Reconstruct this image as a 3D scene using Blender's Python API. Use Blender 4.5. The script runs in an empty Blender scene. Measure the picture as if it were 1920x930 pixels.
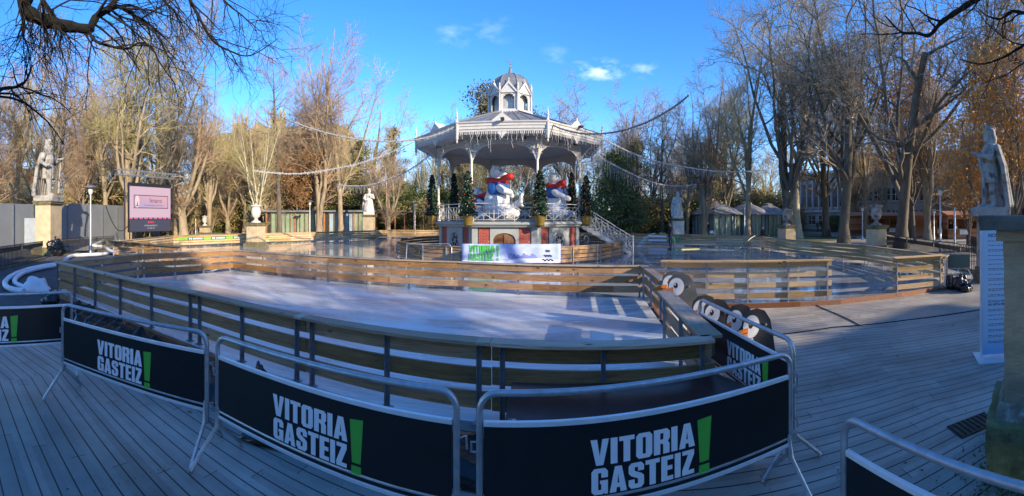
import bpy, bmesh, math, random
import numpy as np
from math import sin, cos, pi, radians as R
from mathutils import Vector, Matrix

SC = bpy.context.scene
COL = SC.collection
random.seed(7)

# ------------------------------------------------------------------ camera
F, HOR, EYE = 740.0, 409.0, 2.15          # pixels per radian of the 1920 px photograph, horizon row, eye height
cd = bpy.data.cameras.new('camera')
cam = bpy.data.objects.new('camera', cd); COL.objects.link(cam); SC.camera = cam
cam.location = (0, 0, EYE); cam.rotation_euler = (pi/2, 0, 0)
cd.type = 'PANO'; cd.panorama_type = 'CENTRAL_CYLINDRICAL'
cd.central_cylindrical_range_u_min = -960/F; cd.central_cylindrical_range_u_max = 960/F
cd.central_cylindrical_range_v_min = -(930-HOR)/F; cd.central_cylindrical_range_v_max = HOR/F
cd.central_cylindrical_radius = 1.0
cd.clip_start = 0.05; cd.clip_end = 2000

# ------------------------------------------------------------------ sky and sun
SUN_EL, SUN_AZ = 21.0, 130.0
w = bpy.data.worlds.new('World'); SC.world = w; w.use_nodes = True
nt = w.node_tree; N = nt.nodes; L = nt.links
bg = N['Background']
sky = N.new('ShaderNodeTexSky'); sky.sky_type = 'NISHITA'; sky.sun_disc = False
sky.sun_elevation = R(SUN_EL); sky.sun_rotation = R(SUN_AZ)
sky.air_density = .72; sky.dust_density = 0.25; sky.ozone_density = 3.0; sky.altitude = 500
hs = N.new('ShaderNodeHueSaturation'); hs.inputs['Saturation'].default_value = 1.28; hs.inputs['Hue'].default_value = .509; hs.inputs['Value'].default_value = 1.0
L.new(sky.outputs[0], hs.inputs['Color'])
tc = N.new('ShaderNodeTexCoord')
def cloud_mask(az, el, wx, wy, seed, dens):
    """soft wisp round one direction of the sky"""
    sp = N.new('ShaderNodeSeparateXYZ'); L.new(tc.outputs['Generated'], sp.inputs[0])
    def M(op, a, b=None, c=None):
        m = N.new('ShaderNodeMath'); m.operation = op
        for i, v in enumerate((a, b, c)):
            if v is None: continue
            if isinstance(v, (int, float)): m.inputs[i].default_value = v
            else: L.new(v, m.inputs[i])
        return m.outputs[0]
    a = M('ARCTAN2', sp.outputs[0], sp.outputs[1]); e = M('ARCSINE', sp.outputs[2])
    u = M('DIVIDE', M('SUBTRACT', a, az), wx); v = M('DIVIDE', M('SUBTRACT', e, el), wy)
    d = M('SQRT', M('ADD', M('MULTIPLY', u, u), M('MULTIPLY', v, v)))
    cmb = N.new('ShaderNodeCombineXYZ'); L.new(M('MULTIPLY', a, 13.0), cmb.inputs[0]); L.new(M('MULTIPLY', e, 30.0), cmb.inputs[1]); cmb.inputs[2].default_value = seed
    n = N.new('ShaderNodeTexNoise'); n.inputs['Scale'].default_value = 1.6; n.inputs['Detail'].default_value = 6; n.inputs['Roughness'].default_value = 0.55
    L.new(cmb.outputs[0], n.inputs['Vector'])
    fall = M('SUBTRACT', 1.0, d)
    q = M('ADD', fall, M('MULTIPLY', M('SUBTRACT', n.outputs[0], 0.58), 3.4))
    q = M('MULTIPLY', q, M('GREATER_THAN', fall, 0.0))
    q = M('MULTIPLY', M('MINIMUM', M('MAXIMUM', q, 0.0), 1.0), M('POWER', M('MAXIMUM', fall, 0.0), 0.8))
    return M('MULTIPLY', q, dens)
def pxa(x, y): return (x-960)/F, math.atan((HOR-y)/F)
masks = [cloud_mask(*pxa(1125, 133), .095, .034, 3.1, .26), cloud_mask(*pxa(1205, 130), .06, .024, 8.4, .14),
         cloud_mask(*pxa(842, 62), .085, .045, 1.7, .07), cloud_mask(*pxa(920, 58), .07, .05, 5.2, .06), cloud_mask(*pxa(1042, 102), .045, .03, 9.9, .06)]
cur = hs.outputs[0]
for mk in masks:
    mx = N.new('ShaderNodeMix'); mx.data_type = 'RGBA'
    L.new(mk, mx.inputs[0]); L.new(cur, mx.inputs[6]); mx.inputs[7].default_value = (6.2, 6.6, 7.4, 1)
    cur = mx.outputs[2]
L.new(cur, bg.inputs['Color']); bg.inputs['Strength'].default_value = 0.15
sd = bpy.data.lights.new('sun', 'SUN'); sd.energy = 2.25; sd.angle = R(0.5); sd.color = (1.0, 0.90, 0.76)
so = bpy.data.objects.new('sun', sd); COL.objects.link(so)
sdir = Vector((sin(R(SUN_AZ))*cos(R(SUN_EL)), cos(R(SUN_AZ))*cos(R(SUN_EL)), sin(R(SUN_EL))))
so.rotation_euler = sdir.to_track_quat('Z', 'Y').to_euler(); so.location = (20, -20, 30)
SC.view_settings.view_transform = 'Standard'; SC.view_settings.look = 'None'
SC.view_settings.exposure = 1.86; SC.view_settings.gamma = 1.0; SC.view_settings.use_curve_mapping = False
SC.view_settings.use_white_balance = True; SC.view_settings.white_balance_temperature = 7700; SC.view_settings.white_balance_tint = 8
SC.render.engine = 'CYCLES'
SC.cycles.max_bounces = 6; SC.cycles.diffuse_bounces = 3; SC.cycles.glossy_bounces = 3; SC.cycles.transparent_max_bounces = 6
SC.cycles.use_denoising = True; SC.cycles.denoiser = 'OPENIMAGEDENOISE'; SC.cycles.denoising_prefilter = 'ACCURATE'; SC.cycles.use_adaptive_sampling = False
SC.cycles.sample_clamp_indirect = 6.0

# ------------------------------------------------------------------ measuring
def gp(px, py, z=0.0):
    """the place on the level z that the photograph shows at px, py"""
    d = F*(EYE-z)/(py-HOR); a = (px-960)/F
    return (d*sin(a), d*cos(a))
def vp(px, d):
    a = (px-960)/F
    return (d*sin(a), d*cos(a))
def zz(py, d): return EYE+(HOR-py)/F*d
def p3(px, py, d): return vp(px, d)+(zz(py, d),)

# ------------------------------------------------------------------ materials
MATS = {}
def nodes_of(m):
    m.use_nodes = True
    return m.node_tree.nodes, m.node_tree.links, m.node_tree.nodes['Principled BSDF']
def mat(name, col, rough=.7, metal=0.0, var=.12, vscale=3.0, bump=0.0, bscale=30.0, spec=None, emit=None, estr=1.0, stain=None, coat=0.0, stretch=None):
    """a procedural surface: base colour broken up by two noises, optional stain colour and bump"""
    if name in MATS: return MATS[name]
    m = bpy.data.materials.new(name); n, l, b = nodes_of(m)
    b.inputs['Roughness'].default_value = rough; b.inputs['Metallic'].default_value = metal
    if spec is not None: b.inputs['Specular IOR Level'].default_value = spec
    if coat: b.inputs['Coat Weight'].default_value = coat; b.inputs['Coat Roughness'].default_value = .1
    t = n.new('ShaderNodeTexCoord'); vec = t.outputs['Object']
    if stretch:
        mp = n.new('ShaderNodeMapping'); mp.inputs['Scale'].default_value = stretch; l.new(vec, mp.inputs[0]); vec = mp.outputs[0]
    no = n.new('ShaderNodeTexNoise'); no.inputs['Scale'].default_value = vscale; no.inputs['Detail'].default_value = 6; no.inputs['Roughness'].default_value = .6
    l.new(vec, no.inputs['Vector'])
    cr = n.new('ShaderNodeValToRGB'); e = cr.color_ramp.elements
    e[0].position = .3; e[1].position = .7
    lo = tuple(max(0, c*(1-var)) for c in col); hi = tuple(min(1, c*(1+var)) for c in col)
    e[0].color = lo+(1,); e[1].color = hi+(1,)
    l.new(no.outputs[0], cr.inputs[0]); out = cr.outputs[0]
    if stain:
        n2 = n.new('ShaderNodeTexNoise'); n2.inputs['Scale'].default_value = stain[1]; n2.inputs['Detail'].default_value = 8; n2.inputs['Roughness'].default_value = .7
        l.new(vec, n2.inputs['Vector'])
        r2 = n.new('ShaderNodeValToRGB'); r2.color_ramp.elements[0].position = stain[2]; r2.color_ramp.elements[1].position = stain[2]+.15
        l.new(n2.outputs[0], r2.inputs[0])
        mx = n.new('ShaderNodeMix'); mx.data_type = 'RGBA'; l.new(r2.outputs[0], mx.inputs[0]); l.new(out, mx.inputs[6]); mx.inputs[7].default_value = stain[0]+(1,)
        out = mx.outputs[2]
    l.new(out, b.inputs['Base Color'])
    if emit:
        b.inputs['Emission Color'].default_value = emit+(1,); b.inputs['Emission Strength'].default_value = estr
    if bump:
        n3 = n.new('ShaderNodeTexNoise'); n3.inputs['Scale'].default_value = bscale; n3.inputs['Detail'].default_value = 5
        l.new(vec, n3.inputs['Vector'])
        bu = n.new('ShaderNodeBump'); bu.inputs['Strength'].default_value = bump; bu.inputs['Distance'].default_value = .02
        l.new(n3.outputs[0], bu.inputs['Height']); l.new(bu.outputs[0], b.inputs['Normal'])
    MATS[name] = m
    return m
def wood_mat(name, base, dark, knot=(.08, .04, .02), grain=(1.2, 14, 14), rough=.65, board=.3):
    m = bpy.data.materials.new(name); n, l, b = nodes_of(m)
    t = n.new('ShaderNodeTexCoord')
    def math_(op, a, bb=None):
        q = n.new('ShaderNodeMath'); q.operation = op
        for i, v in enumerate((a, bb)):
            if v is None: continue
            if isinstance(v, (int, float)): q.inputs[i].default_value = v
            else: l.new(v, q.inputs[i])
        return q.outputs[0]
    sp = n.new('ShaderNodeSeparateXYZ'); l.new(t.outputs['Object'], sp.inputs[0])
    rowi = math_('FLOOR', math_('MULTIPLY', sp.outputs[2], 4.2)); coli = math_('FLOOR', math_('DIVIDE', sp.outputs[0], 2.13))
    cb = n.new('ShaderNodeCombineXYZ'); l.new(rowi, cb.inputs[0]); l.new(coli, cb.inputs[1])
    oi = n.new('ShaderNodeObjectInfo'); l.new(oi.outputs['Random'], cb.inputs[2])
    wn = n.new('ShaderNodeTexWhiteNoise'); l.new(cb.outputs[0], wn.inputs[0])
    off = n.new('ShaderNodeVectorMath'); off.operation = 'SCALE'; l.new(wn.outputs['Color'], off.inputs[0]); off.inputs['Scale'].default_value = 20
    ad = n.new('ShaderNodeVectorMath'); ad.operation = 'ADD'; l.new(t.outputs['Object'], ad.inputs[0]); l.new(off.outputs[0], ad.inputs[1])
    mp = n.new('ShaderNodeMapping'); mp.inputs['Scale'].default_value = grain; l.new(ad.outputs[0], mp.inputs[0])
    no = n.new('ShaderNodeTexNoise'); no.inputs['Scale'].default_value = 3; no.inputs['Detail'].default_value = 7; no.inputs['Roughness'].default_value = .65; no.inputs['Distortion'].default_value = .6
    l.new(mp.outputs[0], no.inputs['Vector'])
    cr = n.new('ShaderNodeValToRGB'); cr.color_ramp.elements[0].position = .32; cr.color_ramp.elements[1].position = .68
    cr.color_ramp.elements[0].color = dark+(1,); cr.color_ramp.elements[1].color = base+(1,)
    l.new(no.outputs[0], cr.inputs[0])
    # each board its own tone
    hsv = n.new('ShaderNodeHueSaturation'); l.new(cr.outputs[0], hsv.inputs['Color'])
    l.new(math_('ADD', math_('MULTIPLY', wn.outputs['Value'], .55), .68), hsv.inputs['Value'])
    l.new(math_('ADD', math_('MULTIPLY', wn.outputs['Value'], -.25), 1.1), hsv.inputs['Saturation'])
    vo = n.new('ShaderNodeTexVoronoi'); vo.inputs['Scale'].default_value = 1.0
    mp2 = n.new('ShaderNodeMapping'); mp2.inputs['Scale'].default_value = (2.6, 5, 5); l.new(ad.outputs[0], mp2.inputs[0]); l.new(mp2.outputs[0], vo.inputs['Vector'])
    kr = n.new('ShaderNodeValToRGB'); kr.color_ramp.elements[0].position = .08; kr.color_ramp.elements[1].position = .15
    kr.color_ramp.elements[0].color = (1, 1, 1, 1); kr.color_ramp.elements[1].color = (0, 0, 0, 1)
    l.new(vo.outputs['Distance'], kr.inputs[0])
    mx = n.new('ShaderNodeMix'); mx.data_type = 'RGBA'; l.new(kr.outputs[0], mx.inputs[0]); l.new(hsv.outputs[0], mx.inputs[6]); mx.inputs[7].default_value = knot+(1,)
    l.new(mx.outputs[2], b.inputs['Base Color'])
    b.inputs['Roughness'].default_value = rough
    bu = n.new('ShaderNodeBump'); bu.inputs['Strength'].default_value = .35; bu.inputs['Distance'].default_value = .01
    l.new(no.outputs[0], bu.inputs['Height']); l.new(bu.outputs[0], b.inputs['Normal'])
    MATS[name] = m
    return m

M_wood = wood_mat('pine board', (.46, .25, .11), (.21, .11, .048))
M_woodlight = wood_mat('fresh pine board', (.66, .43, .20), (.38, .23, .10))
M_woodold = wood_mat('weathered pine cap', (.48, .365, .26), (.27, .195, .135), rough=.6)
M_woodred = wood_mat('red brown base beam', (.34, .14, .06), (.2, .08, .035))
M_galv = mat('galvanised steel', (.42, .44, .46), .42, .75, .22, 9, .1, 60)
M_galvd = mat('dull galvanised angle', (.20, .22, .24), .55, .5, .3, 8, .1, 60)
M_alu = mat('white aluminium strip', (.72, .74, .76), .4, .3, .08, 6)
M_blackpanel = mat('black printed panel', (.006, .007, .009), .40, 0, .3, 5, .22, 2.2, stain=((.022, .024, .028), 7, .60))
M_vinyl = mat('white vinyl', (.78, .79, .82), .5, 0, .04, 6)
M_green = mat('green vinyl', (.045, .42, .05), .5, 0, .06, 6)
M_tarp = mat('black plastic sheet', (.012, .012, .014), .25, 0, .3, 4, .9, 7)
M_white = mat('white painted iron', (.50, .49, .47), .55, 0, .08, 4, .05, 20, stain=((.42, .38, .32), 5, .62))
M_iron = mat('black painted iron', (.02, .02, .022), .5, .2, .2, 8)
M_zinc = mat('zinc roof sheet', (.20, .205, .215), .5, .35, .16, 2.5, .06, 8)
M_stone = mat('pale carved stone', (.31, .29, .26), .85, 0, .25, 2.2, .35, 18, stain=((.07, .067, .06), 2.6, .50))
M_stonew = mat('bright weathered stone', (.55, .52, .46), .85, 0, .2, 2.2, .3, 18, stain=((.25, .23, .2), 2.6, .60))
M_sand = mat('sandstone', (.46, .36, .23), .9, 0, .2, 2.2, .35, 22, stain=((.16, .13, .09), 1.6, .64))
M_moss = mat('mossy sandstone', (.16, .13, .075), .95, 0, .35, 5, .7, 20, stain=((.05, .075, .02), 3.5, .50))
M_render = mat('grey green render', (.33, .35, .34), .85, 0, .08, 3, .1, 25, stain=((.16, .17, .165), 2.2, .62))
M_gold = mat('gold planter', (.38, .25, .07), .35, .55, .1, 6)
M_bark = mat('grey brown bark', (.27, .21, .14), .95, 0, .38, 2.5, .8, 12, stretch=(1.6, 1.6, .35), stain=((.09, .085, .05), 1.2, .58))
M_barkd = mat('dark ridged bark', (.115, .094, .07), .95, 0, .38, 2.5, .8, 12, stretch=(1.6, 1.6, .35))
M_barkl = mat('pale plane bark', (.45, .40, .29), .9, 0, .3, 1.6, .5, 10, stretch=(1.6, 1.6, .5), stain=((.16, .13, .08), 1.6, .55))
M_twig = mat('straw brown twigs', (.40, .31, .165), .9, 0, .35, .35)
M_twigr = mat('reddish brown twigs', (.34, .235, .15), .9, 0, .35, .35)
M_twigd = mat('grey brown twigs', (.30, .245, .18), .9, 0, .3, .35)
M_twigg = mat('olive mossy twigs', (.34, .29, .125), .9, 0, .3, .35)
def leaf_mat(name, col, var, sc=.8):
    m = mat(name, col, .7, 0, var, sc)
    b = m.node_tree.nodes['Principled BSDF']
    b.inputs['Specular IOR Level'].default_value = .3
    return m
M_conif = leaf_mat('dark conifer needles', (.135, .15, .05), .6)
M_laurel = leaf_mat('laurel leaves', (.10, .135, .038), .6)
M_olive = leaf_mat('olive yellow undergrowth leaves', (.32, .26, .10), .55)
M_cedar = leaf_mat('brownish cedar needles', (.13, .115, .045), .6)
M_ivy = leaf_mat('olive ivy leaves', (.13, .14, .045), .6)
M_orange = leaf_mat('orange autumn leaves', (.62, .28, .05), .5)
M_rust = leaf_mat('rusty dry leaves', (.30, .14, .045), .5)
M_glassd = mat('dark glass', (.03, .035, .04), .08, 0, .2, 2)

# ------------------------------------------------------------------ mesh building
class MB:
    def __init__(s): s.v = []; s.f = []; s.mi = []; s.cur = 0
    def add(s, vs, fs):
        o = len(s.v); s.v.extend([tuple(p) for p in vs]); s.f.extend([tuple(i+o for i in f) for f in fs]); s.mi.extend([s.cur]*len(fs)); return s
    def box(s, c, d, rz=0.0, M=None):
        hx, hy, hz = d[0]/2, d[1]/2, d[2]/2
        vs = [Vector((x, y, z)) for z in (-hz, hz) for y in (-hy, hy) for x in (-hx, hx)]
        if M is None: M = Matrix.Rotation(rz, 4, 'Z')
        vs = [M @ v+Vector(c) for v in vs]
        return s.add(vs, [(0, 2, 3, 1), (4, 5, 7, 6), (0, 1, 5, 4), (2, 6, 7, 3), (0, 4, 6, 2), (1, 3, 7, 5)])
    def beam(s, a, b, wd, h, roll=0.0):
        """box bar from a to b, wd sideways, h upright"""
        a = Vector(a); b = Vector(b); d = b-a; ln = d.length
        q = d.to_track_quat('X', 'Z').to_matrix().to_4x4()
        return s.box((a+b)/2, (ln, wd, h), M=q @ Matrix.Rotation(roll, 4, 'X'))
    def tube(s, pts, r, n=8, cap=True, closed=False):
        pts = [Vector(p) for p in pts]; k = len(pts)
        rs = r if isinstance(r, (list, tuple)) else [r]*k
        tn = []
        for i in range(k):
            a = pts[max(i-1, 0)] if not closed else pts[i-1]; b = pts[min(i+1, k-1)] if not closed else pts[(i+1) % k]
            tn.append((b-a).normalized() if (b-a).length > 1e-9 else Vector((0, 0, 1)))
        ref = Vector((0, 0, 1)) if abs(tn[0].z) < .9 else Vector((1, 0, 0))
        u = (ref-tn[0]*ref.dot(tn[0])).normalized(); vs = []
        for i in range(k):
            u = u-tn[i]*u.dot(tn[i]); u = u.normalized() if u.length > 1e-6 else tn[i].orthogonal().normalized()
            w_ = tn[i].cross(u)
            for j in range(n):
                a = 2*pi*j/n; vs.append(pts[i]+(u*cos(a)+w_*sin(a))*rs[i])
        fs = []
        for i in range(k if closed else k-1):
            i2 = (i+1) % k
            for j in range(n):
                j2 = (j+1) % n; fs.append((i*n+j, i*n+j2, i2*n+j2, i2*n+j))
        if cap and not closed:
            fs.append(tuple(range(n-1, -1, -1))); fs.append(tuple((k-1)*n+j for j in range(n)))
        return s.add(vs, fs)
    def lathe(s, prof, n=20, c=(0, 0, 0), ph=0.0, cap=True):
        vs = []; k = len(prof)
        for r, z in prof:
            for j in range(n):
                a = 2*pi*j/n+ph; vs.append((c[0]+r*cos(a), c[1]+r*sin(a), c[2]+z))
        fs = [(i*n+j, i*n+(j+1) % n, (i+1)*n+(j+1) % n, (i+1)*n+j) for i in range(k-1) for j in range(n)]
        if cap: fs += [tuple(range(n-1, -1, -1)), tuple((k-1)*n+j for j in range(n))]
        return s.add(vs, fs)
    def prism(s, poly, d0, d1, M=None, tri=None):
        """poly in local x,z swept along y from d0 to d1"""
        k = len(poly); M = M or Matrix()
        vs = [M @ Vector((x, d0, z)) for x, z in poly]+[M @ Vector((x, d1, z)) for x, z in poly]
        fs = [tuple(range(k)), tuple(range(2*k-1, k-1, -1))]+[(i, i+k, (i+1) % k+k, (i+1) % k) for i in range(k)]
        return s.add(vs, fs)
    def slab(s, poly, z0, z1):
        k = len(poly)
        vs = [(x, y, z0) for x, y in poly]+[(x, y, z1) for x, y in poly]
        fs = [tuple(range(k-1, -1, -1)), tuple(range(k, 2*k))]+[(i, (i+1) % k, (i+1) % k+k, i+k) for i in range(k)]
        return s.add(vs, fs)
    def ell(s, c, r, n=12, M=None):
        vs = []; m = n//2; M = M or Matrix()
        for i in range(m+1):
            t = pi*i/m
            for j in range(n):
                a = 2*pi*j/n
                vs.append(M @ Vector((r[0]*sin(t)*cos(a), r[1]*sin(t)*sin(a), r[2]*cos(t)))+Vector(c))
        fs = [(i*n+j, (i+1)*n+j, (i+1)*n+(j+1) % n, i*n+(j+1) % n) for i in range(m) for j in range(n)]
        return s.add(vs, fs)
    def mesh(s, name, m, smooth=False):
        me = bpy.data.meshes.new(name); me.from_pydata(s.v, [], s.f)
        for q in (m if isinstance(m, (list, tuple)) else [m]): me.materials.append(q)
        if any(s.mi): me.polygons.foreach_set('material_index', s.mi)
        bm = bmesh.new(); bm.from_mesh(me); bmesh.ops.recalc_face_normals(bm, faces=bm.faces); bm.to_mesh(me); bm.free()
        if smooth:
            me.polygons.foreach_set('use_smooth', [True]*len(me.polygons))
            try: me.set_sharp_from_angle(angle=R(42))
            except Exception: pass
        me.update(); return me
    def build(s, name, m, parent=None, smooth=False, bevel=0.0, loc=None, rz=0.0):
        o = bpy.data.objects.new(name, s.mesh(name, m, smooth)); COL.objects.link(o)
        if parent: o.parent = parent
        if loc: o.location = loc
        if rz: o.rotation_euler = (0, 0, rz)
        if bevel:
            b = o.modifiers.new('edge', 'BEVEL'); b.width = bevel; b.segments = 2; b.limit_method = 'ANGLE'
        return o
def tag(o, label=None, cat=None, group=None, kind=None):
    if label: o['label'] = label
    if cat: o['category'] = cat
    if group: o['group'] = group
    if kind: o['kind'] = kind
    return o
def empty(name, loc=(0, 0, 0), rz=0.0, label=None, cat=None, group=None):
    o = bpy.data.objects.new(name, None); COL.objects.link(o); o.location = loc; o.rotation_euler = (0, 0, rz); o.empty_display_size = .2
    return tag(o, label, cat, group)
def dup(root, loc=None, rz=None, sc=None, label=None, group=None):
    r = root.copy(); COL.objects.link(r)
    if loc is not None: r.location = loc
    if rz is not None: r.rotation_euler = (0, 0, rz)
    if sc is not None: r.scale = sc if isinstance(sc, tuple) else (sc, sc, sc)
    if label: r['label'] = label
    if group: r['group'] = group
    def rec(src, dst):
        for ch in [c for c in bpy.data.objects if c.parent == src]:
            c = ch.copy(); COL.objects.link(c); c.parent = dst; rec(ch, c)
    rec(root, r)
    return r
def remesh(mb, name, m, voxel, smooth_it=4, parent=None, strength=.5, decimate=None):
    """melt overlapping shapes into one continuous surface"""
    o = mb.build(name, m, parent, True)
    md = o.modifiers.new('melt', 'REMESH'); md.mode = 'VOXEL'; md.voxel_size = voxel; md.use_smooth_shade = True
    sm = o.modifiers.new('soft', 'SMOOTH'); sm.factor = strength; sm.iterations = smooth_it
    dg = bpy.context.evaluated_depsgraph_get(); dg.update()
    me = bpy.data.meshes.new_from_object(o.evaluated_get(dg)); o.modifiers.clear(); o.data = me
    if not me.materials:
        for q in (m if isinstance(m, (list, tuple)) else [m]): me.materials.append(q)
    me.polygons.foreach_set('use_smooth', [True]*len(me.polygons))
    return o
def limb(mb, pts, rs, n=10):
    mb.tube(pts, rs, n)
    for p, r in zip(pts, rs): mb.ell(p, (r, r, r), n)

# lettering: condensed heavy capitals drawn as outlines (w, loops)
_O = [(.0, .12), (.09, 0), (.43, 0), (.52, .12), (.52, .88), (.43, 1), (.09, 1), (.0, .88)]
GL = {
 'V': (.56, [[(0, 1), (.2, 1), (.28, .34), (.36, 1), (.56, 1), (.39, 0), (.17, 0)]]),
 'I': (.21, [[(0, 0), (.21, 0), (.21, 1), (0, 1)]]),
 'T': (.48, [[(0, 1), (0, .83), (.135, .83), (.135, 0), (.345, 0), (.345, .83), (.48, .83), (.48, 1)]]),
 'O': (.52, [_O, [(.21, .17), (.31, .17), (.31, .83), (.21, .83)]]),
 'R': (.53, [[(0, 0), (.21, 0), (.21, .42), (.27, .42), (.31, .36), (.31, 0), (.52, 0), (.52, .38), (.46, .49), (.53, .6), (.53, .88), (.44, 1), (0, 1)], [(.21, .58), (.31, .58), (.32, .84), (.21, .84)]]),
 'A': (.56, [[(.17, 1), (.39, 1), (.56, 0), (.35, 0), (.33, .18), (.23, .18), (.21, 0), (0, 0)], [(.25, .34), (.31, .34), (.28, .74)]]),
 'G': (.52, [[(.0, .12), (.09, 0), (.36, 0), (.39, .06), (.42, 0), (.52, 0), (.52, .53), (.27, .53), (.27, .4), (.31, .4), (.31, .17), (.21, .17), (.21, .83), (.31, .83), (.31, .64), (.52, .64), (.52, .88), (.43, 1), (.09, 1), (0, .88)]]),
 'S': (.51, [[(0, .12), (.09, 0), (.42, 0), (.51, .12), (.51, .45), (.43, .55), (.2, .68), (.2, .83), (.31, .83), (.31, .67), (.51, .67), (.51, .88), (.42, 1), (.09, 1), (0, .88), (0, .62), (.08, .5), (.31, .37), (.31, .17), (.2, .17), (.2, .35), (0, .35)]]),
 'E': (.42, [[(0, 0), (.42, 0), (.42, .17), (.21, .17), (.21, .42), (.39, .42), (.39, .59), (.21, .59), (.21, .83), (.42, .83), (.42, 1), (0, 1)]]),
 'Z': (.44, [[(0, 0), (.44, 0), (.44, .17), (.22, .17), (.44, .8), (.44, 1), (.01, 1), (.01, .83), (.22, .83), (0, .2)]]),
}
def letters(text, height, depth, m, name, parent, loc, rot, width=None, gap=.055):
    cu = bpy.data.curves.new(name, 'CURVE'); cu.dimensions = '2D'; cu.fill_mode = 'BOTH'; cu.extrude = depth
    tot = sum(GL[c][0] for c in text)+gap*(len(text)-1); sx = (width/tot if width else height); x = 0
    for c in text:
        wd, loops = GL[c]
        for lp in loops:
            s = cu.splines.new('POLY'); s.points.add(len(lp)-1); s.use_cyclic_u = True
            for i, (a, b) in enumerate(lp): s.points[i].co = ((x+a)*sx, b*height, 0, 1)
        x += wd+gap
    return _curve_obj(cu, m, name, parent, loc, rot)
def _curve_obj(cu, m, name, parent, loc, rot):
    o = bpy.data.objects.new(name, cu); COL.objects.link(o)
    dg = bpy.context.evaluated_depsgraph_get(); dg.update()
    me = bpy.data.meshes.new_from_object(o.evaluated_get(dg)); bpy.data.objects.remove(o)
    me.materials.clear(); me.materials.append(m)
    me.polygons.foreach_set('material_index', [0]*len(me.polygons))
    o = bpy.data.objects.new(name, me); COL.objects.link(o); o.parent = parent; o.location = loc; o.rotation_euler = rot
    return o
def text(body, size, m, name, parent, loc, rot, depth=.002, xs=1.0, bold=0.0, align='LEFT'):
    cu = bpy.data.curves.new(name, 'FONT'); cu.body = body; cu.size = size; cu.extrude = depth; cu.offset = bold; cu.align_x = align; cu.resolution_u = 2
    o = _curve_obj(cu, m, name, parent, loc, rot); o.scale = (xs, 1, 1); return o

# ------------------------------------------------------------------ trees: grown as arrays of tapered branches
def _norm(a): return a/np.maximum(np.linalg.norm(a, axis=-1, keepdims=True), 1e-9)
def sprout(rng, st, dr, ln, r0, k, wander, trop, rtip):
    B = len(st); P = np.zeros((B, k, 3)); P[:, 0] = st; d = dr.copy()
    for i in range(1, k):
        d = _norm(d+rng.normal(0, wander, (B, 3))+np.array([0, 0, trop]))
        P[:, i] = P[:, i-1]+d*(ln/(k-1))[:, None]
    t = np.linspace(0, 1, k)[None]
    return P, r0[:, None]*(1-t)+np.maximum(r0*rtip, .0015)[:, None]*t
def children(rng, P, Rr, n, t0, t1, ang, up, skip=0.0):
    B, k, _ = P.shape
    t = (np.arange(n)[None]+rng.random((B, n)))/n*(t1-t0)+t0
    x = t*(k-1); i = np.minimum(x.astype(int), k-2); f = (x-i)[..., None]; b = np.arange(B)[:, None]
    p = P[b, i]*(1-f)+P[b, i+1]*f; tg = _norm(P[b, i+1]-P[b, i]); r = Rr[b, i]*(1-f[..., 0])+Rr[b, i+1]*f[..., 0]
    rnd = rng.normal(size=p.shape); perp = _norm(rnd-tg*(rnd*tg).sum(-1, keepdims=True))
    a = np.radians(rng.uniform(ang[0], ang[1], (B, n)))[..., None]
    d = _norm(tg*np.cos(a)+perp*np.sin(a)+np.array([0, 0, up]))
    return p.reshape(-1, 3), d.reshape(-1, 3), t.reshape(-1), r.reshape(-1)
def grow(seed, trunks, levels):
    """trunks: list of (start, dir, length, radius, k, wander, trop, tip); levels: dicts; gives [(P, R)] per level"""
    rng = np.random.default_rng(seed); out = []
    grp = [sprout(rng, np.array([s], float), _norm(np.array([d], float)), np.array([l_]), np.array([r]), k, w_, tr, tp) for s, d, l_, r, k, w_, tr, tp in trunks]
    out.append(grp); cur = grp
    for lv in levels:
        nxt = []
        for P, Rr in cur:
            p, d, t, r = children(rng, P, Rr, lv['n'], lv.get('t0', .2), lv.get('t1', 1.), lv['ang'], lv.get('up', 0))
            ln = lv['len']*(1-lv.get('fall', .5)*t)*rng.uniform(.55, 1.25, len(t))
            rr = np.minimum(r*lv.get('rk', .65), lv.get('rmax', 9)); rr = np.maximum(rr, lv.get('rmin', .004))
            nxt.append(sprout(rng, p, d, ln, rr, lv.get('k', 4), lv.get('w', .15), lv.get('trop', .05), lv.get('tip', .35)))
        if len(nxt) > 1 and len({a.shape[1] for a, _ in nxt}) == 1:
            nxt = [(np.concatenate([a for a, _ in nxt]), np.concatenate([b for _, b in nxt]))]
        out.append(nxt); cur = nxt
    return out
def tubes(items):
    """[(P, R, sides)] -> vertex and quad arrays"""
    V = []; Q = []; off = 0
    for P, Rr, s in items:
        B, k, _ = P.shape
        T = np.empty_like(P); T[:, 1:-1] = P[:, 2:]-P[:, :-2]; T[:, 0] = P[:, 1]-P[:, 0]; T[:, -1] = P[:, -1]-P[:, -2]; T = _norm(T)
        ref = np.where(np.abs(T[:, :1, 2:3]) > .9, np.array([1., 0, 0]), np.array([0, 0, 1.]))
        U = _norm(ref-T*(ref*T).sum(-1, keepdims=True)); W = np.cross(T, U)
        a = np.arange(s)*2*pi/s
        v = P[:, :, None]+(U[:, :, None]*np.cos(a)[:, None]+W[:, :, None]*np.sin(a)[:, None])*Rr[:, :, None, None]
        V.append(v.reshape(-1, 3))
        b, i, j = np.meshgrid(np.arange(B), np.arange(k-1), np.arange(s), indexing='ij'); j2 = (j+1) % s
        q = np.stack([(b*k+i)*s+j, (b*k+i)*s+j2, (b*k+i+1)*s+j2, (b*k+i+1)*s+j], -1).reshape(-1, 4)+off
        Q.append(q); off += B*k*s
    return np.concatenate(V), np.concatenate(Q)
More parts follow.
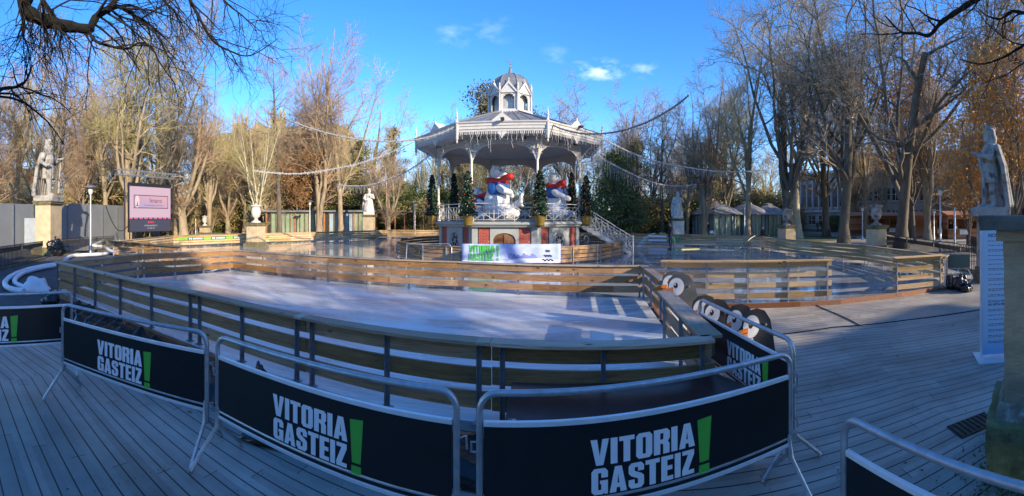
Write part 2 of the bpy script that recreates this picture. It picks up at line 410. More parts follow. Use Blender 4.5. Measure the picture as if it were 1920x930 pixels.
def quads_mesh(name, V, Q, m, smooth=True):
    me = bpy.data.meshes.new(name); me.vertices.add(len(V)); me.vertices.foreach_set('co', V.astype(np.float32).ravel())
    me.loops.add(Q.size); me.loops.foreach_set('vertex_index', Q.astype(np.int32).ravel())
    me.polygons.add(len(Q)); me.polygons.foreach_set('loop_start', np.arange(0, Q.size, 4, dtype=np.int32))
    try: me.polygons.foreach_set('loop_total', np.full(len(Q), 4, dtype=np.int32))
    except Exception: pass
    if smooth: me.polygons.foreach_set('use_smooth', np.ones(len(Q), dtype=bool))
    me.materials.append(m); me.update(calc_edges=True); me.validate(); return me
def leaves(rng, C, size, flat=0.0):
    """one small rhomb per centre"""
    n = len(C); a = _norm(rng.normal(size=(n, 3))); r = rng.normal(size=(n, 3)); b = _norm(r-a*(r*a).sum(-1, keepdims=True))
    s = (size*rng.uniform(.5, 1.3, n))[:, None]
    V = np.stack([C-a*s, C-b*s*.55, C+a*s, C+b*s*.55], 1).reshape(-1, 3)
    return V, np.arange(n*4).reshape(-1, 4)
def samples(rng, grp, n, jit):
    out = []
    tot = sum(len(P) for P, _ in grp)
    for P, _ in grp:
        m = max(1, int(n*len(P)/tot)); b = rng.integers(0, len(P), m); i = rng.integers(1, P.shape[1], m)
        out.append(P[b, i]+rng.normal(0, jit, (m, 3)))
    return np.concatenate(out)
def make_tree(kind, seed, trunks, levels, bark, twig, wood_levels=1, leaf=None, sides=None):
    """an Empty with a trunk (stem and main limbs) and a crown (branches, twigs, what leaves it has)"""
    g = grow(seed, trunks, levels); root = empty(kind)
    sides = sides or [9, 6, 4, 3, 3, 3]
    it = [(P, Rr, sides[i]) for i in range(wood_levels+1) for P, Rr in g[i]]
    # root flare
    V, Q = tubes(it); low = V[:, 2] < .9
    if levels and trunks[0][3] > .12:
        c = np.array(trunks[0][0][:2]); V[low, :2] = c+(V[low, :2]-c)*(1+.4*((.9-V[low, 2:3])/.9)**2)
    t = bpy.data.objects.new('trunk', quads_mesh('trunk', V, Q, bark)); COL.objects.link(t); t.parent = root
    V, Q = tubes([(P, Rr, sides[i]) for i in range(wood_levels+1, len(g)) for P, Rr in g[i]])
    mats = [twig]; me = None
    if leaf:
        rng = np.random.default_rng(seed+5); C = samples(rng, g[-1], leaf[1], leaf[3]); V2, Q2 = leaves(rng, C, leaf[2])
        nq = len(Q); V = np.concatenate([V, V2]); Q = np.concatenate([Q, Q2+len(V)-len(V2)])
        me = quads_mesh('crown', V, Q, twig); me.materials.append(leaf[0])
        mi = np.zeros(len(Q), dtype=np.int32); mi[nq:] = 1; me.polygons.foreach_set('material_index', mi)
    else: me = quads_mesh('crown', V, Q, twig)
    c = bpy.data.objects.new('crown', me); COL.objects.link(c); c.parent = root
    return root, g

TR = {}
def T_(name, H, *a, **k): TR[name] = (make_tree(*a, **k)[0], H)
up3 = lambda L1, n=14: [
    dict(n=6, t0=.14, t1=.55, ang=(18, 36), up=.25, len=L1, fall=.3, k=10, w=.12, trop=.10, rk=.62, tip=.12),
    dict(n=n, t0=.12, t1=1, ang=(30, 62), up=.12, len=4.4, fall=.55, k=6, w=.19, trop=.07, rk=.55, rmax=.075, rmin=.030, tip=.35),
    dict(n=7, t0=.15, t1=1, ang=(28, 60), up=.08, len=2.0, fall=.4, k=4, w=.2, trop=.06, rk=.6, rmin=.018, tip=.5),
    dict(n=4, t0=.2, t1=1, ang=(25, 60), len=.9, fall=.3, k=3, w=.15, trop=.06, rk=.6, rmin=.011, tip=.6)]
T_('tall', 23, 'bare_tree', 11, [((0, 0, -.1), (0, 0, 1), 21, .33, 14, .035, .02, .12)], up3(15), M_bark, M_twig)
T_('tall2', 22, 'bare_tree', 23, [((0, 0, -.1), (.05, 0, 1), 12, .36, 10, .05, .02, .4), ((0, 0, 1.5), (-.22, .1, 1), 19, .24, 12, .06, .05, .1), ((0, .05, 2.2), (.25, -.1, 1), 19, .22, 12, .06, .06, .1)], up3(9, 12), M_bark, M_twigr)
def spread(seed, L1=12, big=7, bark=M_barkd, twig=M_twigd, fork=4.0, r=.33):
    rng = random.Random(seed)
    tr = [((0, 0, -.1), (rng.uniform(-.06, .06), rng.uniform(-.05, .05), 1), fork+7, r, 9, .05, .02, .45)]
    for i in range(big):
        a = 2*pi*i/big+rng.uniform(-.4, .4); el = rng.uniform(1.2, 3.0)
        tr.append(((0, 0, fork*rng.uniform(.6, 1.25)), (cos(a), sin(a), el), L1*rng.uniform(.8, 1.3), r*rng.uniform(.34, .55), 12, .13, .10, .14))
    return tr, [
     dict(n=5, t0=.25, t1=1, ang=(25, 60), up=.16, len=6, fall=.45, k=9, w=.24, trop=.06, rk=.62, rmin=.045, tip=.2),
     dict(n=7, t0=.12, t1=1, ang=(30, 70), up=.08, len=2.9, fall=.45, k=6, w=.24, trop=.05, rk=.6, rmin=.028, tip=.35),
     dict(n=5, t0=.15, t1=1, ang=(28, 65), up=.05, len=1.45, fall=.4, k=4, w=.2, trop=.05, rk=.6, rmin=.016, tip=.5),
     dict(n=3, t0=.2, t1=1, ang=(25, 60), len=.7, fall=.3, k=3, w=.15, trop=.04, rk=.6, rmin=.010, tip=.6)]
for nm, sd_ in (('old', 5), ('old2', 41)):
    a, b = spread(sd_); T_(nm, 20, 'bare_tree', sd_+1, a, b, M_barkd, M_twigd)
a, b = spread(77, 11, 6); T_('knotty', 18, 'bare_tree', 78, a, b, M_bark, M_twigg)
a, b = spread(99, 12, 4, fork=6, r=.36); T_('plane', 21, 'bare_tree', 100, a, b, M_barkl, M_twig)
# narrow tree with one straight leader and short side branches
T_('narrow', 17, 'bare_tree', 31, [((0, 0, -.1), (0, 0, 1), 16.5, .27, 14, .02, .03, .1)], [
    dict(n=46, t0=.25, t1=.99, ang=(50, 80), up=.12, len=4.6, fall=.62, k=6, w=.14, trop=.05, rk=.4, rmax=.05, rmin=.02, tip=.25),
    dict(n=8, t0=.15, ang=(30, 62), len=1.5, fall=.4, k=4, w=.18, trop=.05, rk=.55, rmin=.011, tip=.5),
    dict(n=5, t0=.2, ang=(25, 60), len=.65, fall=.3, k=3, w=.15, trop=.04, rk=.6, rmin=.007, tip=.6)], M_barkd, M_twigr)
# thin young tree with steep light rods
T_('young', 9, 'bare_tree', 51, [((0, 0, -.05), (0, 0, 1), 3.2, .13, 6, .03, .02, .7)]+[((0, 0, 1.6+.25*i), (cos(i*2.4)*.35, sin(i*2.4)*.35, 1), 6.6-.3*i, .06, 9, .04, .03, .12) for i in range(8)], [
    dict(n=12, t0=.15, ang=(22, 50), up=.1, len=2.2, fall=.5, k=5, w=.1, trop=.04, rk=.5, rmin=.012, tip=.3),
    dict(n=7, t0=.15, ang=(25, 55), len=.9, fall=.4, k=3, w=.12, trop=.03, rk=.55, rmin=.007, tip=.5)], M_barkl, M_twigg, wood_levels=0)
# candelabra pollard
T_('pollard', 10, 'bare_tree', 61, [((0, 0, -.1), (0, 0, 1), 2.6, .34, 5, .03, .02, .8)]+[((0, 0, 2.2), (cos(i*1.05)*.75, sin(i*1.05)*.75, 1), 6.4, .17, 10, .06, .16, .35) for i in range(6)], [
    dict(n=16, t0=.35, ang=(20, 55), up=.2, len=2.6, fall=.2, k=6, w=.12, trop=.06, rk=.4, rmax=.04, rmin=.016, tip=.3),
    dict(n=9, t0=.15, ang=(25, 60), len=1.1, fall=.4, k=4, w=.16, trop=.04, rk=.55, rmin=.009, tip=.5),
    dict(n=3, t0=.2, ang=(25, 60), len=.5, fall=.3, k=3, w=.12, trop=.04, rk=.6, rmin=.006, tip=.6)], M_bark, M_twigr, wood_levels=0)
# thin park tree that keeps orange leaves
a, b = spread(131, 5.2, 5, fork=2.0, r=.13)
for q in b: q['len'] *= .55; q['rmin'] = q['rmin']*.5
T_('orange', 8.5, 'autumn_tree', 132, a, b[:4], M_barkd, M_twigd, leaf=(M_orange, 5200, .085, .12))
T_('rusty', 8.5, 'autumn_tree', 142, a, b[:4], M_bark, M_twigr, leaf=(M_rust, 9000, .09, .25))
# multi-stem thicket shrub
st = [((random.uniform(-1.6, 1.6), random.uniform(-1.3, 1.3), -.05), (random.uniform(-.3, .3), random.uniform(-.3, .3), 1), random.uniform(2.6, 5.2), .045, 7, .09, .04, .2) for _ in range(22)]
lv = [dict(n=11, t0=.15, ang=(25, 60), up=.1, len=1.7, fall=.5, k=5, w=.16, trop=.05, rk=.5, rmin=.012, tip=.3),
      dict(n=7, t0=.15, ang=(25, 60), len=.8, fall=.4, k=3, w=.15, trop=.03, rk=.6, rmin=.008, tip=.5)]
T_('shrub', 5, 'bare_shrub', 151, st, lv, M_bark, M_twig, wood_levels=0, leaf=(M_olive, 4200, .075, .2))
T_('shrubr', 5, 'bare_shrub', 153, st, lv, M_bark, M_twigr, wood_levels=0, leaf=(M_rust, 1600, .07, .2))

def evergreen(name, seed, H, rad, shape, m, n_spray, per, size, droop=.0, base=.0, kind='evergreen_tree'):
    rng = np.random.default_rng(seed); root = empty(kind)
    P, Rr = sprout(rng, np.array([[0, 0, -.1]]), np.array([[0, 0, 1.]]), np.array([H*.94]), np.array([.022*H+.06]), 10, .02, .02, .1)
    hs_ = base+(1-base)*rng.random(n_spray)**.85
    prof = {'cone': lambda h: (1-h)**.75*np.minimum(1, (h+.04)*6)+.03, 'round': lambda h: np.sqrt(np.maximum(0, 1-(2*h-1)**2))**.8+.06,
            'column': lambda h: np.minimum(1, (1-h)*2.6)**.6*np.minimum(1, (h+.08)*5), 'cedar': lambda h: (.25+.75*(1-h))*(.55+.45*np.cos(h*34))}[shape]
    az = rng.random(n_spray)*2*pi; lump = 1+.22*np.sin(az*3+hs_*7+seed)+.16*np.sin(az*5-hs_*13)
    rr = rad*prof(hs_)*lump*rng.uniform(.45, 1.05, n_spray)
    C = np.stack([np.cos(az)*rr, np.sin(az)*rr, hs_*H-droop*rr], 1)
    S = np.stack([np.zeros(n_spray), np.zeros(n_spray), np.maximum(hs_*H*.92-.15*rr, .3)], 1)
    br = np.stack([S, (S+C)/2+np.array([0, 0, .08*H*.2]), C], 1); brR = np.stack([np.full(n_spray, .035), np.full(n_spray, .022), np.full(n_spray, .008)], 1)
    V, Q = tubes([(P, Rr, 8), (br, brR, 3)])
    t = bpy.data.objects.new('trunk', quads_mesh('trunk', V, Q, M_barkd)); COL.objects.link(t); t.parent = root
    sp = np.array([.34, .34, .15 if shape == 'cedar' else .22])*rad*.42
    LC = (C[:, None]+rng.normal(size=(n_spray, per, 3))*sp).reshape(-1, 3); LC = LC[LC[:, 2] > .05]
    V, Q = leaves(rng, LC, size)
    c = bpy.data.objects.new('crown', quads_mesh('crown', V, Q, m, False)); COL.objects.link(c); c.parent = root
    TR[name] = (root, H)
evergreen('yew', 201, 8.5, 3.4, 'cone', M_conif, 230, 60, .13, droop=.12)
evergreen('cedar', 202, 20, 6.0, 'cedar', M_cedar, 190, 34, .17, droop=.05, base=.35)
evergreen('laurel', 203, 5, 3.0, 'round', M_laurel, 200, 70, .12, kind='evergreen_shrub')
evergreen('laureld', 206, 5, 3.0, 'round', M_conif, 200, 70, .13, kind='evergreen_shrub')
evergreen('olive', 204, 4.5, 3.0, 'round', M_olive, 190, 60, .11, kind='leafy_shrub')
evergreen('ivy', 205, 13, 1.7, 'column', M_ivy, 190, 30, .12)

used_tree = set()
def plant(name, px, d, h, label, group=None, rz=None, wide=1.0, xy=None):
    src, H = TR[name]
    x, y = xy or vp(px, d); s = h/H; rz = random.uniform(0, 6.28) if rz is None else rz
    if name in used_tree: o = dup(src)
    else: o = src; used_tree.add(name)
    o.location = (x, y, 0); o.rotation_euler = (0, 0, rz); o.scale = (s*wide, s*wide, s)
    o['label'] = label; o['category'] = {'e': 'evergreen tree'}.get('', 'tree') if 'shrub' not in o.name else 'shrub'
    if group: o['group'] = group
    return o

# ------------------------------------------------------------------ ground, deck and ice
def ground_mat(name, c1, c2, sc, rough=.9, bump=.3, bsc=40, litter=None):
    m = mat(name, tuple((a+b)/2 for a, b in zip(c1, c2)), rough, 0, .35, sc, bump, bsc, stain=litter)
    return m
M_plaza = ground_mat('beige gravel paving', (.34, .30, .25), (.25, .22, .18), .6, litter=((.26, .19, .11), 9, .60))
M_asph = ground_mat('dark asphalt', (.055, .055, .06), (.075, .075, .08), 2.0)
M_lawn = ground_mat('winter lawn', (.10, .13, .03), (.16, .15, .05), .7, litter=((.30, .18, .06), 14, .60))
def deck_mat():
    m = bpy.data.materials.new('composite deck boards'); n, l, b = nodes_of(m)
    t = n.new('ShaderNodeTexCoord'); sp = n.new('ShaderNodeSeparateXYZ'); l.new(t.outputs['Object'], sp.inputs[0])
    def Mt(op, a, bb=None):
        q = n.new('ShaderNodeMath'); q.operation = op
        for i, v in enumerate((a, bb)):
            if v is None: continue
            if isinstance(v, (int, float)): q.inputs[i].default_value = v
            else: l.new(v, q.inputs[i])
        return q.outputs[0]
    # boards are laid in chords round a far centre: distance from it counts the rows
    dx = Mt('ADD', sp.outputs[0], 5.0); dy = Mt('ADD', sp.outputs[1], 15.0)
    ang = Mt('ARCTAN2', dx, dy); seg = Mt('DIVIDE', Mt('FLOOR', Mt('DIVIDE', ang, .24)), 1/.24); mid = Mt('ADD', seg, .12)
    rr = Mt('ADD', Mt('MULTIPLY', dx, Mt('SINE', mid)), Mt('MULTIPLY', dy, Mt('COSINE', mid)))
    q = Mt('DIVIDE', rr, .146); row = Mt('FLOOR', q); fr = Mt('FRACT', q)
    gap = Mt('LESS_THAN', Mt('ABSOLUTE', Mt('SUBTRACT', fr, .5)), .045)
    # fine grooves along each board
    al = Mt('SUBTRACT', Mt('MULTIPLY', dx, Mt('COSINE', mid)), Mt('MULTIPLY', dy, Mt('SINE', mid)))
    cb = n.new('ShaderNodeCombineXYZ'); l.new(row, cb.inputs[0]); l.new(Mt('FLOOR', Mt('DIVIDE', Mt('ADD', al, Mt('MULTIPLY', row, 1.37)), 3.0)), cb.inputs[1])
    wn = n.new('ShaderNodeTexWhiteNoise'); l.new(cb.outputs[0], wn.inputs[0])
    no = n.new('ShaderNodeTexNoise'); no.inputs['Scale'].default_value = 1.3; no.inputs['Detail'].default_value = 9; no.inputs['Roughness'].default_value = .72; l.new(t.outputs['Object'], no.inputs['Vector'])
    cr = n.new('ShaderNodeValToRGB'); cr.color_ramp.elements[0].position = .3; cr.color_ramp.elements[1].position = .72
    cr.color_ramp.elements[0].color = (.25, .225, .195, 1); cr.color_ramp.elements[1].color = (.43, .39, .34, 1); l.new(no.outputs[0], cr.inputs[0])
    hv = n.new('ShaderNodeHueSaturation'); l.new(cr.outputs[0], hv.inputs['Color']); l.new(Mt('ADD', Mt('MULTIPLY', wn.outputs['Value'], .3), .84), hv.inputs['Value'])
    sp2 = n.new('ShaderNodeTexNoise'); sp2.inputs['Scale'].default_value = 45; sp2.inputs['Detail'].default_value = 4; l.new(t.outputs['Object'], sp2.inputs['Vector'])
    r2 = n.new('ShaderNodeValToRGB'); r2.color_ramp.elements[0].position = .66; r2.color_ramp.elements[1].position = .74; l.new(sp2.outputs[0], r2.inputs[0])
    mx0 = n.new('ShaderNodeMix'); mx0.data_type = 'RGBA'; l.new(Mt('MULTIPLY', r2.outputs[0], .35), mx0.inputs[0]); l.new(hv.outputs[0], mx0.inputs[6]); mx0.inputs[7].default_value = (.36, .35, .33, 1)
    alf = Mt('FRACT', Mt('DIVIDE', Mt('ADD', al, Mt('MULTIPLY', row, 1.37)), 3.0)); butt = Mt('LESS_THAN', alf, .0022)
    gap = Mt('MAXIMUM', gap, butt)
    # screw heads beside every joist and joint
    sx_ = Mt('ABSOLUTE', Mt('SUBTRACT', Mt('FRACT', Mt('DIVIDE', al, .6)), .5)); sy_ = Mt('ABSOLUTE', Mt('SUBTRACT', Mt('ABSOLUTE', Mt('SUBTRACT', Mt('FRACT', Mt('ADD', q, .5)), .5)), .28))
    scr = Mt('MULTIPLY', Mt('LESS_THAN', sx_, .009), Mt('LESS_THAN', sy_, .035))
    # broad damp patches
    dn = n.new('ShaderNodeTexNoise'); dn.inputs['Scale'].default_value = .45; dn.inputs['Detail'].default_value = 7; dn.inputs['Roughness'].default_value = .6; l.new(t.outputs['Object'], dn.inputs['Vector'])
    dr_ = n.new('ShaderNodeValToRGB'); dr_.color_ramp.elements[0].position = .45; dr_.color_ramp.elements[1].position = .66; l.new(dn.outputs[0], dr_.inputs[0])
    mxd = n.new('ShaderNodeMix'); mxd.data_type = 'RGBA'; mxd.blend_type = 'MULTIPLY'; l.new(Mt('MULTIPLY', dr_.outputs[0], .55), mxd.inputs[0]); l.new(mx0.outputs[2], mxd.inputs[6]); mxd.inputs[7].default_value = (.52, .50, .47, 1)
    mx = n.new('ShaderNodeMix'); mx.data_type = 'RGBA'; l.new(Mt('MAXIMUM', gap, Mt('MULTIPLY', scr, .8)), mx.inputs[0]); l.new(mxd.outputs[2], mx.inputs[6]); mx.inputs[7].default_value = (.016, .015, .014, 1)
    l.new(mx.outputs[2], b.inputs['Base Color'])
    rg = n.new('ShaderNodeMapRange'); rg.inputs['To Min'].default_value = .30; rg.inputs['To Max'].default_value = .62; l.new(no.outputs[0], rg.inputs['Value']); l.new(rg.outputs[0], b.inputs['Roughness'])
    bu = n.new('ShaderNodeBump'); bu.inputs['Strength'].default_value = .35; bu.inputs['Distance'].default_value = .006
    h = Mt('ADD', Mt('MULTIPLY', gap, -2.0), Mt('MULTIPLY', sp2.outputs[0], .5)); l.new(h, bu.inputs['Height']); l.new(bu.outputs[0], b.inputs['Normal'])
    return m
M_deck = deck_mat()
def ice_mat(name, c_lo, c_hi, r_lo, r_hi, scratch):
    m = bpy.data.materials.new(name); n, l, b = nodes_of(m)
    t = n.new('ShaderNodeTexCoord')
    mp = n.new('ShaderNodeMapping'); mp.inputs['Scale'].default_value = (.35, 1.3, 1); mp.inputs['Rotation'].default_value = (0, 0, .12); l.new(t.outputs['Object'], mp.inputs[0])
    n1 = n.new('ShaderNodeTexNoise'); n1.inputs['Scale'].default_value = .9; n1.inputs['Detail'].default_value = 7; n1.inputs['Roughness'].default_value = .62; n1.inputs['Distortion'].default_value = .5; l.new(mp.outputs[0], n1.inputs['Vector'])
    mp2 = n.new('ShaderNodeMapping'); mp2.inputs['Scale'].default_value = (.5, 12, 1); mp2.inputs['Rotation'].default_value = (0, 0, 1.42); l.new(t.outputs['Object'], mp2.inputs[0])
    n2 = n.new('ShaderNodeTexNoise'); n2.inputs['Scale'].default_value = 2.2; n2.inputs['Detail'].default_value = 4; l.new(mp2.outputs[0], n2.inputs['Vector'])
    ad = n.new('ShaderNodeMath'); ad.operation = 'MULTIPLY_ADD'; l.new(n2.outputs[0], ad.inputs[0]); ad.inputs[1].default_value = scratch; l.new(n1.outputs[0], ad.inputs[2])
    cr = n.new('ShaderNodeValToRGB'); cr.color_ramp.elements[0].position = .38+scratch*.5; cr.color_ramp.elements[1].position = .64+scratch*.5
    cr.color_ramp.elements[0].color = c_lo+(1,); cr.color_ramp.elements[1].color = c_hi+(1,); l.new(ad.outputs[0], cr.inputs[0]); l.new(cr.outputs[0], b.inputs['Base Color'])
    mr = n.new('ShaderNodeMapRange'); mr.inputs['From Min'].default_value = .35; mr.inputs['From Max'].default_value = .65; mr.inputs['To Min'].default_value = r_lo; mr.inputs['To Max'].default_value = r_hi
    l.new(n1.outputs[0], mr.inputs['Value']); l.new(mr.outputs[0], b.inputs['Roughness']); b.inputs['IOR'].default_value = 1.35; b.inputs['Specular IOR Level'].default_value = .8
    bu = n.new('ShaderNodeBump'); bu.inputs['Strength'].default_value = .05 if r_lo < .1 else .12; bu.inputs['Distance'].default_value = .01; l.new(ad.outputs[0], bu.inputs['Height']); l.new(bu.outputs[0], b.inputs['Normal'])
    return m
M_ice = ice_mat('frosted rink ice', (.36, .38, .40), (.66, .68, .70), .14, .45, .35)
M_icew = ice_mat('wet melting ice', (.18, .19, .20), (.36, .375, .39), .03, .13, .3)

def flat(name, poly, z, m, kind='structure'):
    mb = MB(); mb.add([(x, y, z) for x, y in poly], [tuple(range(len(poly)))])
    return tag(mb.build(name, m), kind=kind)
g = MB(); g.add([(-900, -900, -.012), (900, -900, -.012), (900, 900, -.012), (-900, 900, -.012)], [(0, 1, 2, 3)]); tag(g.build('ground', M_plaza), kind='structure')
flat('deck', [(-7.4, -12), (15.5, -12), (15.5, .5), (14.2, 2.6), (11.9, 4.9), (11.3, 5.3), (7.3, 6.9), (3.2, 9), (2.0, 3.4), (-4.7, 4.45), (-7.0, 4.4), (-6.6, 2.6)], 0.0, M_deck)
flat('asphalt_path', [(-32, -12), (-7.3, -12), (-6.5, 2.7), (-7.2, 4.5), (-10.5, 4.7), (-10.9, 11.3), (-17.5, 11.4), (-21, 15), (-26, 9)], -.008, M_asph)
# lawns
def blob_poly(cx, cy, rx, ry, n=26, seed=0, rot=0):
    rg = random.Random(seed); ph = rg.random()*6
    out = []
    for i in range(n):
        a = 2*pi*i/n; k = 1+.08*sin(3*a+ph)+.05*sin(5*a+2*ph); x, y = rx*cos(a)*k, ry*sin(a)*k
        out.append((cx+x*cos(rot)-y*sin(rot), cy+x*sin(rot)+y*cos(rot)))
    return out
for i, (cx, cy, rx, ry, rot) in enumerate([(-31, 30, 7, 14, .25), (-22, 56, 15, 12, .5), (30, 36, 6, 11, -.5), (42, 27, 6, 9, -.9), (14, 56, 20, 13, -.1), (52, 48, 12, 10, -.7), (-50, 35, 10, 12, .3)]):
    flat('lawn', blob_poly(cx, cy, rx, ry, seed=i, rot=rot), -.006, M_lawn)

def poly_slab(name, poly, z0, z1, m):
    mb = MB(); mb.slab(poly, z0, z1); return tag(mb.build(name, m), kind='structure')
ZI = .10
A0 = gp(107, 490, .93); A1 = gp(370, 547, .93); A2 = gp(575, 592, .93); A3 = gp(922, 637, .93); A4 = gp(1335, 631, .93)
B1 = gp(265, 476, .93); B2 = gp(437, 468, .93); B3 = gp(860, 490, .93); B4 = gp(1208, 497.5, .93); B5 = (2.98, 7.35)
W0 = (2.52, 6.15)
L0 = gp(212, 452, .93); L1 = gp(340, 462, .93)
ring = [L0, (-21.2, 18.3), (-19.6, 24.5), (-15.5, 33.2), (-12.2, 40.2), (-5.5, 40.6), (2.5, 36), (9.1, 30.2), (13.0, 26.6), (15.6, 22.5), (14.6, 17.2), (13.8, 11.0), (12.2, 7.2), (11.2, 5.7)]
ice_s = [(-10.3, 4.45), (-7.5, 4.55), (-4.7, 4.42), (-2.4, 4.22), (-.1, 3.92), (2.2, 3.5), (2.62, 6.0), (3.2, 9.05), (3.3, B4[1]+.05), (B3[0], B3[1]+.1), (B2[0]-.1, B2[1]+.1), (-10.9, 7.9)]
ice_b = [(L0[0]-.1, L0[1]-.1), (L1[0], L1[1]-.1), (B2[0]-.1, B2[1]+.104), (B3[0], B3[1]+.104), (3.304, B4[1]+.054), (3.204, 9.05), (7.3, 6.75), (9.0, 6.05), (11.3, 5.35)]+[(x*1.004, y*1.002) for x, y in ring[::-1][:-1]]
poly_slab('ice', ice_s, .0, ZI, M_ice)
poly_slab('ice', ice_b, .0, ZI-.001, M_icew)
# timber edge beams round the ice
def beam_run(name, pts, wd, h, m, z, label, cat, off=0.0, group=None):
    mb = MB()
    for a, b in zip(pts[:-1], pts[1:]):
        mb.beam((a[0], a[1], z), (b[0], b[1], z), wd, h)
    return tag(mb.build(name, m), label, cat, group)
beam_run('edge_beam', [(-10.45, 4.42), (-7.5, 4.46), (-4.7, 4.33), (-3.6, 4.22)], .09, .11, M_woodred, .055, 'brown timber beam edging the ice beside the black plastic sheet', 'beam')
beam_run('edge_beam', [(3.22, 8.93), (7.3, 6.67), (9.0, 5.97), (11.2, 5.26)], .08, .115, M_woodred, .058, 'brown timber threshold between the wet ice and the deck', 'beam')
beam_run('edge_beam', [(2.3, 3.6), (2.70, 6.0), (3.28, 8.9)], .07, .115, M_woodred, .058, 'brown timber edge behind the penguin skating aids', 'beam')

# ------------------------------------------------------------------ timber fences
def fence(p, q, label, group='timber fences round the ice', z0=ZI, z1=.93, posts_side=-1, cap=True, capw=.17, m=None, mc=None, mp=None, step=1.45, boards=3, bh=.172, feet=True, first=.12, capm=None, name='rink_fence', low=.13):
    """a straight run of board fence: boards, cap rail, angle posts as children"""
    p = Vector((p[0], p[1], 0)); q = Vector((q[0], q[1], 0)); d = q-p; ln = d.length; rz = math.atan2(d.y, d.x)
    root = empty(name, p, rz, label, 'fence', group)
    m = m or M_wood; mc = capm or M_woodold; mp = mp or M_galv
    b = MB(); top = z1-.03; avail = top-(z0+low); gap = (avail-boards*bh)/(boards-1) if boards > 1 else 0
    nseg = max(1, round(ln/2.13)); sl = ln/nseg
    for i in range(boards):
        zc = z0+low+bh/2+i*(bh+gap)
        for k in range(nseg):
            b.box((sl*(k+.5), random.uniform(-.004, .004), zc+random.uniform(-.006, .006)), (sl-.012, .032, bh))
    if cap:
        c = MB()
        for k in range(nseg): c.box((sl*(k+.5), posts_side*.02, z1-.015), (sl-.008, capw, .032))
        c.build('cap_rail', mc, root)
    npost = max(2, int(round(ln/step))+1)
    bt = b; bt.cur = 1
    for k in range(npost):
        x = first+(ln-2*first)*k/(npost-1)
        for i in range(boards): bt.ell((x+.012, -posts_side*.018, z0+low+bh/2+i*(bh+gap)), (.011, .006, .011), 6)
    b.build('boards', [m, M_galvd], root)
    pm = None
    for k in range(npost):
        x = first+(ln-2*first)*k/(npost-1)
        if pm is None:
            q_ = MB(); q_.box((0, 0, (z1-.04+z0)/2), (.045, .006, z1-.04-z0)); q_.box((-.0225, .022*posts_side, (z1-.04+z0)/2), (.006, .045, z1-.04-z0))
            if feet: q_.box((0, .03*posts_side, z0+.004), (.12, .1, .008))
            pm = q_.mesh('post', mp)
        o = bpy.data.objects.new('post', pm); COL.objects.link(o); o.parent = root; o.location = (x, posts_side*.022, 0)
    return root
def run(pts, labels, **k):
    for (a, b), lb in zip(zip(pts[:-1], pts[1:]), labels): fence(a, b, lb, **k)
run([A0, A1, A2, A3, A4], ['long weathered fence run slanting from the left corner of the near ice', 'short front fence section left of the middle, behind the second barrier banner',
    'front fence section just left of the split in the cap rail', 'front fence section behind the brown plywood platform'], posts_side=-1, mp=M_galvd, capw=.19, step=1.05)
run([A0, B1, B2], ['weathered fence on the left side of the near ice with a grey cap', 'golden lit fence section between the left side and the far corner of the near ice'], posts_side=1)
run([B2, B3, B4], ['long dark brown fence dividing the two ice rinks, left half', 'fence dividing the two rinks below the blue banner, right half'], posts_side=1, mp=M_galvd)
fence(B4, B5, 'short fence wing at the entrance of the near ice seen end on', posts_side=-1, capw=.2, step=1.2)
fence(W0, (A4[0]+.03, A4[1]+.02), 'fence with a wide flat cap beside the penguin cutouts', posts_side=-1, capw=.24, capm=M_woodold)
fence(L0, L1, 'low fence at the outer left with a dark grey cap rail', posts_side=-1, capw=.25, mp=M_galv, capm=M_barkd)
rl = ['outermost far left fence turning away beside the video screen', 'far left fence carrying the green and teal sponsor strip', 'sunlit golden far fence right of the urn at left', 'sunlit far fence below the left centre statue', 'far fence between the left centre statue and the bandstand',
      'far fence behind the bandstand', 'far fence behind the bandstand stair', 'far fence behind the man with the hose', 'far fence below the slate roofed pavilions', 'right side fence below the round urn',
      'right side fence with red base beam below the square urn', 'right side fence in front of the hooped railing', 'short slanting fence at the outer right corner']
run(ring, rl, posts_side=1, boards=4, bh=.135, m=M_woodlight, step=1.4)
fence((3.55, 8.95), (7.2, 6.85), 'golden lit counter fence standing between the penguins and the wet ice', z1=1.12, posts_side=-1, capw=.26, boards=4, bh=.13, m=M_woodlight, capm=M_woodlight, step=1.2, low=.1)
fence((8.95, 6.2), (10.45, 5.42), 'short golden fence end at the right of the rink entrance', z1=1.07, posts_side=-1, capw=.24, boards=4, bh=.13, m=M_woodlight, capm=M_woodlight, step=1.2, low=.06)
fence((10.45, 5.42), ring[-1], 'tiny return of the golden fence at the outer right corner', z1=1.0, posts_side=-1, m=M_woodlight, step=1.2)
# ring round the bandstand
KX, KY = vp(957, 23)
NR = 14; RR = 6.55
rp = [(KX+RR*cos(-pi/2+pi/NR+2*pi*i/NR), KY+RR*sin(-pi/2+pi/NR+2*pi*i/NR)) for i in range(NR)]
nm = ['right of the blue banner', 'right of the banner, sunlit', 'in the sun before the stair foot', 'at the rightmost bend', 'beyond the stair foot', 'far right behind the stair', 'hidden far side, right', 'hidden far side, middle',
      'hidden far side, left', 'far left behind the base', 'at the leftmost bend', 'left of the base with the steel rail', 'left of the blue banner', 'behind the blue banner']
for i in range(NR):
    fence(rp[i], rp[(i+1) % NR], 'curving fence section round the bandstand, '+nm[i], group='fence sections round the bandstand', posts_side=-1, step=1.3, boards=4, bh=.14, cap=(i % 2 == 0 or True), capw=.08)
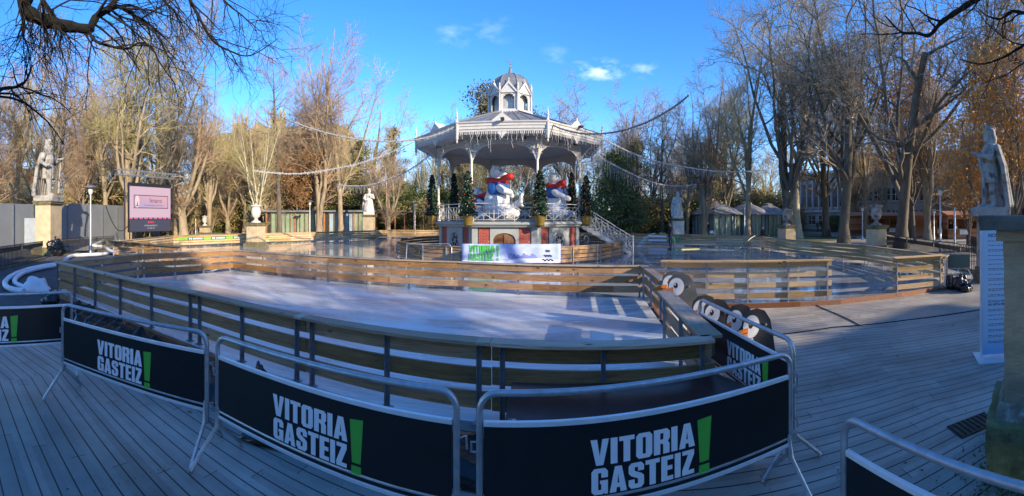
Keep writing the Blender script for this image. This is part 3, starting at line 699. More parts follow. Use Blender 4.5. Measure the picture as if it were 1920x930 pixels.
# narrow white pole guards by the left ring
mb = MB(); a = vp(800, 17.4); mb.tube([(a[0]-.9, a[1], 1.0), (a[0]+.95, a[1]+.1, 1.02), (a[0]+1.1, a[1]+.1, .9), (a[0]+1.1, a[1]+.1, .1)], .02, 8); mb.tube([(a[0]-.9, a[1], 1.0), (a[0]-.95, a[1], .1)], .02, 8)
tag(mb.build('handrail', M_galv, smooth=True), 'thin steel handrail bent down at its end, left of the blue banner', 'rail')

# ------------------------------------------------------------------ crowd barriers with printed panels
def barrier(p, q, label, lettering=True, seat=(.31, .67)):
    p = Vector((p[0], p[1], 0)); q = Vector((q[0], q[1], 0)); d = q-p; ln = d.length; rz = math.atan2(d.y, d.x)
    root = empty('crowd_barrier', p, rz, label, 'barrier', 'steel crowd barriers with black banners')
    H = 1.1; zb = .27; r = .021; c = .11; x0, x1 = .03, ln-.03
    def corner(cx, cz, a0):
        return [(cx+c*cos(a0+i*pi/10), 0, cz+c*sin(a0+i*pi/10)) for i in range(6)]
    pts = [(x1, 0, zb)]+corner(x1-c, H-c, 0)+corner(x0+c, H-c, pi/2)+[(x0, 0, zb)]
    f = MB(); f.tube(pts, r, 12)
    f.build('frame', M_galv, root, True)
    f = MB(); f.tube([(x0, .004, .44), (x1, .004, .44)], .017, 8); f.build('bottom_rail', M_galv, root, True)
    for x in (x0+.02, x1-.02):
        for s in (-1, 1):
            g_ = MB(); s2 = -1 if x < ln/2 else 1
            g_.tube([(x, 0, zb+.2), (x+.01*s2, s*.03, zb+.02), (x+.02*s2, s*.30, .03)], .017, 8); g_.ell((x+.02*s2, s*.30, .02), (.02, .02, .02), 8)
            g_.build('leg', M_galv, root, True)
    # hooks
    hk = MB(); hk.tube([(x1+.02, 0, .82), (x1+.06, 0, .84), (x1+.065, 0, .76)], .008, 6); hk.build('hook', M_galv, root, True); hk = MB(); hk.tube([(x1+.02, 0, .45), (x1+.06, 0, .47), (x1+.065, 0, .39)], .008, 6); hk.build('hook', M_galv, root, True); hk = MB()
    hk.tube([(x0-.02, 0, .80), (x0-.05, 0, .80), (x0-.05, 0, .74), (x0-.02, 0, .74)], .007, 6); hk.build('hook', M_galv, root, True)
    pn = MB(); pn.box((ln/2, -.003, .655), (ln-.115, .012, .50)); pn.build('panel', M_blackpanel, root)
    e = MB(); e.box((ln/2, -.004, .917), (ln-.11, .026, .032)); st = e.build('edge_strip', M_alu, root, bevel=.004)
    e = MB(); e.box((ln/2, -.004, .392), (ln-.11, .026, .028)); e.build('edge_strip', M_alu, root, bevel=.004)
    if lettering:
        a, b = seat; w_ = (b-a)*ln
        rot = (pi/2, 0, 0)
        letters('VITORIA', .158, .001, M_vinyl, 'lettering', root, (a*ln, -.0125, .640), rot, w_*.86)
        letters('GASTEIZ', .158, .001, M_vinyl, 'lettering', root, (a*ln+.006, -.0125, .462), rot, w_*.845)
        ex = MB(); X = a*ln+w_*.885
        ex.prism([(X, .80), (X+w_*.13, .81), (X+w_*.105, .515), (X+w_*.02, .515)], -.0115, -.0095); ex.prism([(X+w_*.015, .495), (X+w_*.11, .495), (X+w_*.11, .43), (X+w_*.012, .43)], -.0115, -.0095)
        ex.build('exclamation_mark', M_green, root)
    return root
barrier((-5.42, .3), (-5.05, 2.5), 'leftmost crowd barrier, cut by the picture edge, its banner ending in AZ', seat=(.27, .635))
barrier((-4.42, 2.02), (-2.50, 2.60), 'crowd barrier with the smallest whole banner lettering, left of the foreground')
barrier((-2.42, 2.59), (-.305, 2.365), 'crowd barrier in the foreground left of the narrow gap between two posts', seat=(.325, .685))
barrier((-.225, 2.37), (2.03, 2.35), 'crowd barrier with the largest lettering, in front of the brown platform')
barrier((2.36, 4.60), (2.20, 2.52), 'crowd barrier running away beside the penguin cutouts', seat=(.40, .80))
barrier((1.57, 1.43), (1.38, -.75), 'plain black crowd barrier cut off at the bottom right corner', lettering=False)

# ------------------------------------------------------------------ plywood platform behind the barrier
M_ply = mat('brown film faced plywood', (.065, .022, .018), .32, 0, .3, 3, .1, 14, stain=((.11, .05, .045), 3, .6))
root = empty('plywood_platform', (0, 0, 0), 0, 'brown film faced plywood platform behind the barrier banners', 'platform')
mb = MB(); mb.slab([(-.06, 2.98), (2.12, 2.93), (1.98, 3.52), (0, 3.80)], .55, .572); mb.build('deck_board', M_ply, root)
mb = MB(); mb.beam((-.04, 2.99, .52), (0.02, 3.78, .52), .05, .06); mb.beam((2.1, 2.95, .52), (1.96, 3.5, .52), .05, .06); mb.beam((-.02, 3.0, .52), (2.08, 2.95, .52), .05, .06); mb.build('frame', M_woodold, root)
for x, y in ((.0, 3.02), (2.05, 2.98), (.05, 3.72), (1.92, 3.45)):
    mb = MB(); mb.box((x, y, .3), (.06, .06, .40 if y > 3.3 else .60)); mb.v = [(a, b, c if c > .4 else (.1 if y > 3.3 else .0)) for a, b, c in mb.v]; mb.build('leg', M_woodold, root)

# ------------------------------------------------------------------ plastic sheets, bags and white pipes
def sheet(name, corners, nx, ny, amp, m, label, cat, base=.03, seed=1, freq=5):
    rng = np.random.default_rng(seed); ph = rng.random(12)*6; V = []; c = [np.array(q, float) for q in corners]
    for j in range(ny+1):
        for i in range(nx+1):
            u, v = i/nx, j/ny
            p = (c[0]*(1-u)+c[1]*u)*(1-v)+(c[3]*(1-u)+c[2]*u)*v
            ed = min(u, 1-u, v, 1-v)*6; ed = min(1, ed)
            h = sum(abs(sin(p[0]*freq*(1+.37*k)+p[1]*freq*(.8-.2*k)+ph[k]))*.5**k for k in range(4))
            V.append((p[0]+.05*sin(p[1]*4+ph[5]), p[1]+.05*sin(p[0]*5+ph[6]), base*(.15+ed*.85)+amp*h*ed))
    Q = [(j*(nx+1)+i, j*(nx+1)+i+1, (j+1)*(nx+1)+i+1, (j+1)*(nx+1)+i) for j in range(ny) for i in range(nx)]
    mb = MB(); mb.add(V, Q); o = mb.build(name, m)
    o.data.polygons.foreach_set('use_smooth', [True]*len(o.data.polygons))
    s = o.modifiers.new('thick', 'SOLIDIFY'); s.thickness = .004; s.offset = 1
    return tag(o, label, cat)
sheet('plastic_sheet', [(-8.6, 3.5), (-5.0, 3.2), (-5.0, 4.25), (-8.9, 4.38)], 110, 34, .13, M_tarp, 'crumpled black plastic sheet at the left with pale creases', 'plastic sheet', seed=3, freq=9)
sheet('plastic_sheet', [(-5.15, 3.35), (-2.4, 3.2), (-2.35, 3.9), (-5.0, 4.22)], 90, 22, .08, M_tarp, 'dark plastic sheet lying between the second banner and the ice', 'plastic sheet', seed=4, freq=8)
sheet('plastic_sheet', [(-2.45, 3.0), (.1, 3.05), (.05, 3.72), (-2.4, 3.95)], 60, 12, .028, M_tarp, 'smooth dark plastic sheet behind the foreground banner beside the platform', 'plastic sheet', seed=6, base=.11)
def bag(x, y, r, seed, label, h=1.0):
    rg = random.Random(seed); mb = MB()
    for i in range(7):
        a = rg.random()*6.28; mb.ell((cos(a)*r*.45, sin(a)*r*.45, r*h*rg.uniform(.3, .8)), (r*rg.uniform(.3, .55), r*rg.uniform(.3, .55), r*h*rg.uniform(.3, .6)), 10)
    mb.ell((0, 0, r*.4), (r*.7, r*.7, r*.5), 12); mb.tube([(0, 0, r*h*.9), (.02, .01, r*h*1.45)], [.05*r*3, .1*r], 7)
    mb.v = [(a, b, max(c, 0)) for a, b, c in mb.v]
    o = remesh(mb, 'rubbish_bag', M_tarp, r*.09, 2); o.location = (x, y, 0)
    tx = bpy.data.textures.get('crumple') or bpy.data.textures.new('crumple', 'CLOUDS'); tx.noise_scale = .12
    md = o.modifiers.new('crumple', 'DISPLACE'); md.texture = tx; md.strength = r*.35; md.mid_level = .5
    return tag(o, label, 'bag')
x, y = vp(95, 9.7); bag(x, y, .28, 1, 'black plastic bag lying by the left fence corner and the white pipes')
x, y = gp(497, 692, .1); bag(-3.05, 4.05, .17, 2, 'small black plastic bundle standing at the ice edge behind the second banner', 1.3)
x, y = vp(130, 23.2); bag(x+.2, y-1.0, .55, 3, 'large black rubbish bag beside the left statue pedestal', 1.4)
for i, (px, d, r) in enumerate([(1786, 12.0, .33), (1803, 11.8, .36), (1812, 11.5, .22)]):
    x, y = vp(px, d); bag(x, y, r, 10+i, ['black rubbish bag closest to the outer right fence corner', 'middle black rubbish bag under the leaning folded sign', 'smallest black rubbish bag nearest the mossy pedestal'][i])
M_pipe = mat('white insulated pipe', (.72, .73, .75), .5, 0, .08, 2, .15, 5, stain=((.4, .4, .4), 2, .66))
def pipe(pts, r, label):
    P = [Vector(p) for p in pts]; out = []
    for i in range(len(P)-1):      # smooth curve through the points
        a, b, c, d = P[max(i-1, 0)], P[i], P[i+1], P[min(i+2, len(P)-1)]
        for k in range(8):
            t = k/8; out.append(.5*((2*b)+(c-a)*t+(2*a-5*b+4*c-d)*t*t+(3*b-a-3*c+d)*t**3))
    out.append(P[-1]); mb = MB(); mb.tube(out, [r*(1+.06*sin(i*1.3)) for i in range(len(out))], 10)
    return tag(mb.build('insulated_pipe', M_pipe, smooth=True), label, 'pipe', 'white cooling pipes')
def gz(px, py, z=.1): return gp(px, py, z)+(z,)
pipe([gz(45, 546), gz(16, 540), gz(10, 528), gz(28, 514), gz(60, 503), gz(108, 494)], .085, 'outer white cooling pipe curving round on the asphalt at the far left')
pipe([gz(52, 541), gz(32, 533), gz(28, 524), gz(46, 511), gz(80, 502), gz(110, 497)], .08, 'inner white cooling pipe following the outer one on the asphalt')
pipe([gz(122, 487), gz(135, 480), gz(160, 478), gz(195, 476), gz(213, 471)], .10, 'white cooling pipe along the outside of the left fence')
pipe([gz(178, 461), gz(195, 463), gz(206, 470), gz(213, 474), gz(226, 470)], .11, 'white cooling pipe bending at the end of the low left fence')
pipe([gz(176, 460, .15), gz(192, 452, .3), gz(205, 445, .35), gz(218, 446, .3), gz(224, 452, .15)], .11, 'arched white cooling pipe beside the iron railing')
sheet('cloth_bundle', [gp(38, 551)+(0,), gp(98, 550)+(0,), gp(84, 534)+(0,), gp(46, 533)+(0,)], 26, 10, .12, M_pipe, 'white cloth bundle covering the pipe coupling at far left', 'cloth', seed=8, base=.12)
# cable on the deck and joint in the matting
def cable(pts, r, m, name, label, cat):
    mb = MB(); mb.tube(pts, r, 6); return tag(mb.build(name, m, smooth=True), label, cat)
cable([gz(x, y, .012) for x, y in ((1515, 566), (1530, 572), (1548, 580), (1568, 588), (1590, 598), (1611, 609))], .011, M_tarp, 'cable', 'black cable lying across the grey deck beside the counter fence', 'cable')
cable([gz(x, y, .008) for x, y in ((1425, 632), (1480, 625), (1560, 614), (1612, 610), (1700, 600), (1770, 591), (1842, 580))], .012, M_tarp, 'deck_joint', 'dark joint line crossing the deck to the right', 'joint')

# ------------------------------------------------------------------ bandstand
M_brick = bpy.data.materials.new('red painted brick'); n, l, b = nodes_of(M_brick)
t = n.new('ShaderNodeTexCoord'); mp = n.new('ShaderNodeMapping'); mp.inputs['Rotation'].default_value = (pi/2, 0, 0); l.new(t.outputs['Object'], mp.inputs[0])
br = n.new('ShaderNodeTexBrick'); br.inputs['Scale'].default_value = 1; br.inputs['Brick Width'].default_value = .26; br.inputs['Row Height'].default_value = .075; br.inputs['Mortar Size'].default_value = .008
br.inputs['Color1'].default_value = (.36, .045, .03, 1); br.inputs['Color2'].default_value = (.26, .035, .025, 1); br.inputs['Mortar'].default_value = (.42, .17, .13, 1)
l.new(mp.outputs[0], br.inputs['Vector'])
no = n.new('ShaderNodeTexNoise'); no.inputs['Scale'].default_value = 7; no.inputs['Detail'].default_value = 6; l.new(t.outputs['Object'], no.inputs['Vector'])
rp_ = n.new('ShaderNodeValToRGB'); rp_.color_ramp.elements[0].position = .67; rp_.color_ramp.elements[1].position = .7; l.new(no.outputs[0], rp_.inputs[0])
mx = n.new('ShaderNodeMix'); mx.data_type = 'RGBA'; l.new(rp_.outputs[0], mx.inputs[0]); l.new(br.outputs[0], mx.inputs[6]); mx.inputs[7].default_value = (.5, .36, .32, 1)
l.new(mx.outputs[2], b.inputs['Base Color']); b.inputs['Roughness'].default_value = .75
M_door = wood_mat('varnished door wood', (.24, .10, .035), (.12, .045, .018), grain=(10, 10, 1.4))
M_lightstr = mat('white tinsel', (.55, .55, .55), .5, 0, .1, 9)
M_dark = mat('dark recess', (.02, .022, .024), .8)

K = empty('bandstand', (KX, KY, 0), R(-4.2), 'white octagonal iron bandstand with a zinc dome on a red brick base', 'bandstand')
def octv(r, z, k): a = -pi/2-pi/8+k*pi/4; return Vector((r*cos(a), r*sin(a), z))
def octring(r, z): return [octv(r, z, k) for k in range(8)]
def facet(k, r):
    """matrix whose x runs along facet k, y points inward, origin mid facet on the ground"""
    a = -pi/2+k*pi/4; ap = r*cos(pi/8)
    return Matrix.Translation((ap*cos(a), ap*sin(a), 0)) @ Matrix.Rotation(a+pi/2, 4, 'Z')
def octloft(prof):
    mb = MB(); mb.lathe(prof, 8, ph=-pi/2-pi/8); return mb
mb = MB(); mb.lathe([(4.05, 0), (4.05, 1.78)], 8, ph=-pi/2-pi/8)
for k in range(8):   # corner pilasters
    for s in (-1, 1):
        M = facet(k, 4.15); mb.box(M @ Vector((s*1.455, .04, .9)), (.27, .12, 1.76), M=Matrix.Rotation(-pi/2+k*pi/4+pi/2, 4, 'Z'))
mb.build('base_wall', M_render, K)
mb = octloft([(4.3, 1.70), (4.36, 1.76), (4.36, 1.80), (4.46, 1.84), (4.46, 1.93), (4.40, 1.96)]); mb.build('cornice', M_render, K)
mb = octloft([(4.28, 0), (4.28, .22), (4.2, .26)]); mb.build('plinth', M_render, K)
def arch_poly(w_, z0, zs, rise, n_=12):
    pts = [(-w_/2, z0)]; 
    for i in range(n_+1):
        u = -1+2*i/n_; pts.append((u*w_/2, zs+rise*math.sqrt(max(0, 1-u*u))))
    pts.append((w_/2, z0)); return pts
def ringwall(mb, M, outer_w, outer_z, inner, y0, y1):
    """plate with an arched opening, built as quads between the arch and a rectangle"""
    z0 = inner[0][1]; pts = inner; out = []
    for x, z in pts[1:-1]: out.append((x/ (abs(pts[1][0])) * outer_w/2, outer_z))
    seq_i = pts; seq_o = [(-outer_w/2, z0)]+out+[(outer_w/2, z0)]
    seq_o[1] = (-outer_w/2, outer_z); seq_o[-2] = (outer_w/2, outer_z)
    k = len(seq_i); vs = []
    for y in (y0, y1):
        vs += [M @ Vector((x, y, z)) for x, z in seq_i]+[M @ Vector((x, y, z)) for x, z in seq_o]
    fs = []
    for i in range(k-1):
        fs += [(i, i+1, k+i+1, k+i), (2*k+i, 3*k+i, 3*k+i+1, 2*k+i+1), (i, 2*k+i, 2*k+i+1, i+1), (k+i, k+i+1, 3*k+i+1, 3*k+i)]
    mb.add(vs, fs)
for k in range(8):
    M = facet(k, 4.10); rot = -pi/2+k*pi/4+pi/2
    front = k in (0, 4)
    if front:
        for s in (-1, 1):
            q = MB(); q.box((0, 0, 0), (.55, .05, 1.36)); o = q.build('brick_panel', M_brick, K); o.location = M @ Vector((s*.98, 0.0, .98)); o.rotation_euler = (0, 0, rot)
        mb = MB(); ringwall(mb, M, 1.40, 1.72, arch_poly(1.10, .26, 1.10, .32), -.06, .03); mb.build('arch_surround', M_render, K)
        q = MB(); q.prism(arch_poly(1.10, .26, 1.10, .32), .0, .03, M=Matrix()); d_ = q.build('door', M_door, K); d_.matrix_local = M
        q = MB()
        for s in (-1, 1):
            for z0_, z1_ in ((.36, .72), (.80, 1.12)):
                q.box((s*.27, -.012, (z0_+z1_)/2), (.36, .02, z1_-z0_)); q.box((s*.27, -.028, (z0_+z1_)/2), (.24, .02, z1_-z0_-.12))
        q.box((0, -.02, .8), (.04, .03, 1.1)); q.build('door_panels', M_door, d_)
    else:
        for s in (-1, 1):
            q = MB(); q.box((0, 0, 0), (.46, .05, 1.36)); o = q.build('brick_panel', M_brick, K); o.location = M @ Vector((s*1.03, 0.0, .98)); o.rotation_euler = (0, 0, rot)
        mb = MB(); ringwall(mb, M, 1.52, 1.72, arch_poly(.78, .45, 1.08, .33), -.07, .03); mb.build('arch_surround', M_render, K)
        q = MB(); q.prism(arch_poly(.78, .45, 1.08, .33), -.01, .02); d_ = q.build('window', M_dark, K); d_.matrix_local = M
        q = MB()
        cz = .98
        for rr_ in (.10, .30):
            q.tube([(rr_*cos(a*pi/8), -.04, cz+rr_*sin(a*pi/8)) for a in range(16)], .013, 5, closed=True)
        for a in range(6):
            q.tube([(0, -.04, cz), (.37*cos(a*pi/3+.3), -.04, cz+.37*sin(a*pi/3+.3))], .011, 5)
            q.tube([(.37*cos(a*pi/3+.3), -.04, cz+.37*sin(a*pi/3+.3)), (.30*cos(a*pi/3+.8), -.04, cz+.30*sin(a*pi/3+.8)), (.37*cos(a*pi/3+1.35), -.04, cz+.37*sin(a*pi/3+1.35))], .009, 5)
        for s in (-1, 1): q.tube([(s*.36, -.04, .47), (s*.36, -.04, 1.1)], .012, 5)
        q.tube([(x*.93, -.04, z*1.0-.03) for x, z in arch_poly(.78, .47, 1.08, .33)], .012, 5)
        q.build('grille', M_white, d_)
q = octloft([(4.30, 1.955), (4.30, 1.99)]); q.build('floor_slab', M_galvd, K)
# columns and brackets
RC = 4.2
for k in range(8):
    p = octv(RC, 0, k)
    q = MB(); q.lathe([(.13, 1.99), (.13, 2.08), (.085, 2.14), (.078, 2.9), (.10, 2.92), (.10, 2.98), (.068, 3.02), (.06, 5.25), (.11, 5.30), (.06, 5.36), (.07, 5.42), (.14, 5.52), (.06, 5.56), (.06, 6.3)], 12)
    c = q.build('column', M_white, K, True); c.location = p
    out = Vector((p.x, p.y, 0)).normalized(); q = MB()
    def brk(dr, ln, zt, zb):   # curved scroll bracket
        pts = [(dr*(.05+ln*(1-cos(t_*pi/2/8)))+Vector((0, 0, zb+(zt-zb)*sin(t_*pi/2/8)))) for t_ in range(9)]
        q.tube(pts, .030, 6); m_ = dr*(ln*.42)+Vector((0, 0, zb+(zt-zb)*.56))
        q.tube([m_+dr*(.12*cos(u))+Vector((0, 0, .12*sin(u))) for u in np.linspace(0, 5.3, 10)], .016, 5)
        q.tube([dr*.06+Vector((0, 0, zt)), dr*ln+Vector((0, 0, zt))], .02, 5)
    brk(out, 1.05, 6.02, 5.05)
    tangent = Vector((-out.y, out.x, 0))
    for s in (-1, 1): brk(((out*-.38)+tangent*s).normalized(), .62, 5.78, 5.0)
    q.build('bracket', M_white, c, True)
# arched valances between the columns, with slats and lattice
for k in range(8):
    M = facet(k, RC); W = 2*RC*sin(pi/8)
    q = MB(); inner = [(-W/2+.03, 4.95)]+[(u*(W/2-.03), 4.95+.85*math.sqrt(max(0, 1-abs(u)**2.6))) for u in np.linspace(-1, 1, 17)]+[(W/2-.03, 4.95)]
    tops = [(-W/2+.03, 6.28)]+[(x, 6.28) for x, z in inner[1:-1]]+[(W/2-.03, 6.28)]
    kk = len(inner); vs = []
    for y in (-.012, .012): vs += [M @ Vector((x, y, z)) for x, z in inner]+[M @ Vector((x, y, z)) for x, z in tops]
    fs = []
    for i in range(kk-1): fs += [(i, i+1, kk+i+1, kk+i), (2*kk+i, 3*kk+i, 3*kk+i+1, 2*kk+i+1), (i, 2*kk+i, 2*kk+i+1, i+1)]
    q.add(vs, fs)
    q.tube([M @ Vector((x, 0, z)) for x, z in inner], .035, 6)
    for x in np.arange(-W/2+.12, W/2-.05, .095):
        u = abs(x)/(W/2-.03); zb_ = 4.95+.85*math.sqrt(max(0, 1-u**2.6))
        q.box(M @ Vector((x, -.02, (zb_+6.2)/2)), (.022, .016, 6.2-zb_), M=Matrix.Rotation(-pi/2+k*pi/4+pi/2, 4, 'Z'))
    q.box(M @ Vector((0, -.03, 6.0)), (W-.1, .03, .06), M=Matrix.Rotation(-pi/2+k*pi/4+pi/2, 4, 'Z'))
    for zc in (6.12,):
        for x in np.arange(-W/2+.2, W/2-.1, .2):
            q.tube([M @ Vector((x+.08*cos(a_), -.035, zc+.07*sin(a_))) for a_ in np.linspace(0, 2*pi, 8)[:-1]], .012, 4, closed=True)
    q.build('valance', M_white, K)
RE = 5.42
# soffit: sloping boards outside, ceiling inside
q = MB(); 
for r0_, z0_, r1_, z1_ in ((RE-.02, 6.16, RC, 6.30), (RC-.05, 6.3, 1.3, 7.55)):
    a_, b_ = octring(r0_, z0_), octring(r1_, z1_)
    vs = a_+b_; q.add(vs, [(i, (i+1) % 8, 8+(i+1) % 8, 8+i) for i in range(8)])
q.add(octring(1.3, 7.55), [tuple(range(8))])
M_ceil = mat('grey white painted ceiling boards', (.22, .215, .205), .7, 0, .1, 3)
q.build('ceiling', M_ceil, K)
q = MB()
for k in range(8):
    q.beam(octv(RE-.1, 6.12, k), octv(RC, 6.22, k), .07, .12); q.beam(octv(RC, 6.22, k), octv(1.3, 7.46, k), .08, .12)
    for f_ in (.35, .68):
        a_, b_ = octv(RC, 6.3, k).lerp(octv(1.3, 7.5, k), f_), octv(RC, 6.3, (k+1) % 8).lerp(octv(1.3, 7.5, (k+1) % 8), f_); q.beam(a_-Vector((0, 0, .06)), b_-Vector((0, 0, .06)), .05, .08)
    for f_ in (.25, .5, .75):
        a_ = octv(RE-.1, 6.13, k).lerp(octv(RE-.1, 6.13, (k+1) % 8), f_); b_ = octv(RC, 6.25, k).lerp(octv(RC, 6.25, (k+1) % 8), f_); q.beam(a_, b_, .04, .07)
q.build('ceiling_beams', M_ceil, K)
# stage spotlights under the eave
for k, f_ in ((7, .35), (0, .2), (0, .78), (1, .3), (1, .6)):
    a_ = octv(4.9, 5.98, k).lerp(octv(4.9, 5.98, (k+1) % 8), f_); q = MB(); q.tube([(0, 0, 0), (0, -.03, -.04), (0, -.14, -.12)], [.03, .055, .07], 8); o = q.build('spotlight', M_iron, K, True); o.location = a_
# fascia with mouldings and hanging teeth
q = octloft([(RE-.10, 6.12), (RE-.02, 6.14), (RE-.02, 6.22), (RE+.03, 6.25), (RE+.03, 6.36), (RE+.07, 6.39), (RE+.07, 6.48), (RE+.13, 6.52), (RE+.15, 6.58), (RE+.05, 6.60), (RE-.1, 6.60)]); q.build('fascia', M_white, K)
q = MB()
for k in range(8):
    M = facet(k, RE); W = 2*RE*sin(pi/8); rm = Matrix.Rotation(-pi/2+k*pi/4+pi/2, 4, 'Z'); n_ = 46
    for i in range(n_):
        x = -W/2+W*(i+.5)/n_; q.box(M @ Vector((x, .0, 6.08)), (.038, .02, .13), M=rm); q.add([M @ Vector((x-.019, 0, 6.015)), M @ Vector((x+.019, 0, 6.015)), M @ Vector((x, 0, 5.985)), M @ Vector((x, .012, 6.0))], [(0, 1, 2), (0, 3, 1), (1, 3, 2), (0, 2, 3)])
    q.prism([(-.24, 6.12), (.24, 6.12), (.18, 6.0), (.08, 5.95), (.05, 5.86), (0, 5.80), (-.05, 5.86), (-.08, 5.95), (-.18, 6.0)], -.02, .02, M=M)
q.build('dentil_trim', M_white, K)
for k in range(8):
    q = MB(); q.lathe([(.02, 5.62), (.05, 5.68), (.03, 5.74), (.07, 5.82), (.075, 6.55), (.09, 6.6), (.05, 6.66), (.045, 6.78), (.085, 6.84), (.03, 6.9), (.055, 6.98), (.02, 7.06), (.012, 7.2), (.003, 7.26)], 10)
    o = q.build('corner_finial', M_white, K, True); o.location = octv(RE+.04, 0, k)
# gablets
for k in range(8):
    M = facet(k, RE); rm = M
    q = MB(); q.prism([(-.5, 6.60), (.5, 6.60), (.09, 6.92), (0, 7.0), (-.09, 6.92)], -.04, .5, M=M); q.lathe([(.05, 6.95), (.065, 7.02), (.02, 7.1)], 8, c=tuple(M @ Vector((0, 0, 0)))[:2]+(0,))
    q.build('gablet', M_white, K)
# roof with standing seams
q = MB(); a_, b_ = octring(RE+.02, 6.60), octring(1.42, 8.02); q.add(a_+b_, [(i, (i+1) % 8, 8+(i+1) % 8, 8+i) for i in range(8)])
for k in range(8):
    q.beam(octv(RE, 6.63, k), octv(1.4, 8.05, k), .06, .07)
    for f_ in (.14, .28, .42, .56, .70, .84):
        a1 = octv(RE, 6.615, k).lerp(octv(RE, 6.615, (k+1) % 8), f_); u = min(1, min(f_, 1-f_)*2/(1-1.42/RE)*.92)
        ctr = octv(1.42, 8.03, k).lerp(octv(1.42, 8.03, (k+1) % 8), .5); e1 = a1+ (octv(1.42, 8.03, k).lerp(octv(1.42, 8.03, (k+1) % 8), f_)-a1)
        q.beam(a1, e1, .02, .03)
q.build('roof', M_zinc, K)
# lantern
lt = empty('lantern', (0, 0, 0)); lt.parent = K
RL = 1.22
q = octloft([(1.46, 7.98), (1.46, 8.08), (1.34, 8.12), (1.30, 8.2)]); q.build('lantern_base', M_white, lt)
for k in range(8):
    M = facet(k, RL); W = 2*RL*sin(pi/8); q = MB()
    ringwall(q, M, W-.04, 9.22, arch_poly(W-.30, 8.2, 8.82, .28), -.03, .03)
    q.prism([(-W/2-.03, 9.12), (-W/2+.05, 9.12), (0, 9.58), (W/2-.05, 9.12), (W/2+.03, 9.12), (0, 9.76)], -.16, .02, M=M)
    q.prism([(-W/2+.04, 9.10), (W/2-.04, 9.10), (0, 9.60)], -.10, .016, M=M)
    for i in range(7):
        u = -1+2*(i+.5)/7; q.ell(M @ Vector((u*(W-.34)/2, -.035, 8.82+.26*math.sqrt(max(0, 1-u*u)))), (.045, .02, .045), 6)
    q.lathe([(.03, 9.70), (.06, 9.77), (.02, 9.81), (.05, 9.86), (.005, 9.94)], 8, c=tuple(M @ Vector((0, -.08, 0)))[:2]+(0,))
    q.build('lantern_arch', M_white, lt)
    p = octv(RL+.10, 0, k); q = MB(); q.lathe([(.065, 8.12), (.065, 8.2), (.045, 8.26), (.045, 9.2), (.08, 9.26), (.06, 9.3), (.06, 9.42), (.03, 9.48), (.05, 9.56), (.004, 9.68)], 8); o = q.build('pinnacle', M_white, lt, True); o.location = p
q = octloft([(.95, 8.15), (.95, 9.2)]); q.build('lantern_core', mat('dusty grey lantern glazing', (.36, .37, .37), .35, 0, .25, 3), lt)
q = octloft([(1.16, 9.15), (1.20, 9.45), (1.18, 9.72), (1.06, 10.0), (.85, 10.22), (.57, 10.40), (.3, 10.50), (.12, 10.52)])
for k in range(8):
    q.tube([octv(r_+.01, z_, k) for r_, z_ in ((1.16, 9.2), (1.20, 9.45), (1.18, 9.72), (1.06, 10.0), (.85, 10.22), (.57, 10.40), (.15, 10.52))], .028, 6)
q.build('dome', M_zinc, K)
q = MB(); q.lathe([(.2, 10.48), (.14, 10.58), (.08, 10.82), (.05, 10.88), (.07, 10.91), (.03, 10.94), (.022, 11.08), (.05, 11.11), (.018, 11.14), (.012, 11.38), (.002, 11.42)], 10)
q.tube([(-.14, 0, 11.25), (-.05, 0, 11.2), (0, 0, 11.27), (.05, 0, 11.2), (.14, 0, 11.25), (.19, 0, 11.37)], .014, 5); q.tube([(0, -.12, 11.3), (0, .12, 11.3)], .012, 5); q.tube([(-.14, 0, 11.25), (-.17, 0, 11.35)], .012, 5)
q.build('finial', M_zinc, K, True)
# railing panels with crosses and stars
def rail_panel(mb, w_, z0, h):
    mb.tube([(-w_/2, 0, z0+h), (w_/2, 0, z0+h)], .020, 6); mb.tube([(-w_/2, 0, z0+.08), (w_/2, 0, z0+.08)], .014, 5); mb.tube([(-w_/2, 0, z0+h-.17), (w_/2, 0, z0+h-.17)], .012, 5)
    n_ = 3; cw = w_/n_
    for i in range(n_):
        cx = -w_/2+cw*(i+.5); lo, hi = z0+.08, z0+h-.17; mz = (lo+hi)/2
        mb.tube([(cx-cw/2+.02, 0, lo), (cx+cw/2-.02, 0, hi)], .018, 5); mb.tube([(cx-cw/2+.02, 0, hi), (cx+cw/2-.02, 0, lo)], .018, 5)
        mb.tube([(cx, 0, lo), (cx, 0, hi)], .014, 5); mb.tube([(cx-cw/2, 0, mz), (cx+cw/2, 0, mz)], .012, 5)
        mb.tube([(cx+.13*cos(a_), 0, mz+.13*sin(a_)) for a_ in np.linspace(0, 2*pi, 11)[:-1]], .012, 4, closed=True)
        for s in (-.28, .28): mb.tube([(cx+cw*s, 0, lo), (cx+cw*s, 0, hi)], .009, 4)
        mb.tube([(cx-cw/2, 0, z0), (cx-cw/2, 0, z0+h+(.04 if i else 0))], .020, 6)
for k in range(8):
    if k == 2: continue
    M = facet(k, RC+.02); W = 2*RC*sin(pi/8)-.2; q = MB(); rail_panel(q, W, 1.99, .88); o = q.build('railing', M_white, K); o.matrix_local = M
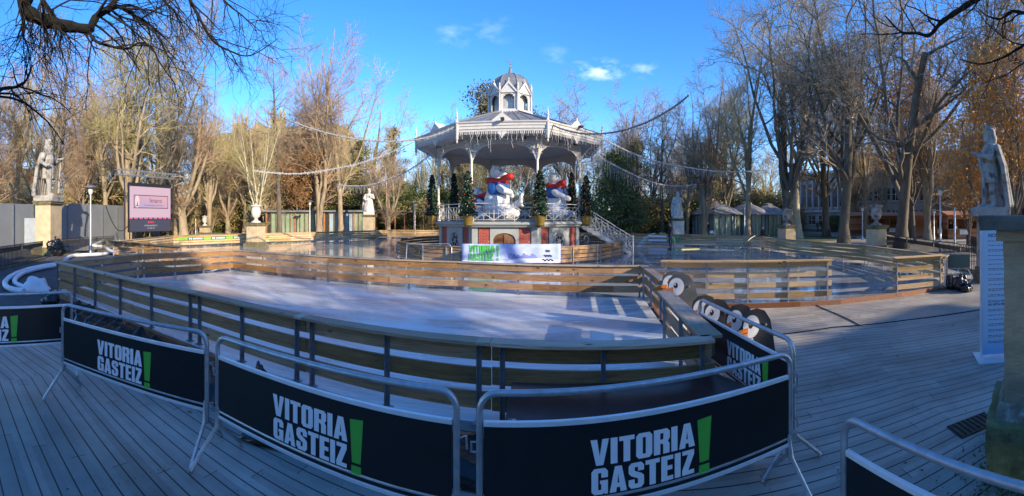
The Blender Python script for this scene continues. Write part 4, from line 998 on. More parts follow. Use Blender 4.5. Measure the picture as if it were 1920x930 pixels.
# stair on the right side
M = facet(2, 4.45); st = empty('stair'); st.parent = K; st.matrix_local = M
q = MB()
for i in range(11):
    z = 1.90-i*.172; y = -.30*i*.86
    q.box((0, y-.14, z-.03), (1.9, .30, .045))
q.beam((-.93, 0, 1.72), (-.93, -2.85, .08), .05, .2); q.beam((.93, 0, 1.72), (.93, -2.85, .08), .05, .2); q.build('steps', M_white, st)
for s in (-1, 1):
    q = MB(); x = s*.97
    def at_(t_, h): return (x, -2.85*t_, 1.95-1.78*t_+h)
    q.tube([at_(0, .9), at_(1, .9)], .022, 6); q.tube([at_(0, .12), at_(1, .12)], .016, 5); q.tube([at_(0, .72), at_(1, .72)], .013, 5)
    for i in range(8):
        t0_ = i/8; t1_ = (i+1)/8
        q.tube([at_(t0_, .12), at_(t1_, .72)], .015, 4); q.tube([at_(t0_, .72), at_(t1_, .12)], .015, 4); q.tube([at_(t0_, .0), at_(t0_, .9)], .016, 5); q.tube([at_(t0_+.06, .12), at_(t0_+.06, .72)], .009, 4)
    e_ = at_(1, 0); q.lathe([(.05, 0), (.05, 1.05), (.07, 1.1), (.02, 1.18)], 8, c=(e_[0], e_[1]-.03, .0)); q.tube([at_(0, 0), at_(0, .95)], .03, 6)
    q.tube([(x, -.2+.13*cos(a_), .95+.2*sin(a_)) for a_ in np.linspace(0, 5.5, 10)], .02, 5)
    q.build('stair_railing', M_white, st)
# icicle light strings along the eave
for k in (6, 7, 0, 1, 2):
    rg = random.Random(k+3); M = facet(k, RE+.09); W = 2*RE*sin(pi/8); q = MB(); x = -W/2+.05; i = 0
    q.tube([M @ Vector((-W/2+W*j/12, 0, 6.16+.01*(j % 2))) for j in range(13)], .008, 4)
    while x < W/2-.03:
        ln_ = rg.choice((.2, .35, .5, .8, .45, .3))*rg.uniform(.8, 1.15); z = 6.15; pts = [M @ Vector((x, 0, z))]; xx = x
        while z > 6.15-ln_:
            z -= .09; xx += rg.uniform(-.035, .035); pts.append(M @ Vector((xx, rg.uniform(-.02, .02), z)))
        q.tube(pts, .0065, 4); x += rg.uniform(.13, .24)
    q.build('icicle_lights', M_lightstr, K)
# floodlight shadows on the fascia come from small lamps standing out from it
for k in (0, 1):
    M = facet(k, RE+.15); q = MB(); q.box(M @ Vector((.05 if k == 0 else 0, -.12, 6.62)), (.16, .22, .1), M=Matrix.Rotation(-pi/2+k*pi/4+pi/2, 4, 'Z')); q.build('floodlight', M_iron, K)

# banner on the ring fence
ban_m = bpy.data.materials.new('printed winter banner'); n, l, b = nodes_of(ban_m)
t = n.new('ShaderNodeTexCoord'); sp = n.new('ShaderNodeSeparateXYZ'); l.new(t.outputs['Object'], sp.inputs[0])
no = n.new('ShaderNodeTexNoise'); no.inputs['Scale'].default_value = 1.3; no.inputs['Detail'].default_value = 5; l.new(t.outputs['Object'], no.inputs['Vector'])
cr = n.new('ShaderNodeValToRGB'); cr.color_ramp.elements[0].position = .35; cr.color_ramp.elements[1].position = .65; cr.color_ramp.elements[0].color = (.27, .36, .68, 1); cr.color_ramp.elements[1].color = (.50, .57, .82, 1)
l.new(no.outputs[0], cr.inputs[0]); l.new(cr.outputs[0], b.inputs['Base Color']); b.inputs['Roughness'].default_value = .6
B0 = gp(866, 493, .28); B1_ = gp(1052, 494, .28); bd = Vector((B1_[0]-B0[0], B1_[1]-B0[1], 0)); bl = bd.length; brz = math.atan2(bd.y, bd.x)
yb = min(B0[1], B1_[1])
BN = empty('banner', (B0[0]-.0, KY-RR*cos(pi/NR)-.32, 0), 0, 'pale blue winter banner with green lettering on the bandstand ring fence', 'banner'); s_ = (KY-RR*cos(pi/NR)-.32)/B0[1]; BN.location.x = B0[0]*s_; bl *= s_
q = MB(); nx = 30; vs = []
for j in range(5):
    for i in range(nx+1):
        vs.append((bl*i/nx, .012*sin(i*.9+j*.8)+.006*sin(i*2.3), .30+.78*j/4+.008*sin(i*.7)*(j == 4)))
q.add(vs, [(j*(nx+1)+i, j*(nx+1)+i+1, (j+1)*(nx+1)+i+1, (j+1)*(nx+1)+i) for j in range(4) for i in range(nx)]); o = q.build('cloth', ban_m, BN, True)
md = o.modifiers.new('thick', 'SOLIDIFY'); md.thickness = .004
gm = mat('grass green print', (.05, .42, .07), .6); bm_ = mat('lilac blue print', (.19, .23, .55), .6); wm_ = mat('snow white print', (.62, .68, .86), .6); km = mat('black print', (.02, .02, .03), .6)
letters('VITORIA', .30, .002, gm, 'lettering', BN, (.07*bl, -.025, .73), (pi/2, 0, 0), bl*.27, .03)
letters('GASTEIZ', .30, .002, gm, 'lettering', BN, (.07*bl, -.025, .40), (pi/2, 0, 0), bl*.25, .03)
q = MB(); X = bl*.352; q.prism([(X, 1.03), (X+.1, 1.03), (X+.08, .56), (X+.02, .56)], -.027, -.023); q.prism([(X+.01, .50), (X+.09, .50), (X+.09, .40), (X+.01, .40)], -.027, -.023); q.build('exclamation_mark', gm, BN)
q = MB(); rg = random.Random(2); x = bl*.48
while x < bl*.76:
    w_ = rg.uniform(.04, .11); h_ = rg.uniform(.06, .20); q.box((x+w_/2, -.021, .50+h_/2), (w_, .003, h_)); x += w_
q.build('city_silhouette', bm_, BN)
q = MB(); q.prism([(0.02, .305), (bl-.02, .305), (bl-.02, .42), (bl*.8, .50), (bl*.6, .47), (bl*.42, .40), (bl*.25, .36), (0.02, .40)], -.0195, -.018); q.build('snow_drift_print', wm_, BN)
for z, w_ in ((.80, .18), (.60, .32), (.42, .46)):
    q = MB()
    for i in range(6): q.box((bl*.87-w_/2+w_*(i+.5)/6, -.03, z+.02*(-1)**i), (w_/5.5, .003, .045+.02*(i % 2)))
    q.build('tree_print', km, BN)

# ------------------------------------------------------------------ potted Christmas trees round the bandstand
M_fir = leaf_mat('dark green artificial fir', (.018, .045, .026), .5, 3)
M_baub = mat('red and gold baubles', (.5, .06, .03), .3, .3, .3, 12)
M_spark = mat('white bead lights', (.8, .78, .7), .4)
def xmas():
    rng = np.random.default_rng(9); root = empty('potted_christmas_tree')
    q = MB(); q.lathe([(.20, 0), (.21, .02), (.27, .42), (.285, .44), (.285, .47), (.25, .47), (.24, .42), (.0, .42)], 20, cap=False); q.build('pot', M_gold, root, True)
    n_ = 1500; h = rng.random(n_)**1.15; az = rng.random(n_)*2*pi; r = (.37*(1-h)**.62+.05)*rng.uniform(.35, 1.05, n_)*(1+.14*np.sin(h*38))
    C = np.stack([np.cos(az)*r, np.sin(az)*r, .46+h*2.15], 1); V, Q = leaves(rng, C, .085)
    V2, Q2 = tubes([(np.array([[[0, 0, .4], [0, 0, 1.5], [0, 0, 2.68]]]), np.array([[.03, .02, .005]]), 5)]); V = np.concatenate([V, V2]); Q = np.concatenate([Q, Q2+4*n_])
    c = bpy.data.objects.new('branches', quads_mesh('branches', V, Q, M_fir, False)); COL.objects.link(c); c.parent = root
    me_ = c.data; me_.materials.append(M_baub); me_.materials.append(M_spark); bmx = bmesh.new(); bmx.from_mesh(me_)
    for mi_, n2, sz in ((1, 34, .035), (2, 46, .018)):
        for i in range(n2):
            hh = random.random(); a_ = random.random()*6.28; rr_ = .37*(1-hh)**.62+.06; gg = bmesh.ops.create_icosphere(bmx, subdivisions=1, radius=sz, matrix=Matrix.Translation((cos(a_)*rr_, sin(a_)*rr_, .5+hh*2.0)))
            for v_ in gg['verts']:
                for f_ in v_.link_faces: f_.material_index = mi_
    bmx.to_mesh(me_); bmx.free()
    return root
X0 = xmas()
xl = {0: 'potted fir with gold pot at the front left bandstand column', 1: 'potted fir with gold pot at the front right bandstand column', 2: 'potted fir at the sunlit right corner column beside the stair', 7: 'potted fir at the shaded left corner column', 6: 'potted fir behind the left corner column', 3: 'potted fir behind the stair top', 4: 'potted fir at the rear right column', 5: 'potted fir at the rear left column'}
first = True
for k in (0, 1, 2, 7, 6, 3):
    a = -pi/2-pi/8+k*pi/4+R(-4.2); r_ = 4.52
    if k in (2, 6, 7): r_ = 4.56
    loc = (KX+r_*cos(a), KY+r_*sin(a), 1.80 if k in (0, 1, 2, 7) else 1.97)
    o = X0 if first else dup(X0); first = False
    o.location = loc; o.rotation_euler = (0, 0, k*1.1); tag(o, xl[k], 'christmas tree', 'potted Christmas trees round the bandstand')
    if k == 7: o.scale = (.9, .9, 1.05)
    if k not in (0, 1, 2, 7): o.scale = (.9, .9, 1.15); o.location.x = KX+4.0*cos(a); o.location.y = KY+4.0*sin(a)
    q = MB(); q.box((0, 0, -.03), (.34, .34, .05)); q.build('pot_stand', M_iron, o)

# ------------------------------------------------------------------ tinsel polar bears on the bandstand floor
M_bear = mat('white tinsel mesh', (.72, .74, .76), .6, 0, .16, 14, .9, 45)
M_scarf = mat('red tinsel', (.62, .025, .02), .5, 0, .25, 14, .9, 50)
M_vest = mat('blue tinsel', (.01, .10, .36), .5, 0, .25, 14, .9, 50)
def bear(x, y, z, s, rz, label, paw=True, tall=True):
    root = empty('bear_figure', (x, y, z), rz, label, 'bear figure', 'tinsel polar bears on the bandstand'); root.scale = (s, s, s)
    q = MB()
    q.ell((0, 0, .85), (.62, .55, .82), 20); q.ell((0, 0, 1.45), (.48, .42, .5), 16); q.ell((0, -.02, 2.25), (.33, .33, .34), 18); q.ell((.0, 0, 1.85), (.3, .3, .35), 14)
    limb(q, [(.15, -.05, 2.18), (.42, -.12, 2.12), (.56, -.15, 2.09)], [.2, .13, .08])     # muzzle towards +x
    for sy in (-1, 1): q.ell((-.1, sy*.24, 2.5), (.09, .05, .1), 10)
    limb(q, [(.15, -.38, 1.55), (.5, -.5, 1.38), (.78, -.42, 1.28)], [.2, .17, .15]); limb(q, [(-.05, .40, 1.5), (.3, .5, 1.3), (.55, .5, 1.2)], [.2, .16, .14])
    limb(q, [(.2, -.30, .4), (.55, -.36, .34), (.85, -.36, .42)], [.34, .28, .2]); limb(q, [(.1, .32, .4), (.5, .38, .32), (.8, .4, .35)], [.32, .26, .2])
    if paw: limb(q, [(.7, .1, .6), (1.05, .0, .85)], [.16, .14]); q.ell((1.22, 0, .95), (.14, .24, .34), 14)
    remesh(q, 'body', M_bear, .035, 3, root)
    q = MB(); q.tube([(.40*cos(a_), .38*sin(a_), 1.83+.03*sin(2*a_)) for a_ in np.linspace(0, 2*pi, 19)[:-1]], .15, 10, closed=True); limb(q, [(.30, -.30, 1.86), (.56, -.42, 1.95), (.82, -.46, 2.0)], [.13, .15, .17])
    remesh(q, 'scarf', M_scarf, .035, 2, root)
    q = MB()
    for s0, s1 in ((-1.9, -.55), (.55, 1.9)):
        for i in range(9):
            a_ = s0+(s1-s0)*i/8-.0; q.ell((.50*cos(a_), .46*sin(a_), 1.50-.05*i % .1), (.15, .15, .30), 10)
    remesh(q, 'vest', M_vest, .035, 2, root)
    for nm_, c_, r_ in (('nose', (.63, -.15, 2.11), .055), ('eye', (.26, -.24, 2.33), .037), ('eye', (.24, .2, 2.33), .037)): q = MB(); q.ell(c_, (r_, r_, r_), 10); q.build(nm_, M_iron, root, True)
    if paw:
        q = MB(); q.ell((1.31, -.03, .95), (.07, .17, .25), 12); q.build('paw_pad', M_iron, root, True)
    return root
x, y = vp(932, 21.4); bear(x, y, 2.0, 1.16, R(-18), 'largest tinsel polar bear, red scarf and blue vest, in the middle of the bandstand')
x, y = vp(894, 22.3); bear(x, y, 2.0, .74, R(-10), 'smallest tinsel bear with red scarf, half hidden behind the front left fir', paw=False)
x, y = vp(1041, 22.4); bear(x, y, 2.0, 1.05, R(-40), 'tinsel polar bear at the right of the bandstand, behind the front right fir', paw=False)

# ------------------------------------------------------------------ tinsel garlands
def garland(pts, r, label, m, icicle=0.0, seed=1):
    P = [Vector(p) for p in pts]; out = []
    for i in range(len(P)-1):
        a, b, c, d = P[max(i-1, 0)], P[i], P[i+1], P[min(i+2, len(P)-1)]
        for k in range(14):
            t = k/14; out.append(.5*((2*b)+(c-a)*t+(2*a-5*b+4*c-d)*t*t+(3*b-a-3*c+d)*t**3))
    out.append(P[-1]); rg = random.Random(seed); q = MB(); q.tube(out, r*.55, 6)
    for a, b in zip(out[:-1], out[1:]):
        for _ in range(int(max(4, (b-a).length*70))):
            p = a.lerp(b, rg.random()); v = Vector((rg.gauss(0, 1), rg.gauss(0, 1), rg.gauss(0, 1))).normalized(); e = p+v*r*rg.uniform(1.1, 2.0); u = v.orthogonal()*.008
            q.add([p-u, p+u, e+u, e-u], [(0, 1, 2, 3)])
    root = q.build('tinsel_garland', m); tag(root, label, 'garland', 'tinsel garlands strung from the bandstand')
    if icicle:
        q = MB()
        for a, b in zip(out[:-1], out[1:]):
            for _ in range(int(max(1, (b-a).length*3.6))):
                p = a.lerp(b, rg.random()); ln_ = icicle*rg.uniform(.3, 1.2); pp = [p]; z = 0
                while z < ln_: z += .1; pp.append(p+Vector((rg.uniform(-.03, .03), rg.uniform(-.03, .03), -z)))
                q.tube(pp, .006, 4)
        q.build('icicle_lights', M_lightstr, root)
    return root
M_tin = mat('white tinsel strands', (.42, .42, .42), .5, 0, .1, 9); M_tind = mat('shade greyed tinsel strands', (.20, .21, .22), .6, 0, .15, 9)  # second tinsel is the white one darkened to carry shade
def path(l_, d0, d1):
    n_ = len(l_); x0_, x1_ = l_[0][0], l_[-1][0]
    return [p3(x, y, d0+(d1-d0)*(x-x0_)/(x1_-x0_)) for x, y in l_]
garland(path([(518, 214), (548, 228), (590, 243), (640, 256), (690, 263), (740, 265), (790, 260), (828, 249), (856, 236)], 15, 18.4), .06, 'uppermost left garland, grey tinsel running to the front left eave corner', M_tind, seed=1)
garland(path([(475, 320), (520, 325), (570, 325), (625, 317), (680, 305), (730, 287), (776, 266)], 25, 21), .055, 'middle left garland of bright tinsel ending high at the left eave corner', M_tin, .0, 2)
garland(path([(632, 347), (665, 349), (700, 346), (740, 332), (775, 314), (806, 291)], 33, 25.5), .06, 'lowest left garland sagging above the left centre statue', M_tin, .5, 3)
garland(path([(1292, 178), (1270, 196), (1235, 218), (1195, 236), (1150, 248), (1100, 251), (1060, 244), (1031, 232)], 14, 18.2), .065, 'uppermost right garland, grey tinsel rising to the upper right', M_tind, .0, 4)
garland(path([(1436, 319), (1390, 322), (1340, 321), (1290, 314), (1240, 305), (1190, 289), (1133, 262)], 26, 21), .055, 'middle right garland ending among the trees above the urn', M_tin, .4, 5)
garland(path([(1306, 346), (1275, 349), (1240, 346), (1205, 335), (1170, 319), (1145, 306), (1120, 292)], 32, 25.5), .065, 'lowest right garland above the pale right centre statue', M_tin, .9, 6)
garland(path([(1033, 322), (1045, 343), (1060, 358), (1076, 366)], 26.5, 30), .05, 'short garland seen between the columns behind the right hand bear', M_tin, .3, 7)

# ------------------------------------------------------------------ statues and urns
def pedestal(root, w_, h, m, wide=1.18, d_=None):
    d_ = d_ or w_
    q = MB(); q.box((0, 0, .16), (w_*1.35, d_*1.35, .32)); q.box((0, 0, .38), (w_*1.2, d_*1.2, .14)); q.build('pedestal_base', M_moss, root, bevel=.04)
    q = MB(); q.box((0, 0, (.45+h-.28)/2), (w_, d_, h-.28-.45)); q.build('pedestal', m, root, bevel=.02)
    q = MB(); q.box((0, 0, h-.24), (w_*1.08, d_*1.08, .08)); q.box((0, 0, h-.15), (w_*wide, d_*wide, .12)); q.box((0, 0, h-.06), (w_*(wide+.08), d_*(wide+.08), .07)); q.build('pedestal_cap', M_moss, root, bevel=.02)
def knight(root, z0, H, m, mirror=1, voxel=.024, hat='helmet'):
    """a cloaked warrior king: figure faces +x (times mirror), H its height"""
    s = H/3.0; q = MB()
    def P(x, y, z): return (x*s*mirror, y*s, z0+z*s)
    def S(*r): return [a*s for a in r]
    q.box(P(0, 0, .14), (1.15*s, .95*s, .30*s))
    limb(q, [P(.12, -.12, .38), P(.14, -.13, .85), P(.04, -.12, 1.45)], S(.11, .13, .19)); limb(q, [P(-.12, .14, .38), P(-.06, .14, .85), P(-.02, .1, 1.45)], S(.11, .13, .18))
    q.ell(P(.22, -.13, .33), (.2*s, .1*s, .08*s)); q.ell(P(0, .16, .33), (.2*s, .1*s, .08*s))
    for i in range(14):       # pleated skirt
        a = 2*pi*i/14; limb(q, [P(.30*cos(a)*.75, .30*sin(a), 1.12), P(.22*cos(a), .23*sin(a), 1.55)], S(.07, .06), 7)
    q.ell(P(0, 0, 1.62), (.26*s, .25*s, .24*s)); q.ell(P(.02, 0, 1.98), (.28*s, .33*s, .36*s)); q.ell(P(0, 0, 2.24), (.24*s, .38*s, .14*s))
    limb(q, [P(.0, 0, 2.3), P(.03, 0, 2.48)], S(.11, .1)); q.ell(P(.06, 0, 2.64), (.15*s, .135*s, .19*s)); q.ell(P(.19, 0, 2.62), (.05*s, .035*s, .05*s)); q.ell(P(.12, 0, 2.52), (.10*s, .1*s, .12*s))
    q.ell(P(-.1, 0, 2.52), (.14*s, .17*s, .24*s))
    if hat == 'helmet': q.ell(P(.0, 0, 2.76), (.2*s, .17*s, .16*s)); q.ell(P(-.02, 0, 2.9), (.2*s, .04*s, .09*s)); q.ell(P(.14, 0, 2.73), (.12*s, .14*s, .03*s))
    elif hat == 'crown': q.lathe([(.15*s, 0), (.2*s, .16*s), (.12*s, .17*s)], 12, c=P(.02, 0, 2.72))
    limb(q, [P(.0, -.36, 2.2), P(-.02, -.50, 1.85), P(.22, -.48, 1.66), P(.30, -.35, 1.70)], S(.13, .115, .09, .07)); limb(q, [P(.0, .36, 2.2), P(.1, .46, 1.85), P(.38, .34, 1.95), P(.52, .28, 1.98)], S(.13, .11, .09, .07))
    q.ell(P(.56, .26, 1.99), (.13*s, .1*s, .06*s)); limb(q, [P(.42, .2, 2.0), P(.66, .3, 2.02)], S(.05, .05))
    limb(q, [P(.45, .38, 1.9), P(.32, .44, 1.2), P(.28, .42, .45)], S(.045, .05, .06))
    # cloak falling behind
    for i in range(13):
        u = -1+2*i/12; fold = .05*(i % 2)
        limb(q, [P(-.13-fold-.06*(1-u*u), .38*u, 2.25), P(-.32-fold*1.4-.08*(1-u*u), .45*u, 1.6), P(-.42-fold*1.8-.06*(1-u*u), .47*u, .9), P(-.50-fold*2-.1*(1-abs(u)), .46*u, .34)], S(.085, .085, .085, .10), 7)
    o = remesh(q, 'figure', m, voxel*s, 1, root, .4)
    return o
def robed(root, z0, H, m, seed=1, voxel=.03):
    """a robed king with crossed drapery"""
    s = H/2.6; q = MB(); rg = random.Random(seed)
    def P(x, y, z): return (x*s, y*s, z0+z*s)
    def S(*r): return [a*s for a in r]
    q.box(P(0, 0, .12), (.95*s, .8*s, .26*s))
    for i in range(16):
        a = 2*pi*i/16; k = 1+.12*(i % 2)
        limb(q, [P(.36*cos(a)*k+.03, .30*sin(a)*k, .28), P(.33*cos(a)*k-.02, .26*sin(a)*k, .9), P(.22*cos(a)*k, .2*sin(a)*k, 1.5)], S(.09, .085, .08), 7)
    q.ell(P(0, 0, 1.65), (.30*s, .24*s, .36*s)); q.ell(P(0, 0, 1.88), (.36*s, .2*s, .13*s)); limb(q, [P(0, 0, 1.95), P(.0, -.02, 2.1)], S(.1, .09))
    q.ell(P(0, -.03, 2.24), (.13*s, .15*s, .17*s)); q.ell(P(0, -.17, 2.22), (.03*s, .05*s, .04*s)); q.ell(P(0, -.06, 2.12), (.1*s, .11*s, .12*s)); q.ell(P(0, .05, 2.2), (.17*s, .13*s, .22*s)); q.lathe([(.12*s, 0), (.16*s, .13*s), (.1*s, .14*s)], 10, c=P(0, 0, 2.34))
    limb(q, [P(-.34, 0, 1.85), P(-.47, -.08, 1.5), P(-.3, -.26, 1.38), P(-.1, -.3, 1.45)], S(.12, .11, .09, .07)); limb(q, [P(.34, 0, 1.85), P(.46, -.1, 1.55), P(.3, -.28, 1.6), P(.12, -.3, 1.75)], S(.12, .11, .09, .07))
    for i in range(5): limb(q, [P(.34-.04*i, -.16-.03*i, 1.85-.05*i), P(0, -.34, 1.35-.1*i), P(-.38, -.2, .95-.12*i)], S(.06, .065, .06), 7)
    limb(q, [P(-.42, .05, 1.7), P(-.55, .08, 1.0), P(-.5, .05, .3)], S(.1, .12, .12))
    return remesh(q, 'figure', m, voxel*s, 1, root, .4)
x, y = vp(91, 23.3)
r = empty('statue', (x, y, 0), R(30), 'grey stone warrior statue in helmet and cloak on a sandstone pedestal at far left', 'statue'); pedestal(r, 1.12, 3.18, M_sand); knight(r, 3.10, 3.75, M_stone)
x, y = vp(1856, 13.7)
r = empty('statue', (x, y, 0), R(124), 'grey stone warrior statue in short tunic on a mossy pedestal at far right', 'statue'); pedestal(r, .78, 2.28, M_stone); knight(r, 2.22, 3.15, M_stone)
x, y = vp(692, 42.5)
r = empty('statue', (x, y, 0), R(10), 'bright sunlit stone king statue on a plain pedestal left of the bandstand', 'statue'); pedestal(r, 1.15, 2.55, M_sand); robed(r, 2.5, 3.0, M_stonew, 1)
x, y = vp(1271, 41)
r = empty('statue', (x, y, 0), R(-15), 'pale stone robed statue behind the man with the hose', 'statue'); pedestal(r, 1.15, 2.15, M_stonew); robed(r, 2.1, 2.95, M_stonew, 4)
def urn(px, d, ph, uh, w_, m, label, rz=0):
    x, y = vp(px, d); r = empty('stone_urn', (x, y, 0), rz, label, 'urn'); pedestal(r, w_, ph, M_sand)
    s = uh/1.6; q = MB(); q.lathe([(.42*s, 0), (.42*s, .1*s), (.3*s, .14*s), (.16*s, .24*s), (.13*s, .34*s), (.2*s, .40*s), (.36*s, .55*s), (.42*s, .85*s), (.40*s, 1.1*s), (.34*s, 1.28*s), (.37*s, 1.34*s), (.5*s, 1.4*s), (.52*s, 1.5*s), (.44*s, 1.52*s), (.3*s, 1.46*s), (.12*s, 1.5*s), (.05*s, 1.62*s), (.01, 1.66*s)], 24, c=(0, 0, ph-.03)); q.build('vase', m, r, True)
urn(480, 28.5, 1.85, 1.35, 1.0, M_stonew, 'sunlit stone urn on a sandstone block in front of the straw coloured young tree')
urn(1475, 30, 1.65, 1.3, .98, M_stone, 'round stone urn on a yellow block left of the right hand trees')
urn(1643, 24.5, 1.75, 1.3, .92, M_stone, 'dark stone urn on a square block in front of the brown market huts')
urn(384, 47, 1.3, 1.2, .9, M_stonew, 'small distant urn on a yellow block among the trees behind the green fence strip')
urn(1590, 58, 1.6, 2.2, .9, M_stonew, 'small distant stone ornament on the lawn left of the market huts')

# ------------------------------------------------------------------ street lamps
M_lampg = mat('milky lamp glass', (.62, .62, .58), .35, 0, .05)
def lamp():
    r = empty('street_lamp'); q = MB(); q.lathe([(.10, 0), (.10, .5), (.065, .55), (.055, 3.4), (.09, 3.42)], 12); q.build('pole', M_galv, r, True)
    q = MB(); q.lathe([(.08, 3.40), (.13, 3.5), (.17, 3.72), (.16, 3.76)], 12); q.build('lamp_glass', M_lampg, r, True)
    q = MB(); q.lathe([(.2, 3.75), (.44, 3.78), (.45, 3.82), (.2, 3.88), (.06, 3.95)], 16); q.build('lamp_hood', M_galvd, r, True)
    return r
LP = lamp(); first = True
for px, ty, d, lb in [(170, 348, 23.5, 'street lamp with a flat hood between the left statue and the video screen'), (367, 380, 52, 'thin street lamp at the right edge of the video screen lawn'), (581, 376, 44, 'street lamp in front of the green glass pavilion'),
        (778, 379, 47, 'street lamp between the left centre statue and the bandstand'), (763, 393, 60, 'smaller lamp just left of the lamp beside the bandstand'), (1131, 393, 56, 'lamp rising behind the bandstand stair'), (1180, 384, 46, 'lamp at the foot of the big dark conifer'), (1396, 379, 40, 'lamp in front of the slate roofed pavilions'),
        (1439, 400, 60, 'distant lamp at the right end of the slate roofed pavilions'), (1617, 388, 39, 'lamp standing left of the dark urn and the market huts'), (1668, 400, 50, 'small lamp seen right of the dark urn'), (1751, 393, 38, 'shorter lamp left of the tallest right hand lamp'), (1763, 352, 25.5, 'tallest lamp right of the large trunk, in front of the hooped railing')]:
    x, y = vp(px, d); h = zz(ty, d); o = LP if first else dup(LP); first = False
    o.location = (x, y, 0); o.scale = (1, 1, h/3.9); tag(o, lb, 'street lamp', 'park street lamps')
x, y = vp(1790, 25); q = MB(); q.lathe([(.07, 0), (.055, 2.8), (.05, 2.82)], 10, c=(x, y, 0)); tag(q.build('steel_post', M_galv, smooth=True), 'plain steel post right of the tallest lamp', 'post')

# ------------------------------------------------------------------ grey hoarding and video screen at left
M_hoard = mat('blue grey hoarding sheet', (.20, .22, .245), .38, .1, .1, .9, .05, 4)
h0 = gp(-70, 478, 0); h0 = vp(-60, 24.0); h1 = vp(128, 29.5); h2 = vp(245, 36)
r = empty('hoarding', (0, 0, 0), 0, 'blue grey sheet metal hoarding behind the left statue', 'hoarding')
def wall_run(name, a, b, z1, th, m, parent, n_, z0=0):
    q = MB(); a = Vector((a[0], a[1], 0)); b = Vector((b[0], b[1], 0))
    for i in range(n_):
        p, s = a.lerp(b, (i+.01)/n_), a.lerp(b, (i+.99)/n_); q.beam((p.x, p.y, (z0+z1)/2), (s.x, s.y, (z0+z1)/2), th+.02*(i % 2), z1-z0)
    return q.build(name, m, parent)
wall_run('panel', h0, h1, 3.1, .05, M_hoard, r, 5); wall_run('panel', h1, h2, 3.25, .05, M_hoard, r, 4)
for i in range(10):
    p = Vector((h0[0], h0[1], 0)).lerp(Vector((h1[0], h1[1], 0)), i/5) if i <= 5 else Vector((h1[0], h1[1], 0)).lerp(Vector((h2[0], h2[1], 0)), (i-5)/4)
    q = MB(); q.box((p.x*.996, p.y*.996, 1.55), (.07, .07, 3.15)); q.build('post', M_galvd, r)
a = Vector((*vp(46, 26.2), 0)); b = Vector((*vp(68, 26.6), 0)); q = MB(); q.beam((a.x, a.y, 1.15), (b.x, b.y, 1.15), .04, 2.0); q.build('door', mat('pale grey door sheet', (.42, .47, .52), .4), r)
S0 = Vector((*vp(243, 29.0), 0)); S1 = Vector((*vp(319.5, 31.5), 0)); sdv = S1-S0; sl = sdv.length; srz = math.atan2(sdv.y, sdv.x)
r = empty('video_screen', S0, srz, 'large outdoor video screen showing a pink and lilac advertisement', 'video screen')
zt = zz(343, 29.0); zb = zz(441, 29.0)+.25
M_pink = mat('lit pink screen', (.02, .02, .02), .5, 0, 0, emit=(.58, .42, .60), estr=.32)
q = MB(); q.box((sl/2, .10, (zt+zb)/2), (sl+.1, .18, zt-zb+.1)); q.build('cabinet', M_iron, r)
sz = zb+.95
q = MB(); q.box((sl/2, -.005, (sz+zt-.22)/2), (sl-.02, .03, zt-.22-sz)); q.build('screen', M_pink, r)
M_navy = mat('dark lit screen strip', (.01, .01, .012), .4, 0, 0, emit=(.035, .04, .075), estr=.5)
q = MB(); q.box((sl/2, -.005, (zb+sz)/2-.02), (sl-.02, .03, sz-zb-.04)); q.build('screen', M_navy, r)
def emi(name, c, s=.34): return mat(name, (.01, .01, .01), .5, 0, 0, emit=c, estr=s)
q = MB(); n_ = 17
for i in range(n_):
    q.cur = i % 2; x = sl*(i+.1)/n_; q.prism([(x, sz-.02), (x+sl/n_*.6, sz-.02), (x+sl/n_*.9-.1*sl/n_, sz+.1), (x-.1*sl/n_, sz+.1)], -.026, -.022)
q.build('border_stripes', [emi('lit magenta', (.75, .05, .28)), emi('lit black', (.03, .02, .05))], r)
cx0, cx1 = sl*.09, sl*.93; cz0, cz1 = sz+(zt-sz)*.30, sz+(zt-sz)*.68
q = MB(); q.box(((cx0+cx1)/2, -.026, (cz0+cz1)/2), (cx1-cx0, .006, cz1-cz0)); q.build('card_border', emi('lit dark plum', (.10, .04, .09)), r)
M_card = bpy.data.materials.new('lit lilac to salmon card'); n, l, b = nodes_of(M_card); t = n.new('ShaderNodeTexCoord'); cr = n.new('ShaderNodeValToRGB'); l.new(t.outputs['Generated'], cr.inputs[0]); cr.color_ramp.elements[0].color = (.36, .32, .62, 1); cr.color_ramp.elements[1].color = (.80, .38, .36, 1); l.new(cr.outputs[0], b.inputs['Emission Color']); b.inputs['Emission Strength'].default_value = .34; b.inputs['Base Color'].default_value = (.01, .01, .01, 1)
q = MB(); q.box(((cx0+cx1)/2, -.031, (cz0+cz1)/2), (cx1-cx0-.12, .006, cz1-cz0-.12)); q.build('card', M_card, r)
q = MB(); q.ell((cx0+.32, -.035, (cz0+cz1)/2), (.2, .004, .46), 20); q.build('oval', emi('lit pale pink', (.75, .60, .68)), r)
q = MB(); q.ell((cx0+.32, -.041, cz0+.2), (.11, .003, .04), 10); q.ell((cx0+.32, -.041, cz0+.32), (.04, .003, .12), 10); q.ell((cx0+.32, -.041, cz0+.47), (.03, .003, .035), 8); q.build('seated_silhouette', emi('lit near black', (.02, .01, .03)), r)
dk = emi('lit plum text', (.09, .03, .09)); text('Imaro', .52, dk, 'lettering', r, (sl*.46, -.037, (cz0+cz1)/2-.06), (pi/2, 0, 0), .001); text('Terapia Energética y Bienestar', .155, dk, 'lettering', r, (sl*.33, -.037, cz0+.2), (pi/2, 0, 0), .001)
text('IMARO', .2, emi('lit red text', (.7, .04, .10)), 'lettering', r, (sl*.5, -.026, sz-.32), (pi/2, 0, 0), .001, align='CENTER', bold=.01)
